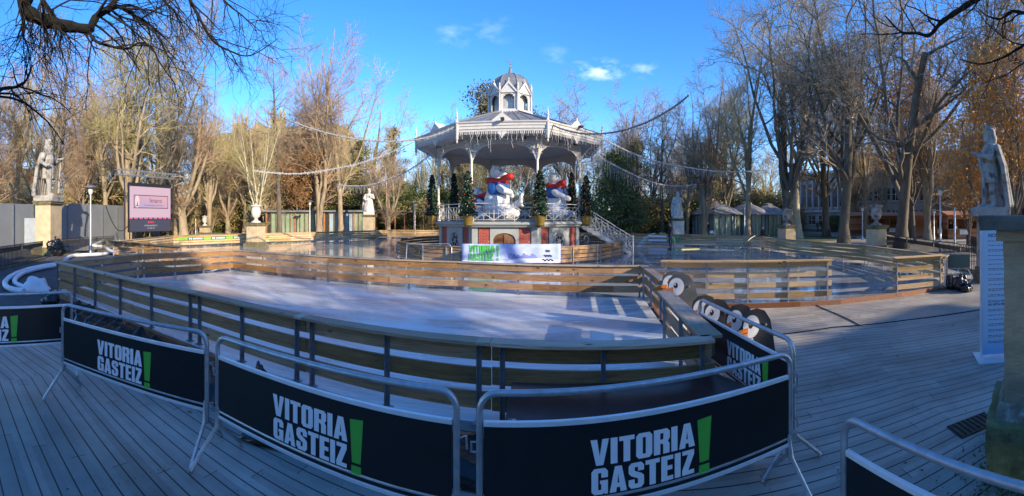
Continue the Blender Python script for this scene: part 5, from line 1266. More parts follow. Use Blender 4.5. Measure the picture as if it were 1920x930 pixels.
lw = emi('lit white text', (.6, .6, .65)); text('VITORIA GASTEIZ, 31', .14, lw, 'lettering', r, (sl*.5, -.026, sz-.56), (pi/2, 0, 0), .001, align='CENTER'); text('661 784 174', .14, lw, 'lettering', r, (sl*.5, -.026, sz-.76), (pi/2, 0, 0), .001, align='CENTER')
# scaffold posts and truss carrying the screen
r = empty('lighting_truss', S0, srz, 'silver lattice truss on two black posts above the video screen', 'truss')
for x in (-.45, sl+.28):
    q = MB(); q.tube([(x, 0, 0), (x, 0, zt+.45)], .055, 8); q.build('post', M_iron, r, True)
q = MB(); tz = zt+.55; xa, xb = -1.2, sl+.6
for yy, z_ in ((-.2, tz), (.2, tz), (-.2, tz+.38), (.2, tz+.38)): q.tube([(xa, yy, z_), (xb, yy, z_)], .03, 6)
x = xa; i = 0
while x < xb-.3:
    for yy in (-.2, .2): q.tube([(x, yy, tz+(.38 if i % 2 else 0)), (x+.33, yy, tz+(0 if i % 2 else .38))], .016, 5)
    q.tube([(x, -.2, tz+.38), (x+.33, .2, tz+.38)], .016, 5); x += .33; i += 1
q.build('lattice_beam', M_galv, r, True)
a = Vector((*vp(198, 28.5), zz(385, 28.5))); b = S0+Vector((0, 0, zz(420, 29)))
cable([(a.lerp(b, t_)+Vector((0, 0, -1.1*sin(pi*t_)))) for t_ in np.linspace(0, 1, 14)], .03, M_tarp, 'cable', 'black power cable drooping from the hoarding to the video screen', 'cable')

# ------------------------------------------------------------------ sponsor strip on the far left fence
M_teal = mat('teal banner print', (.01, .17, .16), .5); M_lime = mat('lime banner print', (.22, .50, .07), .5)
fa, fb = Vector((*ring[1], 0)), Vector((*ring[2], 0)); fd = fb-fa; fl = fd.length; frz = math.atan2(fd.y, fd.x)
r = empty('sponsor_strip', fa, frz, 'green and teal sponsor strip fixed along the far left fence', 'banner')
off = -.07
q = MB(); q.box((fl*.52, off, .66), (fl*.96, .01, .17)); q.build('cloth', M_lime, r)
for i in range(3):
    x = fl*(.18+.31*i); q = MB(); q.box((x+.65, off-.008, .66), (1.35, .008, .165)); q.build('teal_patch', M_teal, r)
    text('LONECO', .15, M_vinyl, 'lettering', r, (x+.42, off-.015, .61), (pi/2, 0, 0), .001, xs=1.3, bold=.006); q = MB(); q.box((x+.14, off-.014, .66), (.09, .004, .12)); q.box((x+.28, off-.014, .66), (.07, .004, .12)); q.build('mark', M_vinyl, r)
fa = Vector((*ring[7], 0)); fb = Vector((*ring[8], 0)); fd = fb-fa
r = empty('sponsor_strip', fa, math.atan2(fd.y, fd.x), 'white and green sponsor boards on the far fence right of the man with the hose', 'banner')
M_mint = mat('mint green print', (.03, .36, .22), .5)
for z in (.44, .76):
    q = MB(); q.box((2.6, -.07, z), (1.5, .01, .14)); q.build('white_board', M_vinyl, r); q = MB(); q.box((3.9, -.07, z), (1.0, .01, .15)); q.build('green_board', M_mint, r)

# ------------------------------------------------------------------ low iron railings
def railing(pts, h, label, hoop=True, sp_=.13):
    r = empty('iron_railing', (pts[0][0], pts[0][1], 0), 0, label, 'railing', 'low black iron railings'); o0 = Vector((pts[0][0], pts[0][1], 0))
    q = MB(); bars = MB()
    for a, b in zip(pts[:-1], pts[1:]):
        a = Vector((a[0], a[1], 0))-o0; b = Vector((b[0], b[1], 0))-o0; ln = (b-a).length; n_ = max(2, int(ln/sp_)); z_ = lambda v, k: Vector((v.x, v.y, k))
        q.tube([z_(a, h*.86), z_(b, h*.86)], .014, 5); q.tube([z_(a, .1), z_(b, .1)], .014, 5)
        for i in range(n_):
            p = a.lerp(b, i/n_); p2 = a.lerp(b, min(1, (i+1.6)/n_)); m_ = a.lerp(b, min(1, (i+.8)/n_))
            if hoop: bars.tube([z_(p, .08), z_(p, h*.84), z_(p.lerp(m_, .35), h*.96), z_(m_, h), z_(m_.lerp(p2, .65), h*.96), z_(p2, h*.84), z_(p2, h*.7)], .018, 4)
            else: bars.tube([z_(p, .08), z_(p, h)], .013, 4)
    q.build('rails', M_iron, r); bars.build('bars', M_iron, r)
    kb = MB()
    for a, b in zip(pts[:-1], pts[1:]): kb.beam((a[0]-o0.x, a[1]-o0.y, .035), (b[0]-o0.x, b[1]-o0.y, .035), .28, .09)
    kb.build('kerb', M_moss, r)
rz_ = .0
railing([vp(-60, 14.5), vp(-8, 16.3), vp(40, 18.5), vp(80, 20.8)], .95, 'black iron railing left of the left statue pedestal')
railing([vp(110, 22.5), vp(150, 24.2), vp(214, 27)], .95, 'black iron railing between the left statue and the white pipes')
railing([vp(1652, 28), vp(1700, 22.5), vp(1750, 19.2), vp(1800, 16.6), vp(1838, 15.2)], 1.08, 'hooped black iron railing in front of the large trunk at right')
railing([vp(1500, 47), vp(1560, 43), vp(1606, 42)], .9, 'distant low railing along the lawn left of the dark urn')
railing([vp(1812, 30), vp(1840, 24), vp(1860, 22)], .9, 'low hooped railing beyond the right statue')

# ------------------------------------------------------------------ penguin skating aids
M_pb = mat('penguin black laminate', (.013, .014, .018), .45, 0, .1, 6); M_pw = mat('penguin white laminate', (.52, .54, .58), .45, 0, .05, 6); M_po = mat('penguin orange beak', (.62, .17, .02), .45)
M_pg = mat('penguin grey back', (.07, .075, .08), .45)
def penguin(x, y, rz, label, h=1.08, body=None):
    """two plywood penguin profiles joined by bars; profiles look along -x"""
    r = empty('penguin_skating_aid', (x, y, .0), rz, label, 'skating aid', 'penguin skating aids'); s = h/1.0
    out = [(-.20, 0), (-.20, .25), (-.26, .45), (-.25, .60), (-.20, .70), (-.235, .80), (-.22, .92), (-.13, .99), (0, 1.0), (.11, .96), (.20, .84), (.25, .62), (.29, .40), (.33, .16), (.30, 0)]
    for i, yy in enumerate((-.17, .17)):
        q = MB(); q.prism([(a*s, b*s) for a, b in out], yy-.009, yy+.009); pl = q.build('side_plate', body or M_pb, r)
        for sd in (-1, 1):
            y0 = yy+sd*.0095; y1 = yy+sd*.0115; y2 = yy+sd*.0135; y3 = yy+sd*.0155
            q = MB(); q.prism([(a*s, b*s) for a, b in [(-.20, .02), (-.19, .25), (-.245, .45), (-.235, .60), (-.17, .66), (-.08, .66), (-.02, .55), (.06, .40), (.08, .2), (.05, .02)]], y0, y1)
            q.prism([((-.10+.125*cos(t_))*s, (.80+.135*sin(t_))*s) for t_ in np.linspace(0, 2*pi, 22)[:-1]], y0, y1); q.build('white_face', M_pw, pl)
            q = MB(); q.prism([((-.11+.034*cos(t_))*s, (.82+.043*sin(t_))*s) for t_ in np.linspace(0, 2*pi, 16)[:-1]], y1+sd*.0003, y2); q.build('eye', M_pb, pl)
            q = MB(); q.prism([((-.12+.014*cos(t_))*s, (.838+.016*sin(t_))*s) for t_ in np.linspace(0, 2*pi, 10)[:-1]], y2+sd*.0003, y3); q.build('eye_glint', M_pw, pl)
        q = MB(); q.prism([(a*s, b*s) for a, b in [(-.15, .80), (-.30, .77), (-.385, .735), (-.375, .71), (-.26, .715), (-.33, .675), (-.31, .65), (-.16, .66)]], yy-.013, yy+.013); q.build('beak', M_po, pl)
        q = MB(); q.prism([(a*s, b*s) for a, b in [(-.16, .745), (-.37, .722), (-.16, .735)]], yy-.0145, yy+.0145); q.build('scarf_line', M_pb, pl)
    q = MB(); q.tube([(.10*s, -.22, .80*s), (.10*s, .22, .80*s)], .015, 8); q.tube([(.12*s, -.17, .35*s), (.12*s, .17, .35*s)], .015, 8); q.build('handle_bar', M_galv, r, True)
    q = MB()
    for yy in (-.17, .17): q.box((.05*s, yy, .03), (.6*s, .05, .05))
    q.build('skid', M_woodlight, r)
    return r
penguin(2.95, 6.55, R(-4), 'sunlit grey backed penguin skating aid closest to the golden counter fence', 1.17, M_pg)
penguin(2.80, 5.05, R(2), 'middle penguin skating aid with only its eyes showing over the barrier end', 1.0)
penguin(2.84, 4.15, R(4), 'nearest penguin skating aid, its black back above the barrier rail', 1.03)

# ------------------------------------------------------------------ information totem, near pillar, drain, folded sign
r = empty('information_totem', (0, 0, 0), 0, 'tall pale blue information panel with Basque and Spanish rules beside the stone pillar', 'information sign')
x, y = vp(1876, 6.1); r.location = (x, y, 0); r.rotation_euler = (0, 0, -(1876-960)/F+R(14))
M_totem = bpy.data.materials.new('pale blue printed board'); n, l, b = nodes_of(M_totem); t = n.new('ShaderNodeTexCoord'); sp = n.new('ShaderNodeSeparateXYZ'); l.new(t.outputs['Generated'], sp.inputs[0]); cr = n.new('ShaderNodeValToRGB'); l.new(sp.outputs[2], cr.inputs[0])
cr.color_ramp.elements[0].position = .02; cr.color_ramp.elements[0].color = (.16, .45, .72, 1); cr.color_ramp.elements[1].position = .16; cr.color_ramp.elements[1].color = (.60, .68, .80, 1); l.new(cr.outputs[0], b.inputs['Base Color']); b.inputs['Roughness'].default_value = .4
q = MB(); q.box((.10, 0, .06+.96), (.78, .03, 1.92)); q.build('board', M_totem, r)
q = MB(); q.box((-.305, 0, 1.0), (.03, .06, 1.98)); q.box((.505, 0, 1.0), (.03, .06, 1.98)); q.box((.1, 0, 1.995), (.84, .06, .03)); q.build('frame', M_alu, r)
q = MB(); q.box((.1, 0, .012), (.98, .5, .016)); q.build('foot_plate', M_alu, r)
M_ink = mat('blue black ink', (.05, .08, .16), .5)
text('NORMAS', .075, M_ink, 'lettering', r, (-.20, -.0165, 1.86), (pi/2, 0, 0), .0006, bold=.002); text('EZ DAGO BAIMENDUTA', .045, M_ink, 'lettering', r, (-.20, -.0165, .86), (pi/2, 0, 0), .0006, bold=.001); text('NO ESTÁ PERMITIDO', .045, M_ink, 'lettering', r, (-.20, -.0165, .81), (pi/2, 0, 0), .0006, bold=.002)
q = MB(); rg = random.Random(4); z = 1.80
while z > .2:
    if not .76 < z < .93:
        nl = rg.choice((1, 2, 2)); 
        for j in range(nl):
            xx = -.20; end = rg.uniform(.2, .42)
            while xx < end: w_ = rg.uniform(.02, .06); q.box((xx+w_/2, -.0163, z-j*.022), (w_, .001, .009)); xx += w_+.012
        z -= nl*.022
    z -= .045
q.build('small_print', M_ink, r)
# near gate pillar
M_pillar = mat('eroded brown sandstone', (.33, .24, .15), .95, 0, .3, 1.8, .8, 16, stain=((.16, .125, .085), 1.3, .58), stretch=(1, 1, 2.2))
x, y = vp(1951, 3.6); r = empty('gate_pillar', (x, y, 0), R(-76), 'rough sandstone gate pillar with mossy base cut by the right picture edge', 'pillar')
def rough_block(name, w_, d_, z0, z1, m, amp, parent, taper=0, seg=26):
    q = MB(); q.box((0, 0, (z0+z1)/2), (w_, d_, z1-z0)); o = q.build(name, m, parent)
    bm = bmesh.new(); bm.from_mesh(o.data); bmesh.ops.subdivide_edges(bm, edges=bm.edges, cuts=seg, use_grid_fill=True)
    rg = random.Random(w_*100)
    from mathutils import noise
    for v in bm.verts:
        n_ = noise.noise_vector(v.co*5+Vector((w_*7, 0, 0))); n2 = noise.noise_vector(v.co*16); f_ = 1-taper*(v.co.z-z0)/(z1-z0); v.co.x *= f_; v.co.y *= f_; v.co += (n_*amp+n2*amp*.45)
    bm.to_mesh(o.data); bm.free(); o.data.polygons.foreach_set('use_smooth', [True]*len(o.data.polygons)); return o
rough_block('shaft', .62, .62, .55, 2.02, M_pillar, .012, r); rough_block('neck', .74, .74, 1.96, 2.06, M_pillar, .008, r, seg=14); rough_block('cap', .98, .98, 2.05, 2.17, mat('lichened dark cap stone', (.10, .10, .085), .95, 0, .4, 5, .6, 25, stain=((.25, .25, .2), 8, .62)), .010, r, seg=14)
M_mossy = mat('green mossy stone', (.19, .17, .07), .95, 0, .45, 7, .8, 30, stain=((.26, .26, .20), 6, .56)); rough_block('base', .90, .90, .0, .48, M_mossy, .018, r); rough_block('base_shoulder', .80, .80, .44, .60, mat('lichen spotted stone', (.24, .21, .15), .95, 0, .4, 8, .8, 30, stain=((.42, .42, .38), 9, .52)), .016, r, taper=.14)
M_mg = leaf_mat('green moss', (.07, .11, .02), .5, 6)
rng = np.random.default_rng(3); n_ = 5200; C = np.stack([rng.normal(0, .36, n_), rng.normal(0, .34, n_), rng.random(n_)*.03], 1)+np.array([x-.25, y-.32, 0]); V, Q = leaves(rng, C, .018)
o = bpy.data.objects.new('moss', quads_mesh('moss', V, Q, M_mg, False)); COL.objects.link(o); tag(o, kind='stuff')
dx_, dy_ = vp(1822, 4.05); q = MB(); r = empty('drain_grate', (dx_+.05, dy_, 0), R(-29), 'rusty slotted drain grate in the deck beside the mossy pillar base', 'drain')
q.box((0, 0, .004), (.5, .26, .004)); q.build('pit', M_dark, r); q = MB()
for i in range(8): q.box((-.21+.06*i, 0, .010), (.028, .24, .008))
q.box((0, .125, .010), (.5, .012, .009)); q.box((0, -.125, .010), (.5, .012, .009)); q.build('grate_bars', mat('rusty iron', (.11, .06, .035), .8, .3, .3, 12), r)
x, y = vp(1793, 12.6); r = empty('folding_sign', (x, y, 0), R(-60), 'grey and green folded sign panel leaning behind the fence corner', 'sign')
q = MB(); q.box((0, 0, .78), (.85, .02, .42)); q.build('panel', mat('dark green grey panel', (.06, .09, .07), .3), r); q = MB(); q.tube([(-.44, 0, .55), (-.44, 0, 1.02), (.44, 0, 1.02), (.44, 0, .55)], .014, 6, closed=True); q.tube([(.1, 0, .56), (-.1, -.2, .3), (.2, -.35, .0)], .014, 6); q.tube([(.35, 0, .56), (.5, -.2, .25), (.2, -.35, .0)], .014, 6); q.build('frame', M_galv, r, True)

# ------------------------------------------------------------------ people
M_skin = mat('skin', (.50, .30, .22), .6, 0, .05); M_hair = mat('grey brown hair', (.14, .11, .09), .8); M_cl = mat('dark clothing', (.018, .019, .022), .85, 0, .3, 12, .3, 30); M_cl2 = mat('navy trousers', (.025, .03, .05), .85); M_shoe = mat('black shoe leather', (.015, .013, .012), .5)
def person(x, y, z, rz, label, pose='stand', h=1.74, jacket=None, trousers=None):
    """faces -y; one continuous body with hair and clothes as children"""
    r = empty('person', (x, y, z), rz, label, 'person'); s = h/1.74; r.scale = (s, s, s); jacket = jacket or M_cl; trousers = trousers or M_cl2
    if pose == 'walk': L_ = [[(.09, 0, .92), (.10, -.16, .50), (.10, -.30, .08)], [(-.09, 0, .92), (-.10, .06, .50), (-.10, .28, .12)]]
    elif pose == 'hose': L_ = [[(.10, 0, .92), (.15, -.03, .50), (.17, .04, .08)], [(-.10, 0, .92), (-.15, .02, .50), (-.19, .02, .08)]]
    elif pose == 'sit': L_ = [[(.10, 0, .50), (.13, -.42, .52), (.13, -.45, .08)], [(-.10, 0, .50), (-.13, -.42, .52), (-.13, -.45, .08)]]
    else: L_ = [[(.09, 0, .92), (.10, -.02, .50), (.10, 0, .08)], [(-.09, 0, .92), (-.10, .0, .50), (-.10, .02, .08)]]
    hz = -.42 if pose == 'sit' else 0
    def Z(p): return (p[0], p[1], p[2]+hz)
    tor = [Z((0, 0, .96)), Z((0, -.01, 1.15)), Z((0, 0, 1.32))]
    if pose == 'hose': A_ = [[(.19, 0, 1.40), (.27, .02, 1.14), (.14, -.22, 1.05), (.03, -.34, 1.04)], [(-.19, 0, 1.40), (-.28, -.02, 1.14), (-.22, -.26, 1.06), (-.10, -.46, 1.02)]]
    elif pose == 'push': A_ = [[(.19, 0, 1.40), (.24, -.08, 1.16), (.16, -.34, 1.04), (.14, -.42, 1.03)], [(-.19, 0, 1.40), (-.24, -.08, 1.16), (-.16, -.34, 1.04), (-.14, -.42, 1.03)]]
    elif pose == 'sit': A_ = [[Z((.19, 0, 1.40)), Z((.26, -.05, 1.14)), Z((.16, -.28, 1.02)), Z((.10, -.38, 1.0))], [Z((-.19, 0, 1.40)), Z((-.26, -.05, 1.14)), Z((-.16, -.28, 1.02)), Z((-.10, -.38, 1.0))]]
    else: A_ = [[(.19, 0, 1.40), (.25, .06, 1.13), (.24, -.02, .90), (.24, -.06, .80)], [(-.19, 0, 1.40), (-.25, -.04, 1.13), (-.24, -.14, .92), (-.23, -.18, .84)]]
    q = MB()
    for lg in L_: limb(q, lg, [.085, .06, .042]); q.ell((lg[-1][0], lg[-1][1]-.07, .045), (.045, .12, .04))
    limb(q, tor, [.14, .13, .15]); q.ell(Z((0, 0, 1.40)), (.21, .11, .08))
    for ar in A_:
        limb(q, ar[:3], [.055, .045, .032]); e = Vector(ar[3]); q.ell(e, (.035, .045, .04)); d_ = (e-Vector(ar[2])).normalized()
        for f_ in range(4): q.tube([e+Vector(((f_-1.5)*.016, 0, 0)), e+Vector(((f_-1.5)*.018, 0, -.01))+d_*(.065+.008*(f_ in (1, 2))), e+Vector(((f_-1.5)*.018, 0, -.04))+d_*.085], [.010, .010, .008], 5)
        q.tube([e+Vector((.03 if ar[0][0] < 0 else -.03, 0, 0)), e+Vector((.045 if ar[0][0] < 0 else -.045, 0, .0))+d_*.05], [.012, .009], 5)
    limb(q, [Z((0, 0, 1.44)), Z((0, -.01, 1.53))], [.06, .055]); q.ell(Z((0, -.01, 1.625)), (.075, .095, .115), 14); q.ell(Z((0, -.105, 1.605)), (.014, .022, .022)); q.ell(Z((0, -.045, 1.56)), (.05, .06, .05))
    for s2 in (-1, 1): q.ell(Z((s2*.077, 0, 1.615)), (.012, .022, .032))
    remesh(q, 'body', M_skin, .016, 2, r, .4)
    q = MB()
    for s2 in (-1, 1): q.ell(Z((s2*.03, -.098, 1.63)), (.012, .006, .007), 6)
    q.ell(Z((0, -.094, 1.565)), (.024, .008, .006), 6); q.build('eyes_and_mouth', M_hair, r)
    q = MB(); q.ell(Z((0, .02, 1.665)), (.085, .095, .095), 14); q.ell(Z((0, .05, 1.61)), (.075, .07, .09), 12); remesh(q, 'hair', M_hair, .018, 2, r)
    q = MB(); limb(q, [Z((0, .0, .90))]+tor, [.17, .175, .165, .175]); q.ell(Z((0, 0, 1.39)), (.235, .135, .10)); q.tube([Z((0, 0, 1.42)), Z((0, .0, 1.49))], [.10, .075], 10)
    for ar in A_: limb(q, ar[:3], [.08, .066, .05])
    remesh(q, 'jacket', jacket, .02, 3, r)
    q = MB(); q.ell((0, 0, .93+hz), (.165, .13, .11))
    for lg in L_: limb(q, [lg[0], lg[1], (lg[2][0], lg[2][1], .12)], [.105, .078, .062])
    remesh(q, 'trousers', trousers, .02, 3, r)
    q = MB()
    for lg in L_: q.ell((lg[-1][0], lg[-1][1]-.06, .045), (.056, .14, .048)); q.ell((lg[-1][0], lg[-1][1], .09), (.056, .06, .06))
    remesh(q, 'shoes', M_shoe, .018, 2, r)
    return r
x, y = gp(1257, 468.5, ZI); person(x, y, ZI, R(-115), 'man in black clothing standing on the wet ice and holding a hose', 'hose', 1.78)
M_hose = mat('pale yellow hose', (.52, .50, .12), .5)
hx, hy = x, y; hd = math.hypot(x, y)
f_ = Vector((sin(R(-115))*1, -cos(R(-115)), 0)); hand = Vector((hx, hy, ZI+1.06))+f_*.42
hz_pts = [hand+f_*.30+Vector((0, 0, .02)), hand, Vector((hx, hy, ZI+1.0))+f_*.2+Vector((.05, -.15, -.05)), Vector((*gp(1259, 447, .75), .75)), Vector((*gp(1262, 462, .3), .3)), Vector((*gp(1267, 468.5, .13), .13)), Vector((*gp(1280, 467.5, .12), .12)), Vector((*gp(1312, 466.5, .12), .12))]
hz_pts[3] = Vector((hx+.18, hy-.15, .85)); hz_pts[4] = Vector((hx+.3, hy-.2, .35))
cable([tuple(p) for p in hz_pts], .028, M_hose, 'hose', 'yellow green hose running from the man across the wet ice', 'hose')
x2 = [gp(1312, 466.5, .11)+(.11,), gp(1350, 468, .11)+(.11,), gp(1378, 469, .11)+(.11,), gp(1392, 464, .2)+(.25,), p3(1402, 452, 24.5), p3(1410, 445, 25.0), p3(1416, 442, 26)]
cable(x2, .022, mat('pale hose', (.45, .46, .40), .5), 'hose', 'pale hose rising over the far fence to the bending man', 'hose')
M_spray = bpy.data.materials.new('water spray'); n, l, b = nodes_of(M_spray); b.inputs['Base Color'].default_value = (.85, .9, .95, 1); b.inputs['Roughness'].default_value = .2
noz = hand+f_*.55; land = Vector((*gp(1195, 467, ZI), ZI)); rng = np.random.default_rng(4); n_ = 1500; t_ = rng.random(n_)**.8
PC = np.array(noz)[None]*(1-t_[:, None])+np.array(land)[None]*t_[:, None]; PC[:, 2] += 1.0*t_*(1-t_)+.0; PC += rng.normal(size=(n_, 3))*(.012+.11*t_[:, None]**1.5); V, Q = leaves(rng, PC, .016)
o = bpy.data.objects.new('water_spray', quads_mesh('water_spray', V, Q, M_spray, False)); COL.objects.link(o); tag(o, kind='stuff')
x, y = vp(1430, 27.2); person(x, y, -.0, R(75), 'man in a dark jacket bending behind the far fence at the hose end', 'push', 1.62)
x, y = vp(1327, 44); person(x, y, 0, R(-60), 'person in dark clothes behind a pushchair beside the slate roofed pavilion', 'push', 1.7)
x, y = vp(1334, 43.4); r = empty('pushchair', (x, y, 0), R(-60), 'pale pushchair in front of the slate roofed pavilion', 'pushchair'); q = MB(); q.ell((0, 0, .6), (.22, .35, .22), 10); q.build('seat', M_vinyl, r, True); q = MB(); q.tube([(0, .1, .5), (0, .45, 1.0)], .02, 6); q.tube([(-.2, -.3, .12), (0, .1, .5), (.2, -.3, .12)], .018, 5); q.build('frame', M_iron, r)
for sx in (-.22, .22):
    for sy in (-.3, .25): q = MB(); q.tube([(sx-.02, sy, .13), (sx+.02, sy, .13)], .12, 12); q.build('wheel', M_iron, r)
M_blk = mat('black coat', (.012, .012, .014), .9)
for px, d, rz, ps, h, lb, jk in [(1783, 41, R(-80), 'walk', 1.8, 'person in black walking past the market huts', M_blk), (1533, 62, R(100), 'walk', 1.7, 'person in a brown coat walking on the lawn beyond the round urn', mat('brown coat', (.2, .1, .06), .9)),
        (1541, 64, R(90), 'walk', 1.75, 'darkly dressed walker just right of the brown coated walker', M_blk), (1506, 66, R(-60), 'walk', 1.7, 'small distant walker in grey between the right hand trunks', mat('grey coat', (.2, .2, .22), .9)),
        (426, 60, R(20), 'sit', 1.7, 'distant person in a bright red jacket near the left urn', mat('red jacket', (.55, .03, .04), .8)), (412, 62, R(30), 'walk', 1.7, 'distant walker in a pale top left of the red jacket', mat('pale jacket', (.6, .58, .5), .8)),
        (352, 66, R(50), 'walk', 1.72, 'distant walker in dark clothing beside the video screen post', M_blk), (1700, 47, R(30), 'stand', 1.7, 'dark figure standing at the market hut counter', M_blk)]:
    x, y = vp(px, d); person(x, y, 0, rz, lb, ps, h, jk)

# ------------------------------------------------------------------ buildings
M_cath = mat('golden cathedral stone', (.30, .23, .13), .9, 0, .2, .35, .3, 3, stain=((.26, .21, .13), .25, .55)); M_slate = mat('grey slate roof', (.13, .135, .15), .6, 0, .25, .6, .3, 6)
def facade_windows(root, W, n_, z0, z1, ww, y=-.02, m=None, fr=None, pointed=False, rows=1, rowh=0, mull=True):
    for rr_ in range(rows):
        for i in range(n_):
            x = -W/2+W*(i+.5)/n_; a, b_ = z0+rr_*rowh, z1+rr_*rowh
            q = MB(); po = [(x-ww/2, a), (x+ww/2, a), (x+ww/2, b_)]+([(x, b_+ww*.8)] if pointed else [])+[(x-ww/2, b_)]
            q.prism(po, y-.03, y+.02); wdw = q.build('window', m or M_glassd, root)
            if mull:
                q = MB(); q.box((x, y-.05, (a+b_)/2), (ww*.07, .04, b_-a)); q.box((x, y-.055, (a+b_)/2), (ww, .04, ww*.06)); q.box((x, y-.04, a-.08), (ww*1.15, .12, .14)); q.build('window_frame', fr or M_stonew, wdw)
def building(name, px0, d0, px1, d1, H, m, label, depth=14, cat='building', z0=-.05):
    a, b = Vector((*vp(px0, d0), 0)), Vector((*vp(px1, d1), 0)); c = (a+b)/2; W = (b-a).length
    r = empty(name, c, math.atan2(b.y-a.y, b.x-a.x), label, cat); q = MB(); q.box((0, depth/2, (H+z0)/2), (W, depth, H-z0)); q.build('wall', m, r); return r, W
r, W = building('cathedral', 365, 92, 655, 78, 19.5, M_cath, 'golden stone cathedral with pinnacled towers beyond the bare trees at left', 18)
facade_windows(r, W*.96, 9, 5.5, 12.5, 1.7, pointed=True)
for i in range(10):
    x = -W*.48+W*.96*i/9; q = MB(); q.box((x, -.7, 8.2), (1.0, 1.4, 16.5)); q.box((x, -.4, 17), (.7, .9, 3.5)); q.build('buttress', M_cath, r)
q = MB(); q.box((0, -.1, 19.6), (W, .5, .7))
for i in range(int(W/1.0)): q.box((-W/2+1.0*i+.5, -.15, 20.3), (.5, .3, .8))
q.build('parapet', M_cath, r)
q = MB(); q.prism([(-W/2, 19.5), (W/2, 19.5), (W/2-3, 21.5), (-W/2+3, 21.5)], 2, 16); q.build('roof', M_slate, r)
for tx in (-W*.5+W*(467-365)/(655-365), -W*.5+W*(538-365)/(655-365)):
    tw = empty('tower', (tx, -1.5, 0)); tw.parent = r; q = MB(); q.box((0, 0, 11), (2.4, 2.4, 22)); q.box((0, 0, 22.0), (2.7, 2.7, .5)); q.build('tower_shaft', M_cath, tw)
    for sx in (-1, 1):
        for sy in (-1, 1): q = MB(); q.lathe([(.26, 22.1), (.26, 23.3), (.32, 23.4), (.02, 24.6)], 6, c=(sx*1.0, sy*1.0, 0)); q.build('tower_pinnacle', M_cath, tw)
    q = MB(); q.prism([(-.4, 17), (.4, 17), (.4, 20.5), (0, 21.3), (-.4, 20.5)], -1.34, -1.28); q.build('belfry_opening', M_dark, tw)
q = MB(); q.prism([(W*(467-365)/(655-365)-W/2, 19.5), (W*(538-365)/(655-365)-W/2, 19.5), (W*(502-365)/(655-365)-W/2, 22.2)], -1.6, -1.0); q.build('gable', M_cath, r)
M_mod = mat('blue grey office wall', (.30, .34, .38), .6, 0, .08, .5); M_band = mat('pale concrete band', (.48, .48, .46), .8, 0, .1, .6)
r, W = building('office_building', 1490, 78, 1600, 70, 10.5, M_mod, 'blue grey office block with tall windows behind the right hand trees', 14)
facade_windows(r, W*.96, 9, 4.2, 8.6, .75, rows=1); facade_windows(r, W*.9, 5, 1.0, 2.6, 1.5)
q = MB(); q.box((0, -.2, 10.6), (W+.4, .8, .5)); q.box((0, -.12, 3.4), (W, .4, .35)); q.build('cornice', M_band, r)
for i in range(10): q = MB(); q.box((-W*.48+W*.96*i/9, -.16, 6.6), (.28, .3, 5.6)); q.build('pilaster', M_band, r)
M_stc = mat('grey brown stone front', (.30, .27, .23), .85, 0, .15, .6)
r, W = building('stone_front_building', 1600, 66, 1800, 62, 12.5, M_stc, 'grey stone building behind the market huts', 12)
facade_windows(r, W*.95, 11, 1.4, 3.4, 1.1, rows=3, rowh=3.6); q = MB(); q.box((0, -.2, 12.6), (W+.4, .8, .4)); q.build('cornice', M_band, r)
r, W = building('stone_front_building', 1800, 58, 1960, 50, 14, mat('dark brown brick front', (.20, .15, .12), .85, 0, .15, .6), 'dark building seen through orange leaves at the far right', 12)  # plain dark brown wall colour
facade_windows(r, W*.95, 8, 1.4, 3.4, 1.1, rows=3, rowh=3.8)
r, W = building('white_house', -60, 74, 75, 70, 8.5, mat('white plaster', (.60, .58, .54), .8, 0, .08, .6), 'white plastered house beyond the grey hoarding at far left', 10)
facade_windows(r, W*.92, 8, 4.6, 6.2, .9); q = MB(); q.prism([(-W/2-.4, 8.45), (W/2+.4, 8.45), (W/2-1, 11), (-W/2+1, 11)], -.4, 10); q.build('roof', mat('red tile roof', (.30, .11, .06), .8, 0, .2, 1), r)
r, W = building('brick_house', 168, 78, 200, 77, 8.2, mat('orange brick', (.42, .17, .07), .85, 0, .15, 1), 'small orange brick building end seen above the grey hoarding', 8)
facade_windows(r, W*.8, 2, 4.5, 6.0, .8)
# low glass pavilion at left centre
M_gl = mat('greenish pavilion glass', (.20, .25, .17), .35, 0, .25, .8); M_glb = mat('pale blue pavilion glass', (.28, .36, .40), .12, 0, .1, .8); M_cort = mat('rusty steel post', (.30, .12, .05), .8, 0, .2, 2)
r = empty('glass_pavilion', (0, 0, 0), 0, 'low glass pavilion with rusty steel posts behind the far left fences', 'pavilion')
a, b = Vector((*vp(500, 49), 0)), Vector((*vp(700, 48), 0)); r.location = a; r.rotation_euler = (0, 0, math.atan2((b-a).y, (b-a).x)); W = (b-a).length
q = MB(); q.box((W/2, 3.5, 3.0), (W+1.2, 8, .22)); q.build('roof', M_slate, r); q = MB(); q.box((W/2, 4.2, 1.45), (W-1, 6, 2.9)); q.build('wall', M_moss, r)
rg = random.Random(5); n_ = 22
for i in range(n_):
    x = W*(i+.5)/n_; q = MB(); q.box((x, .0, 1.5), (W/n_-.10, .04, 2.8)); q.build('glass_panel', M_glb if 13 <= i <= 17 else (M_dark if i in (0, 11, 12) else M_gl), r)
    q = MB(); q.box((W*i/n_, -.1, 1.5), (.09 if i % 3 else .2, .12, 2.95)); q.build('post', M_cort if i % 3 == 0 else M_moss, r)
r = empty('pergola', (0, 0, 0), 0, 'dark pergola with rusty posts right of the glass pavilion', 'pergola'); a, b = Vector((*vp(706, 49), 0)), Vector((*vp(830, 48), 0)); r.location = a; r.rotation_euler = (0, 0, math.atan2((b-a).y, (b-a).x)); W = (b-a).length
q = MB(); q.box((W/2, 1, 2.95), (W, 2.4, .14)); q.build('roof', M_slate, r)
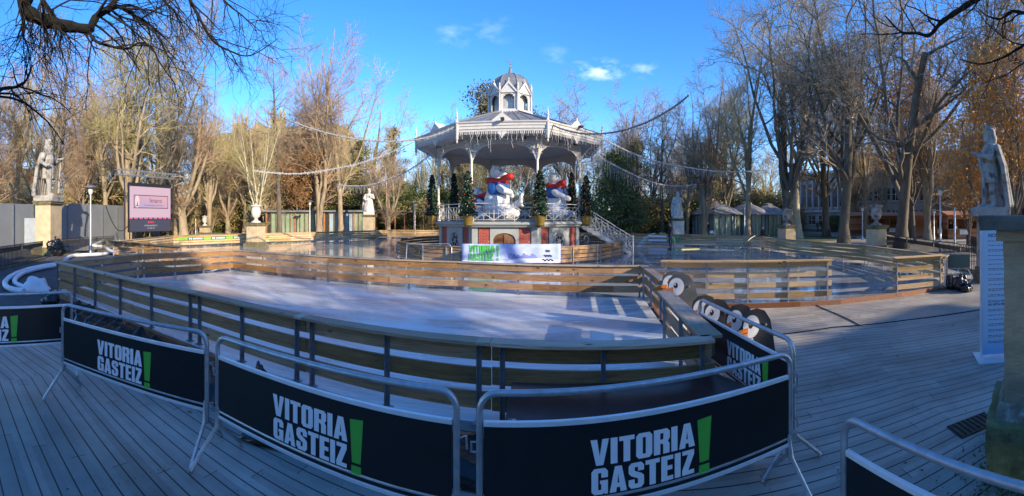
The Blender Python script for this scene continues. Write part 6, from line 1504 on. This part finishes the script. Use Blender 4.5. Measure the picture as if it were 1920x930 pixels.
for i in range(8): q = MB(); q.box((W*i/7, 0, 1.45), (.13, .13, 2.9)); q.build('post', M_cort, r)
# three round pavilions with slate roofs
def kiosk(px, d, rad, label, n_=8):
    x, y = vp(px, d); r = empty('slate_roof_pavilion', (x, y, 0), .2, label, 'pavilion', 'slate roofed glass pavilions')
    q = MB(); q.lathe([(rad*1.15, 2.55), (rad*1.17, 2.62), (rad*.85, 3.1), (rad*.84, 3.16), (rad*.55, 3.55), (rad*.54, 3.6), (rad*.25, 3.9), (rad*.24, 4.1), (.05, 4.25)], n_); q.build('roof', mat('grey slate shingles', (.22, .22, .23), .7, 0, .35, 3, .6, 12), r)
    q = MB(); q.lathe([(rad*.93, 0), (rad*.93, 2.55)], n_); q.build('wall', M_gl, r)
    for k in range(n_*3):
        a = 2*pi*k/(n_*3); rr_ = rad*.955*(cos(pi/n_)/cos((a % (2*pi/n_))-pi/n_)); q = MB(); q.box((rr_*cos(a), rr_*sin(a), 1.28), (.14, .14, 2.54), rz=a); q.build('post', M_band if k % 2 else M_galvd, r)
kiosk(1343, 47, 2.9, 'left and largest of the glass pavilions with tiered slate roofs'); kiosk(1400, 50, 2.7, 'middle glass pavilion with a slate roof behind the lamp'); kiosk(1440, 54, 2.6, 'right hand glass pavilion with a slate roof beside the round urn')
# market huts
M_hut = wood_mat('orange stained hut timber', (.46, .17, .06), (.30, .10, .035), grain=(1.2, 10, 10)); M_hutr = mat('orange brown hut roof', (.40, .17, .08), .7, 0, .15, 2)
def hut(px, d, rz, W, label, closed=False, depth=2.4):
    x, y = vp(px, d); r = empty('market_hut', (x, y, 0), rz, label, 'market hut', 'wooden market huts'); H = 2.35; D = depth
    q = MB(); q.box((0, D/2, .5), (W, D, 1.0)); q.box((-W/2+.05, D/2, H/2+.1), (.1, D, H+.2)); q.box((W/2-.05, D/2, H/2+.1), (.1, D, H+.2)); q.box((0, D-.05, H/2), (W-.2, .1, H)); q.box((0, .05, H-.1), (W-.2, .1, .35))
    if closed: q.box((0, .05, 1.5), (W-.2, .1, 1.1))
    q.build('wall', M_hut, r)
    q = MB(); q.beam((-W/2-.2, -.45, H+.0), (-W/2-.2, D+.3, H+.42), .0, .0); q = MB(); q.prism([(-.5, 0), (D+.3, .45), (D+.3, .55), (-.5, .1)], -W/2-.15, W/2+.15, M=Matrix.Translation((0, 0, H+.05)) @ Matrix(((0, 1, 0, 0), (1, 0, 0, 0), (0, 0, 1, 0), (0, 0, 0, 1)))); q.build('roof', M_hutr, r)
    if not closed:
        q = MB(); q.box((0, -.12, 1.02), (W-.3, .4, .05)); q.build('counter', M_woodold, r)
        rg = random.Random(px); Mw = Matrix.Translation((x, y, 0)) @ Matrix.Rotation(rz, 4, 'Z')
        for i, (mt_, ds) in enumerate([(M_vinyl, 'white'), (M_orange, 'orange'), (M_teal, 'teal')]):
            q = MB(); w_ = rg.uniform(.2, .3); q.box((0, 0, .14), (w_, .2, .28)); q.box((0, 0, .29), (w_*1.06, .22, .03)); o = q.build('gift_box', mt_, bevel=.01)
            o.matrix_world = Mw @ Matrix.Translation((-W*.3+W*.3*i, -.12, 1.047)); tag(o, ds+' box on the counter of the '+label.split(',')[0], 'box', 'boxes on the market hut counters')
        for s in (-1, 1): q = MB(); q.box((s*W*.28, -.03, 1.5), (.07, .07, 1.1)); q.build('post', M_hut, r)
        q = MB(); q.box((-W*.1, -.02, .72), (.9, .02, .5)); q.build('poster', M_vinyl, r)
hut(1616, 49, R(-30), 3.4, 'leftmost brown market hut with a slanting roof', True); hut(1680, 48, R(-34), 4.6, 'brown market hut partly behind the large trunk'); hut(1733, 43, R(-42), 3.0, 'closed end wall of the middle market hut', True)
hut(1769, 44, R(-44), 4.4, 'market hut with a white poster below its counter, behind the walker'); hut(1815, 41, R(-50), 4.4, 'rightmost market hut beside the right statue pedestal')
# unseen blocks added behind the viewpoint, sized to shade the foreground
def plain_block(x0, x1, y0, H, label, m, nx_, rows):
    r = empty('shade_block', ((x0+x1)/2, y0, 0), pi, label, 'building'); W = x1-x0; q = MB(); q.box((0, 7, H/2), (W, 14, H)); q.build('wall', m, r); facade_windows(r, W*.96, nx_, 1.2, 2.8, 1.1, rows=rows, rowh=3.1); q = MB(); q.box((0, -.2, H+.1), (W+.6, 1.0, .3)); q.build('cornice', M_band, r)
plain_block(-14, 11.4, -16, 12.5, 'long plastered apartment block behind the viewpoint', M_band, 9, 3)
plain_block(11.5, 19, -15, 15, 'tallest apartment block behind the viewpoint', M_stc, 3, 4)
plain_block(19.1, 25, -15, 13.2, 'middle apartment block behind the viewpoint', M_stc, 2, 4)
plain_block(25.1, 31, -15, 11.3, 'lowest narrow block behind the viewpoint to the right', M_band, 2, 3)

# ------------------------------------------------------------------ trees of the park
G1 = 'bare park trees left of the bandstand'; G2 = 'bare park trees right of the bandstand'
for nm, px, d, h, lb in [
    ('tall2', -30, 34, 19, 'bare tree at the very left edge above the hoarding'), ('tall', 28, 40, 22, 'pale trunked bare tree left of the helmeted statue'), ('narrow', 103, 30, 17, 'slender dark trunk rising right behind the helmeted statue'),
    ('tall', 62, 46, 20, 'bare tree seen just left of the helmeted statue head'), ('tall2', 150, 44, 20, 'bare tree above the flat hooded lamp at left'), ('tall', 200, 40, 21, 'reddish bare tree left of the truss'),
    ('knotty', 243, 33, 20, 'thick knotty trunk left behind the video screen'), ('old', 292, 36, 21, 'massive knotty tree directly behind the video screen truss'), ('pollard', 345, 42, 15, 'many limbed bare tree right of the video screen'),
    ('knotty', 392, 48, 19, 'olive twigged tree between the screen and the left urn'), ('young', 481, 30.5, 10.5, 'young straw coloured tree with steep rods behind the left urn'), ('narrow', 524, 40, 18.5, 'straight narrow tree standing in front of the cathedral'),
    ('pollard', 428, 55, 11, 'low leaning trunk left of the left urn'), ('tall2', 600, 46, 25, 'tall twin stemmed tree left of centre'), ('tall', 640, 47, 24.5, 'tallest upright tree beside the twin stemmed tree'), ('tall', 693, 55, 21.5, 'slim bare tree right of the tall twin stemmed tree'),
    ('rusty', 560, 49, 10, 'small tree with rusty leaves before the glass pavilion'), ('pollard', 728, 46, 9.5, 'candelabra shaped pollard right of the left centre statue'), ('pollard', 596, 50, 9, 'leaning pollard at the right end of the green glass'),
    ('young', 800, 60, 13, 'thin bare tree left of the bandstand column'), ('knotty', 838, 62, 19, 'bare tree whose crown shows left above the bandstand eave'), ('tall2', 872, 66, 21.5, 'bare reddish crown just left of the bandstand lantern'),
    ('tall', 440, 62, 17, 'bare crown in front of the left end of the cathedral'), ('knotty', 320, 60, 17, 'olive bare crown above the right post of the screen'), ('tall2', -10, 52, 22, 'farther bare crown filling the upper left edge'), ('knotty', 80, 56, 21, 'farther olive crown behind the helmeted statue'), ('tall', 128, 52, 22, 'farther straw coloured crown right of the helmeted statue'),
    ('knotty', 175, 56, 20, 'farther olive crown above the flat hooded lamp'), ('tall2', 225, 55, 23, 'farther reddish crown above the left end of the truss'), ('tall', 268, 52, 22, 'farther straw coloured crown between the two knotty trees'), ('tall', 365, 56, 20, 'farther straw coloured crown above the thin lawn lamp'),
    ('tall2', 405, 66, 20, 'farther reddish crown left of the cathedral'), ('knotty', 470, 66, 15, 'olive crown before the cathedral wall below its left tower'), ('tall2', 498, 50, 18, 'dense bare tree hiding the middle of the cathedral'), ('tall', 458, 54, 19.5, 'pale bare tree before the left cathedral tower'), ('knotty', 548, 56, 17, 'olive bare tree before the right cathedral tower'), ('tall', 575, 66, 17, 'straw crown before the right part of the cathedral'), ('shrub', 530, 54, 9, 'large straw coloured brush before the cathedral'), ('knotty', 620, 62, 16, 'olive crown low behind the twin stemmed tree'), ('knotty', 668, 66, 15, 'olive crown behind the ivy clad trunk'),
    ('tall', 330, 46, 19, 'straw coloured tree just right of the screen truss'), ('tall2', 760, 70, 15, 'bare crown above the lamp beside the bandstand')]:
    plant(nm, px, d, h, lb, G1)
for nm, px, d, h, lb in [
    ('plane', 960, 50, 13, 'pale barked tree seen through the middle of the bandstand'), ('old', 1012, 56, 13, 'bare tree seen through the right half of the bandstand'), ('old', 1072, 66, 22.5, 'round bare crown just right of the bandstand dome'), ('knotty', 908, 48, 12, 'dark stems seen between the left columns of the bandstand'),
    ('tall2', 1180, 58, 22, 'bare tree between the bandstand and the right centre statue, upper crown'), ('old', 1218, 52, 17.5, 'dark twigged tree with a thick trunk left of the hose man'), ('narrow', 1241, 46, 14, 'thin straight trunk behind the hose man'),
    ('tall', 1288, 45, 15.5, 'pale thin trunk right of the right centre statue'), ('tall2', 1322, 43, 19, 'forked pale tree standing before the left slate pavilion'), ('tall', 1402, 38, 20.5, 'upright trunk beside the lamp of the slate pavilions'),
    ('tall2', 1265, 62, 16, 'reddish crown behind the right centre statue'), ('tall', 1345, 62, 20, 'straw crown high above the slate pavilions'), 
    ('tall', 1800, 50, 21, 'straw crown above the rightmost market hut'), ('tall2', 1945, 40, 19, 'reddish crown at the right edge'), ('knotty', 1150, 64, 15, 'olive crown behind the big dark conifer'), ('tall', 1625, 48, 22, 'upright bare tree behind the dark urn'), ('tall2', 1598, 56, 21, 'reddish crown behind the slanting trunk'), ('knotty', 1362, 50, 20, 'bushy bare tree left of the upright trunk'), ('old2', 1480, 36, 24, 'great dark spreading tree behind the round urn'), ('plane', 1497, 42, 25, 'pale limbed plane tree behind the great dark tree'), ('old', 1550, 44, 22, 'dark tree on the lawn left of the slanting trunk'),
    ('old2', 1582, 31, 23, 'slanting dark trunk left of the dark urn'), ('old', 1690, 28.5, 24, 'largest trunk at right, rising behind the hooped railing'), ('tall2', 1740, 36, 22, 'bare tree right of the largest trunk'),
    ('old2', 1862, 27, 21, 'dark branched tree behind the right statue'), ('orange', 1838, 23, 8.8, 'orange leaved tree right behind the right statue'), ('orange', 1816, 25.5, 6.0, 'small orange leaved tree with a thin trunk by the hooped railing'), ('orange', 1712, 40, 17, 'tall tree keeping orange leaves high beside the largest trunk'),
    ('orange', 1905, 21, 11, 'orange leaved tree at the right edge'), ('rusty', 1765, 48, 9, 'rusty leaved tree behind the tallest lamp'), ('tall', 1660, 62, 17, 'bare tree before the grey stone building')]:
    plant(nm, px, d, h, lb, G2, wide=1.15 if nm.startswith('old') else 1)
plant('cedar', 912, 58, 21.5, 'flat layered cedar peeping out left of the bandstand lantern', wide=1.1); plant('cedar', 985, 64, 20, 'cedar branch tips showing right of the bandstand lantern')
for nm, px, d, h, wd, lb in [('yew', 1155, 44, 9.4, 1.0, 'big dark conifer right of the bandstand'), ('yew', 1330, 60, 9, 1.3, 'dark conifer behind the slate roofed pavilions'),
        ('ivy', 677, 52, 12.5, 1.2, 'ivy clad green trunk left of the left centre statue'), ('ivy', 738, 56, 15, 1.0, 'tall ivy clad tree with brown tip right of the left centre statue'), ('ivy', 1195, 55, 13, 1.3, 'tall ivy clad trunk above the dark conifers')]:
    plant(nm, px, d, h, lb, wide=wd)
E_ = 'evergreen and leafy shrubs along the far lawns'; i = 0
names_ = ['laurel', 'olive', 'laureld', 'shrub', 'shrubr']
row = [(300, 'olive', 52, 4.5), (335, 'shrub', 50, 5), (362, 'shrubr', 56, 5.5), (395, 'laurel', 60, 4), (418, 'shrub', 64, 6), (452, 'olive', 60, 5), (505, 'laurel', 64, 5.5), (545, 'olive', 62, 6), (575, 'laurel', 62, 5), (612, 'shrubr', 60, 6), (640, 'laurel', 60, 6.5), (668, 'laureld', 60, 5.5), (705, 'laureld', 58, 6.5), (735, 'laurel', 60, 7),
       (765, 'laureld', 56, 5), (792, 'olive', 54, 4.4), (815, 'laurel', 60, 6), (845, 'laureld', 62, 5), (880, 'olive', 56, 4.5), (915, 'shrubr', 52, 5.5), (950, 'olive', 58, 5), (985, 'laurel', 56, 4.5), (1015, 'olive', 52, 5), (1050, 'shrub', 54, 6), (1085, 'laureld', 56, 4.5), (1110, 'laureld', 50, 3.2), (1140, 'laurel', 50, 3), (1185, 'shrubr', 48, 3.8), (1228, 'olive', 50, 4.4),
       (1255, 'olive', 52, 4.6), (1290, 'laureld', 50, 4.2), (1318, 'olive', 58, 6), (1365, 'laureld', 58, 4.5), (1388, 'shrubr', 60, 6), (1420, 'olive', 60, 6), (1462, 'laurel', 62, 4.5), (1500, 'shrubr', 60, 4), (1565, 'laureld', 62, 2.4), (1425, 'shrub', 58, 7), (240, 'shrubr', 46, 6), (205, 'olive', 48, 6), (165, 'shrub', 50, 6.5), (120, 'shrubr', 48, 6), (80, 'shrub', 46, 6), (40, 'shrubr', 48, 6), (5, 'shrub', 44, 6), (-40, 'shrub', 42, 6)]
land = ['video screen', 'left lawn lamp', 'left urn', 'glass pavilion', 'left centre statue', 'lamp beside the bandstand', 'bandstand', 'bandstand stair', 'big dark conifer', 'man with the hose', 'slate roofed pavilions', 'round urn', 'market huts']
desc = {'laurel': 'glossy green laurel', 'laureld': 'very dark evergreen shrub', 'olive': 'yellow olive leafy bush', 'shrub': 'straw coloured twiggy bush', 'shrubr': 'rusty twiggy bush'}
def where(px):
    for lo, hi, t_ in [(-99, 20, 'at the left edge above the hoarding'), (20, 60, 'left of the helmeted statue'), (60, 100, 'behind the helmeted statue'), (100, 140, 'right of the helmeted statue'), (140, 185, 'above the hoarding near the flat hooded lamp'), (185, 225, 'above the hoarding left of the truss'), (225, 270, 'behind the video screen left side'), (270, 318, 'behind the video screen right side'),
        (318, 350, 'beside the right truss post'), (350, 380, 'behind the thin lawn lamp'), (380, 405, 'between the lawn lamp and left urn'), (405, 435, 'behind the red jacket'), (435, 475, 'just left of the left urn'), (475, 520, 'right of the left urn'), (520, 560, 'behind the left end of the glass pavilion'), (560, 590, 'behind the lamp at the glass pavilion'), (590, 625, 'behind the middle of the glass pavilion'),
        (625, 655, 'behind the pale blue glass'), (655, 685, 'left of the left centre statue'), (685, 720, 'right behind the left centre statue'), (720, 750, 'behind the candelabra pollard'), (750, 780, 'behind the pergola'), (780, 805, 'at the end of the pergola'), (805, 830, 'behind the left bandstand columns'), (830, 862, 'seen left inside the bandstand'), (862, 900, 'seen behind the front left fir'),
        (900, 935, 'seen behind the smallest bear'), (935, 970, 'seen behind the largest bear'), (970, 1000, 'seen right of the largest bear'), (1000, 1030, 'seen behind the front right fir'), (1030, 1070, 'seen behind the right hand bear'), (1070, 1100, 'seen at the right columns'), (1100, 1125, 'behind the stair rail'), (1125, 1160, 'below the big dark conifer'), (1160, 1205, 'right below the big dark conifer'),
        (1205, 1240, 'left of the hose man'), (1240, 1270, 'behind the hose man'), (1270, 1305, 'right of the right centre statue'), (1305, 1340, 'behind the largest slate pavilion'), (1340, 1375, 'above the largest slate pavilion'), (1375, 1400, 'behind the pavilion lamp'), (1400, 1422, 'above the middle slate pavilion'), (1422, 1450, 'above the right slate pavilion'), (1450, 1480, 'behind the round urn'), (1480, 1530, 'between the great tree and the office block'), (1530, 1600, 'before the office block')]:
        if lo <= px < hi: return t_
    return 'by the far lawn'
for px, nm, d, h in row:
    plant(nm, px, d, h, desc[nm]+' '+where(px), E_, wide=1.25)

# far woods: one mass of small bare trees and brush round the park
rng = np.random.default_rng(77)
g_ = grow(301, [((0, 0, 0), (0, 0, 1), 15, .2, 8, .04, .02, .15), ((0, 0, 1.5), (.3, .1, 1), 11, .12, 8, .06, .04, .15), ((0, 0, 2), (-.25, .2, 1), 11, .12, 8, .06, .04, .15)], [
    dict(n=14, t0=.2, ang=(28, 60), up=.12, len=4.0, fall=.5, k=5, w=.16, trop=.06, rk=.5, rmax=.06, rmin=.02, tip=.3), dict(n=9, t0=.15, ang=(28, 60), up=.05, len=1.9, fall=.4, k=4, w=.16, trop=.05, rk=.55, rmin=.016, tip=.5), dict(n=3, t0=.2, ang=(25, 60), len=.9, fall=.3, k=2, w=.12, trop=.04, rk=.6, rmin=.012, tip=.6)])
TV, TQ = tubes([(P, Rr, s) for (lv_, s) in zip(g_, (6, 4, 3, 3)) for P, Rr in lv_]); Vs = []; Qs = []; off = 0
for i in range(200):
    az = R(-80+160*(i+rng.random())/190); d = rng.uniform(66, 105); s = rng.uniform(.75, 1.15); c, sn = np.cos(i*2.1), np.sin(i*2.1)
    if abs(az*F+960-500) < 150 and d < 97: d += 34
    if az*F+960 > 1480 and d < 82: d += 20
    v = TV.copy(); v = np.stack([v[:, 0]*c-v[:, 1]*sn, v[:, 0]*sn+v[:, 1]*c, v[:, 2]], 1)*s+np.array([d*sin(az), d*cos(az), 0]); Vs.append(v); Qs.append(TQ+off); off += len(TV)
o = bpy.data.objects.new('far_woods', quads_mesh('far_woods', np.concatenate(Vs), np.concatenate(Qs), M_twig)); COL.objects.link(o); tag(o, kind='stuff')
n_ = 60000; az = np.radians(rng.uniform(-80, 80, n_)); d = rng.uniform(72, 84, n_); hh = 3.2+2.2*np.sin(az*23)+1.4*np.sin(az*61+1); z = rng.random(n_)*np.maximum(1.2, hh); C = np.stack([d*np.sin(az), d*np.cos(az), z], 1)
keep = ~((az*F+960 > 1485) & (az*F+960 < 1990)); C = C[keep]; V, Q = leaves(rng, C, .3)
me = quads_mesh('far_undergrowth', V, Q, M_olive, False); me.materials.append(M_conif); me.materials.append(M_rust); aa = az[keep]; mi = np.zeros(len(Q), np.int32); sel = np.sin(aa*37+2)+rng.normal(0, .35, len(aa)); mi[sel > .25] = 1; mi[sel < -.75] = 2; me.polygons.foreach_set('material_index', mi)
o = bpy.data.objects.new('far_undergrowth', me); COL.objects.link(o); tag(o, kind='stuff')

# ------------------------------------------------------------------ trees near the viewpoint reaching into the frame
def limb_tree(kind, label, base, guides, trunk_h, trunk_r, lv, bark, twig, seed):
    """trunk outside the frame; guides are limb paths (points, radius)"""
    rng = np.random.default_rng(seed); root = empty(kind, (0, 0, 0)); tag(root, label, 'tree')
    q = MB(); b = Vector(base); n_ = 8
    q.tube([b+Vector((.1*sin(i), .1*cos(i*1.3), trunk_h*i/n_-.1)) for i in range(n_+1)], [trunk_r*(1.5 if i == 0 else 1-.35*i/n_) for i in range(n_+1)], 12)
    grp = []
    for pts, r0, r1 in guides:
        P = [Vector(p) for p in pts]; out = []
        for i in range(len(P)-1):
            a, b_, c, d = P[max(i-1, 0)], P[i], P[i+1], P[min(i+2, len(P)-1)]
            for k in range(5): t = k/5; out.append(.5*((2*b_)+(c-a)*t+(2*a-5*b_+4*c-d)*t*t+(3*b_-a-3*c+d)*t**3))
        out.append(P[-1]); kk = len(out); rr_ = [(r0+(r1-r0)*i/(kk-1))*(1+.12*sin(i*2.1)) for i in range(kk)]
        q.tube(out, rr_, 9); A = np.array([tuple(v) for v in out]); idx = np.linspace(0, kk-1, 16); lo = np.minimum(idx.astype(int), kk-2); f = (idx-lo)[:, None]
        grp.append(((A[lo]*(1-f)+A[lo+1]*f)[None], np.linspace(r0, r1, 16)[None]))
    q.build('trunk', bark, root, True); cur = grp; its = []
    for L_ in lv:
        nxt = []
        for P, Rr in cur:
            p, d, t, r = children(rng, P, Rr, L_['n'], L_.get('t0', .1), 1., L_['ang'], L_.get('up', 0)); ln = L_['len']*rng.uniform(.35, 1.35, len(t)); rr_ = np.clip(r*.6, L_['rmin'], L_['rmax'])
            nxt.append(sprout(rng, p, d, ln, rr_, L_['k'], L_['w'], L_['trop'], .35))
        nxt = [(np.concatenate([a for a, _ in nxt]), np.concatenate([b for _, b in nxt]))]; its += [(a, b, L_['s']) for a, b in nxt]; cur = nxt
    V, Q = tubes(its); c = bpy.data.objects.new('crown', quads_mesh('crown', V, Q, twig)); COL.objects.link(c); c.parent = root
    return root
M_near = mat('shade black near bark', (.016, .015, .013), .9, 0, .4, 6, .9, 14, stain=((.05, .065, .02), 4, .6)); M_neart = mat('shade black near twigs', (.022, .019, .017), .85, 0, .3, 3)  # shade on the near limbs is put into these bark and twig colours
wl = [dict(n=11, ang=(25, 70), up=-.05, len=1.3, k=7, w=.16, trop=-.10, rmin=.008, rmax=.024, s=5), dict(n=6, ang=(25, 60), up=.0, len=.75, k=6, w=.14, trop=-.09, rmin=.005, rmax=.010, s=4), dict(n=3, ang=(25, 55), up=.05, len=.36, k=4, w=.14, trop=.02, rmin=.0035, rmax=.006, s=3)]
bs = (-10.5, -1.5, 0)
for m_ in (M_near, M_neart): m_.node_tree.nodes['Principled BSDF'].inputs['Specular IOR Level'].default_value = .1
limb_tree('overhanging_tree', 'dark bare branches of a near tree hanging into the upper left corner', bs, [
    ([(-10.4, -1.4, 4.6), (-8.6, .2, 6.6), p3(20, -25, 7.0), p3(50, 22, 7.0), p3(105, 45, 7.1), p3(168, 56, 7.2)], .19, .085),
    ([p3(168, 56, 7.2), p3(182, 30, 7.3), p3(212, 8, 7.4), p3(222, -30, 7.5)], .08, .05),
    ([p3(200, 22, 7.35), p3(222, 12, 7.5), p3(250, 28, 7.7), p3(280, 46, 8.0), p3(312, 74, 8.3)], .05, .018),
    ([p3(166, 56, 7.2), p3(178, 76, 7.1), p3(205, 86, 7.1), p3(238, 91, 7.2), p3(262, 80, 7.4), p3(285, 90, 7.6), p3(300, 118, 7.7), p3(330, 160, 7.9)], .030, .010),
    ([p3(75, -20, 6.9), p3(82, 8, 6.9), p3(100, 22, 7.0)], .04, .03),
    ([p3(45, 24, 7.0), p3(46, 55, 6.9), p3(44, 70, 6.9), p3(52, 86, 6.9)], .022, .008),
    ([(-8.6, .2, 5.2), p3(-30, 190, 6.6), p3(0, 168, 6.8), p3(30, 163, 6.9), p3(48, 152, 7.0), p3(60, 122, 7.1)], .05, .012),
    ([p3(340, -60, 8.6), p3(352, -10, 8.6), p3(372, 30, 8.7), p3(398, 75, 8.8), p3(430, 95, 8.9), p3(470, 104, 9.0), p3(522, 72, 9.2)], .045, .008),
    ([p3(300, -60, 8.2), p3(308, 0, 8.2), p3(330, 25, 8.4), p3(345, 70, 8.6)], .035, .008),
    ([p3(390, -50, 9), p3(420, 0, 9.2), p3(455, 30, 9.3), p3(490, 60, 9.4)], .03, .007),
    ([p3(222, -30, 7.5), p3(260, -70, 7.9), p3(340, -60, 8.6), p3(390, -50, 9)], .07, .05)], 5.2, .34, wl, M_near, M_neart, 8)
wr = [dict(n=10, ang=(30, 70), up=.05, len=2.2, k=7, w=.2, trop=.02, rmin=.012, rmax=.05, s=5), dict(n=6, ang=(28, 62), up=.05, len=1.0, k=5, w=.18, trop=.02, rmin=.007, rmax=.014, s=4), dict(n=4, ang=(25, 60), up=.02, len=.5, k=3, w=.14, trop=.02, rmin=.005, rmax=.008, s=3)]
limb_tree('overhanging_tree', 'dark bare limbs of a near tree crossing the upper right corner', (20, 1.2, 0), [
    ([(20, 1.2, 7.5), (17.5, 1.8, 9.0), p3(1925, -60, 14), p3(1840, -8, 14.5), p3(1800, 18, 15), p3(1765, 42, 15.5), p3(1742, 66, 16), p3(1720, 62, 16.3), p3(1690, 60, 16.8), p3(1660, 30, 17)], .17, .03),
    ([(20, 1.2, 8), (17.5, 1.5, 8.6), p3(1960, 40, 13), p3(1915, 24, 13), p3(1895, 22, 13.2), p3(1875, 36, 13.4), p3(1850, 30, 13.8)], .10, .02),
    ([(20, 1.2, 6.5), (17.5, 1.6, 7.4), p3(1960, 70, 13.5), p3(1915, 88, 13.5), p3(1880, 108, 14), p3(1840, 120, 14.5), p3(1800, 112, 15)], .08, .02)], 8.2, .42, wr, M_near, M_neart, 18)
# unseen bare tree added behind the viewpoint to dapple the ice with shadow
for nm, x, y, h, lb in [ ('knotty', 18, -9, 15, 'unseen bare tree added near the shade blocks to dapple the ice')]:
    plant(nm, 0, 0, h, lb, 'unseen bare trees added behind the viewpoint', xy=(x, y))
# fallen leaves on the deck
rng = np.random.default_rng(12); n_ = 150; C = np.stack([rng.uniform(-6.5, 11, n_), rng.uniform(.6, 6.5, n_), np.full(n_, .012)], 1); C = C[(C[:, 1] < 3.2) | (C[:, 0] > 3.4)]; V, Q = leaves(rng, C, .035); V[:, 2] = .006+.4*np.abs(V[:, 2]-.006)
o = bpy.data.objects.new('fallen_leaves', quads_mesh('fallen_leaves', V, Q, M_rust, False)); COL.objects.link(o); tag(o, kind='stuff')
for o in bpy.data.objects:
    if o.parent and 'category' in o: del o['category']
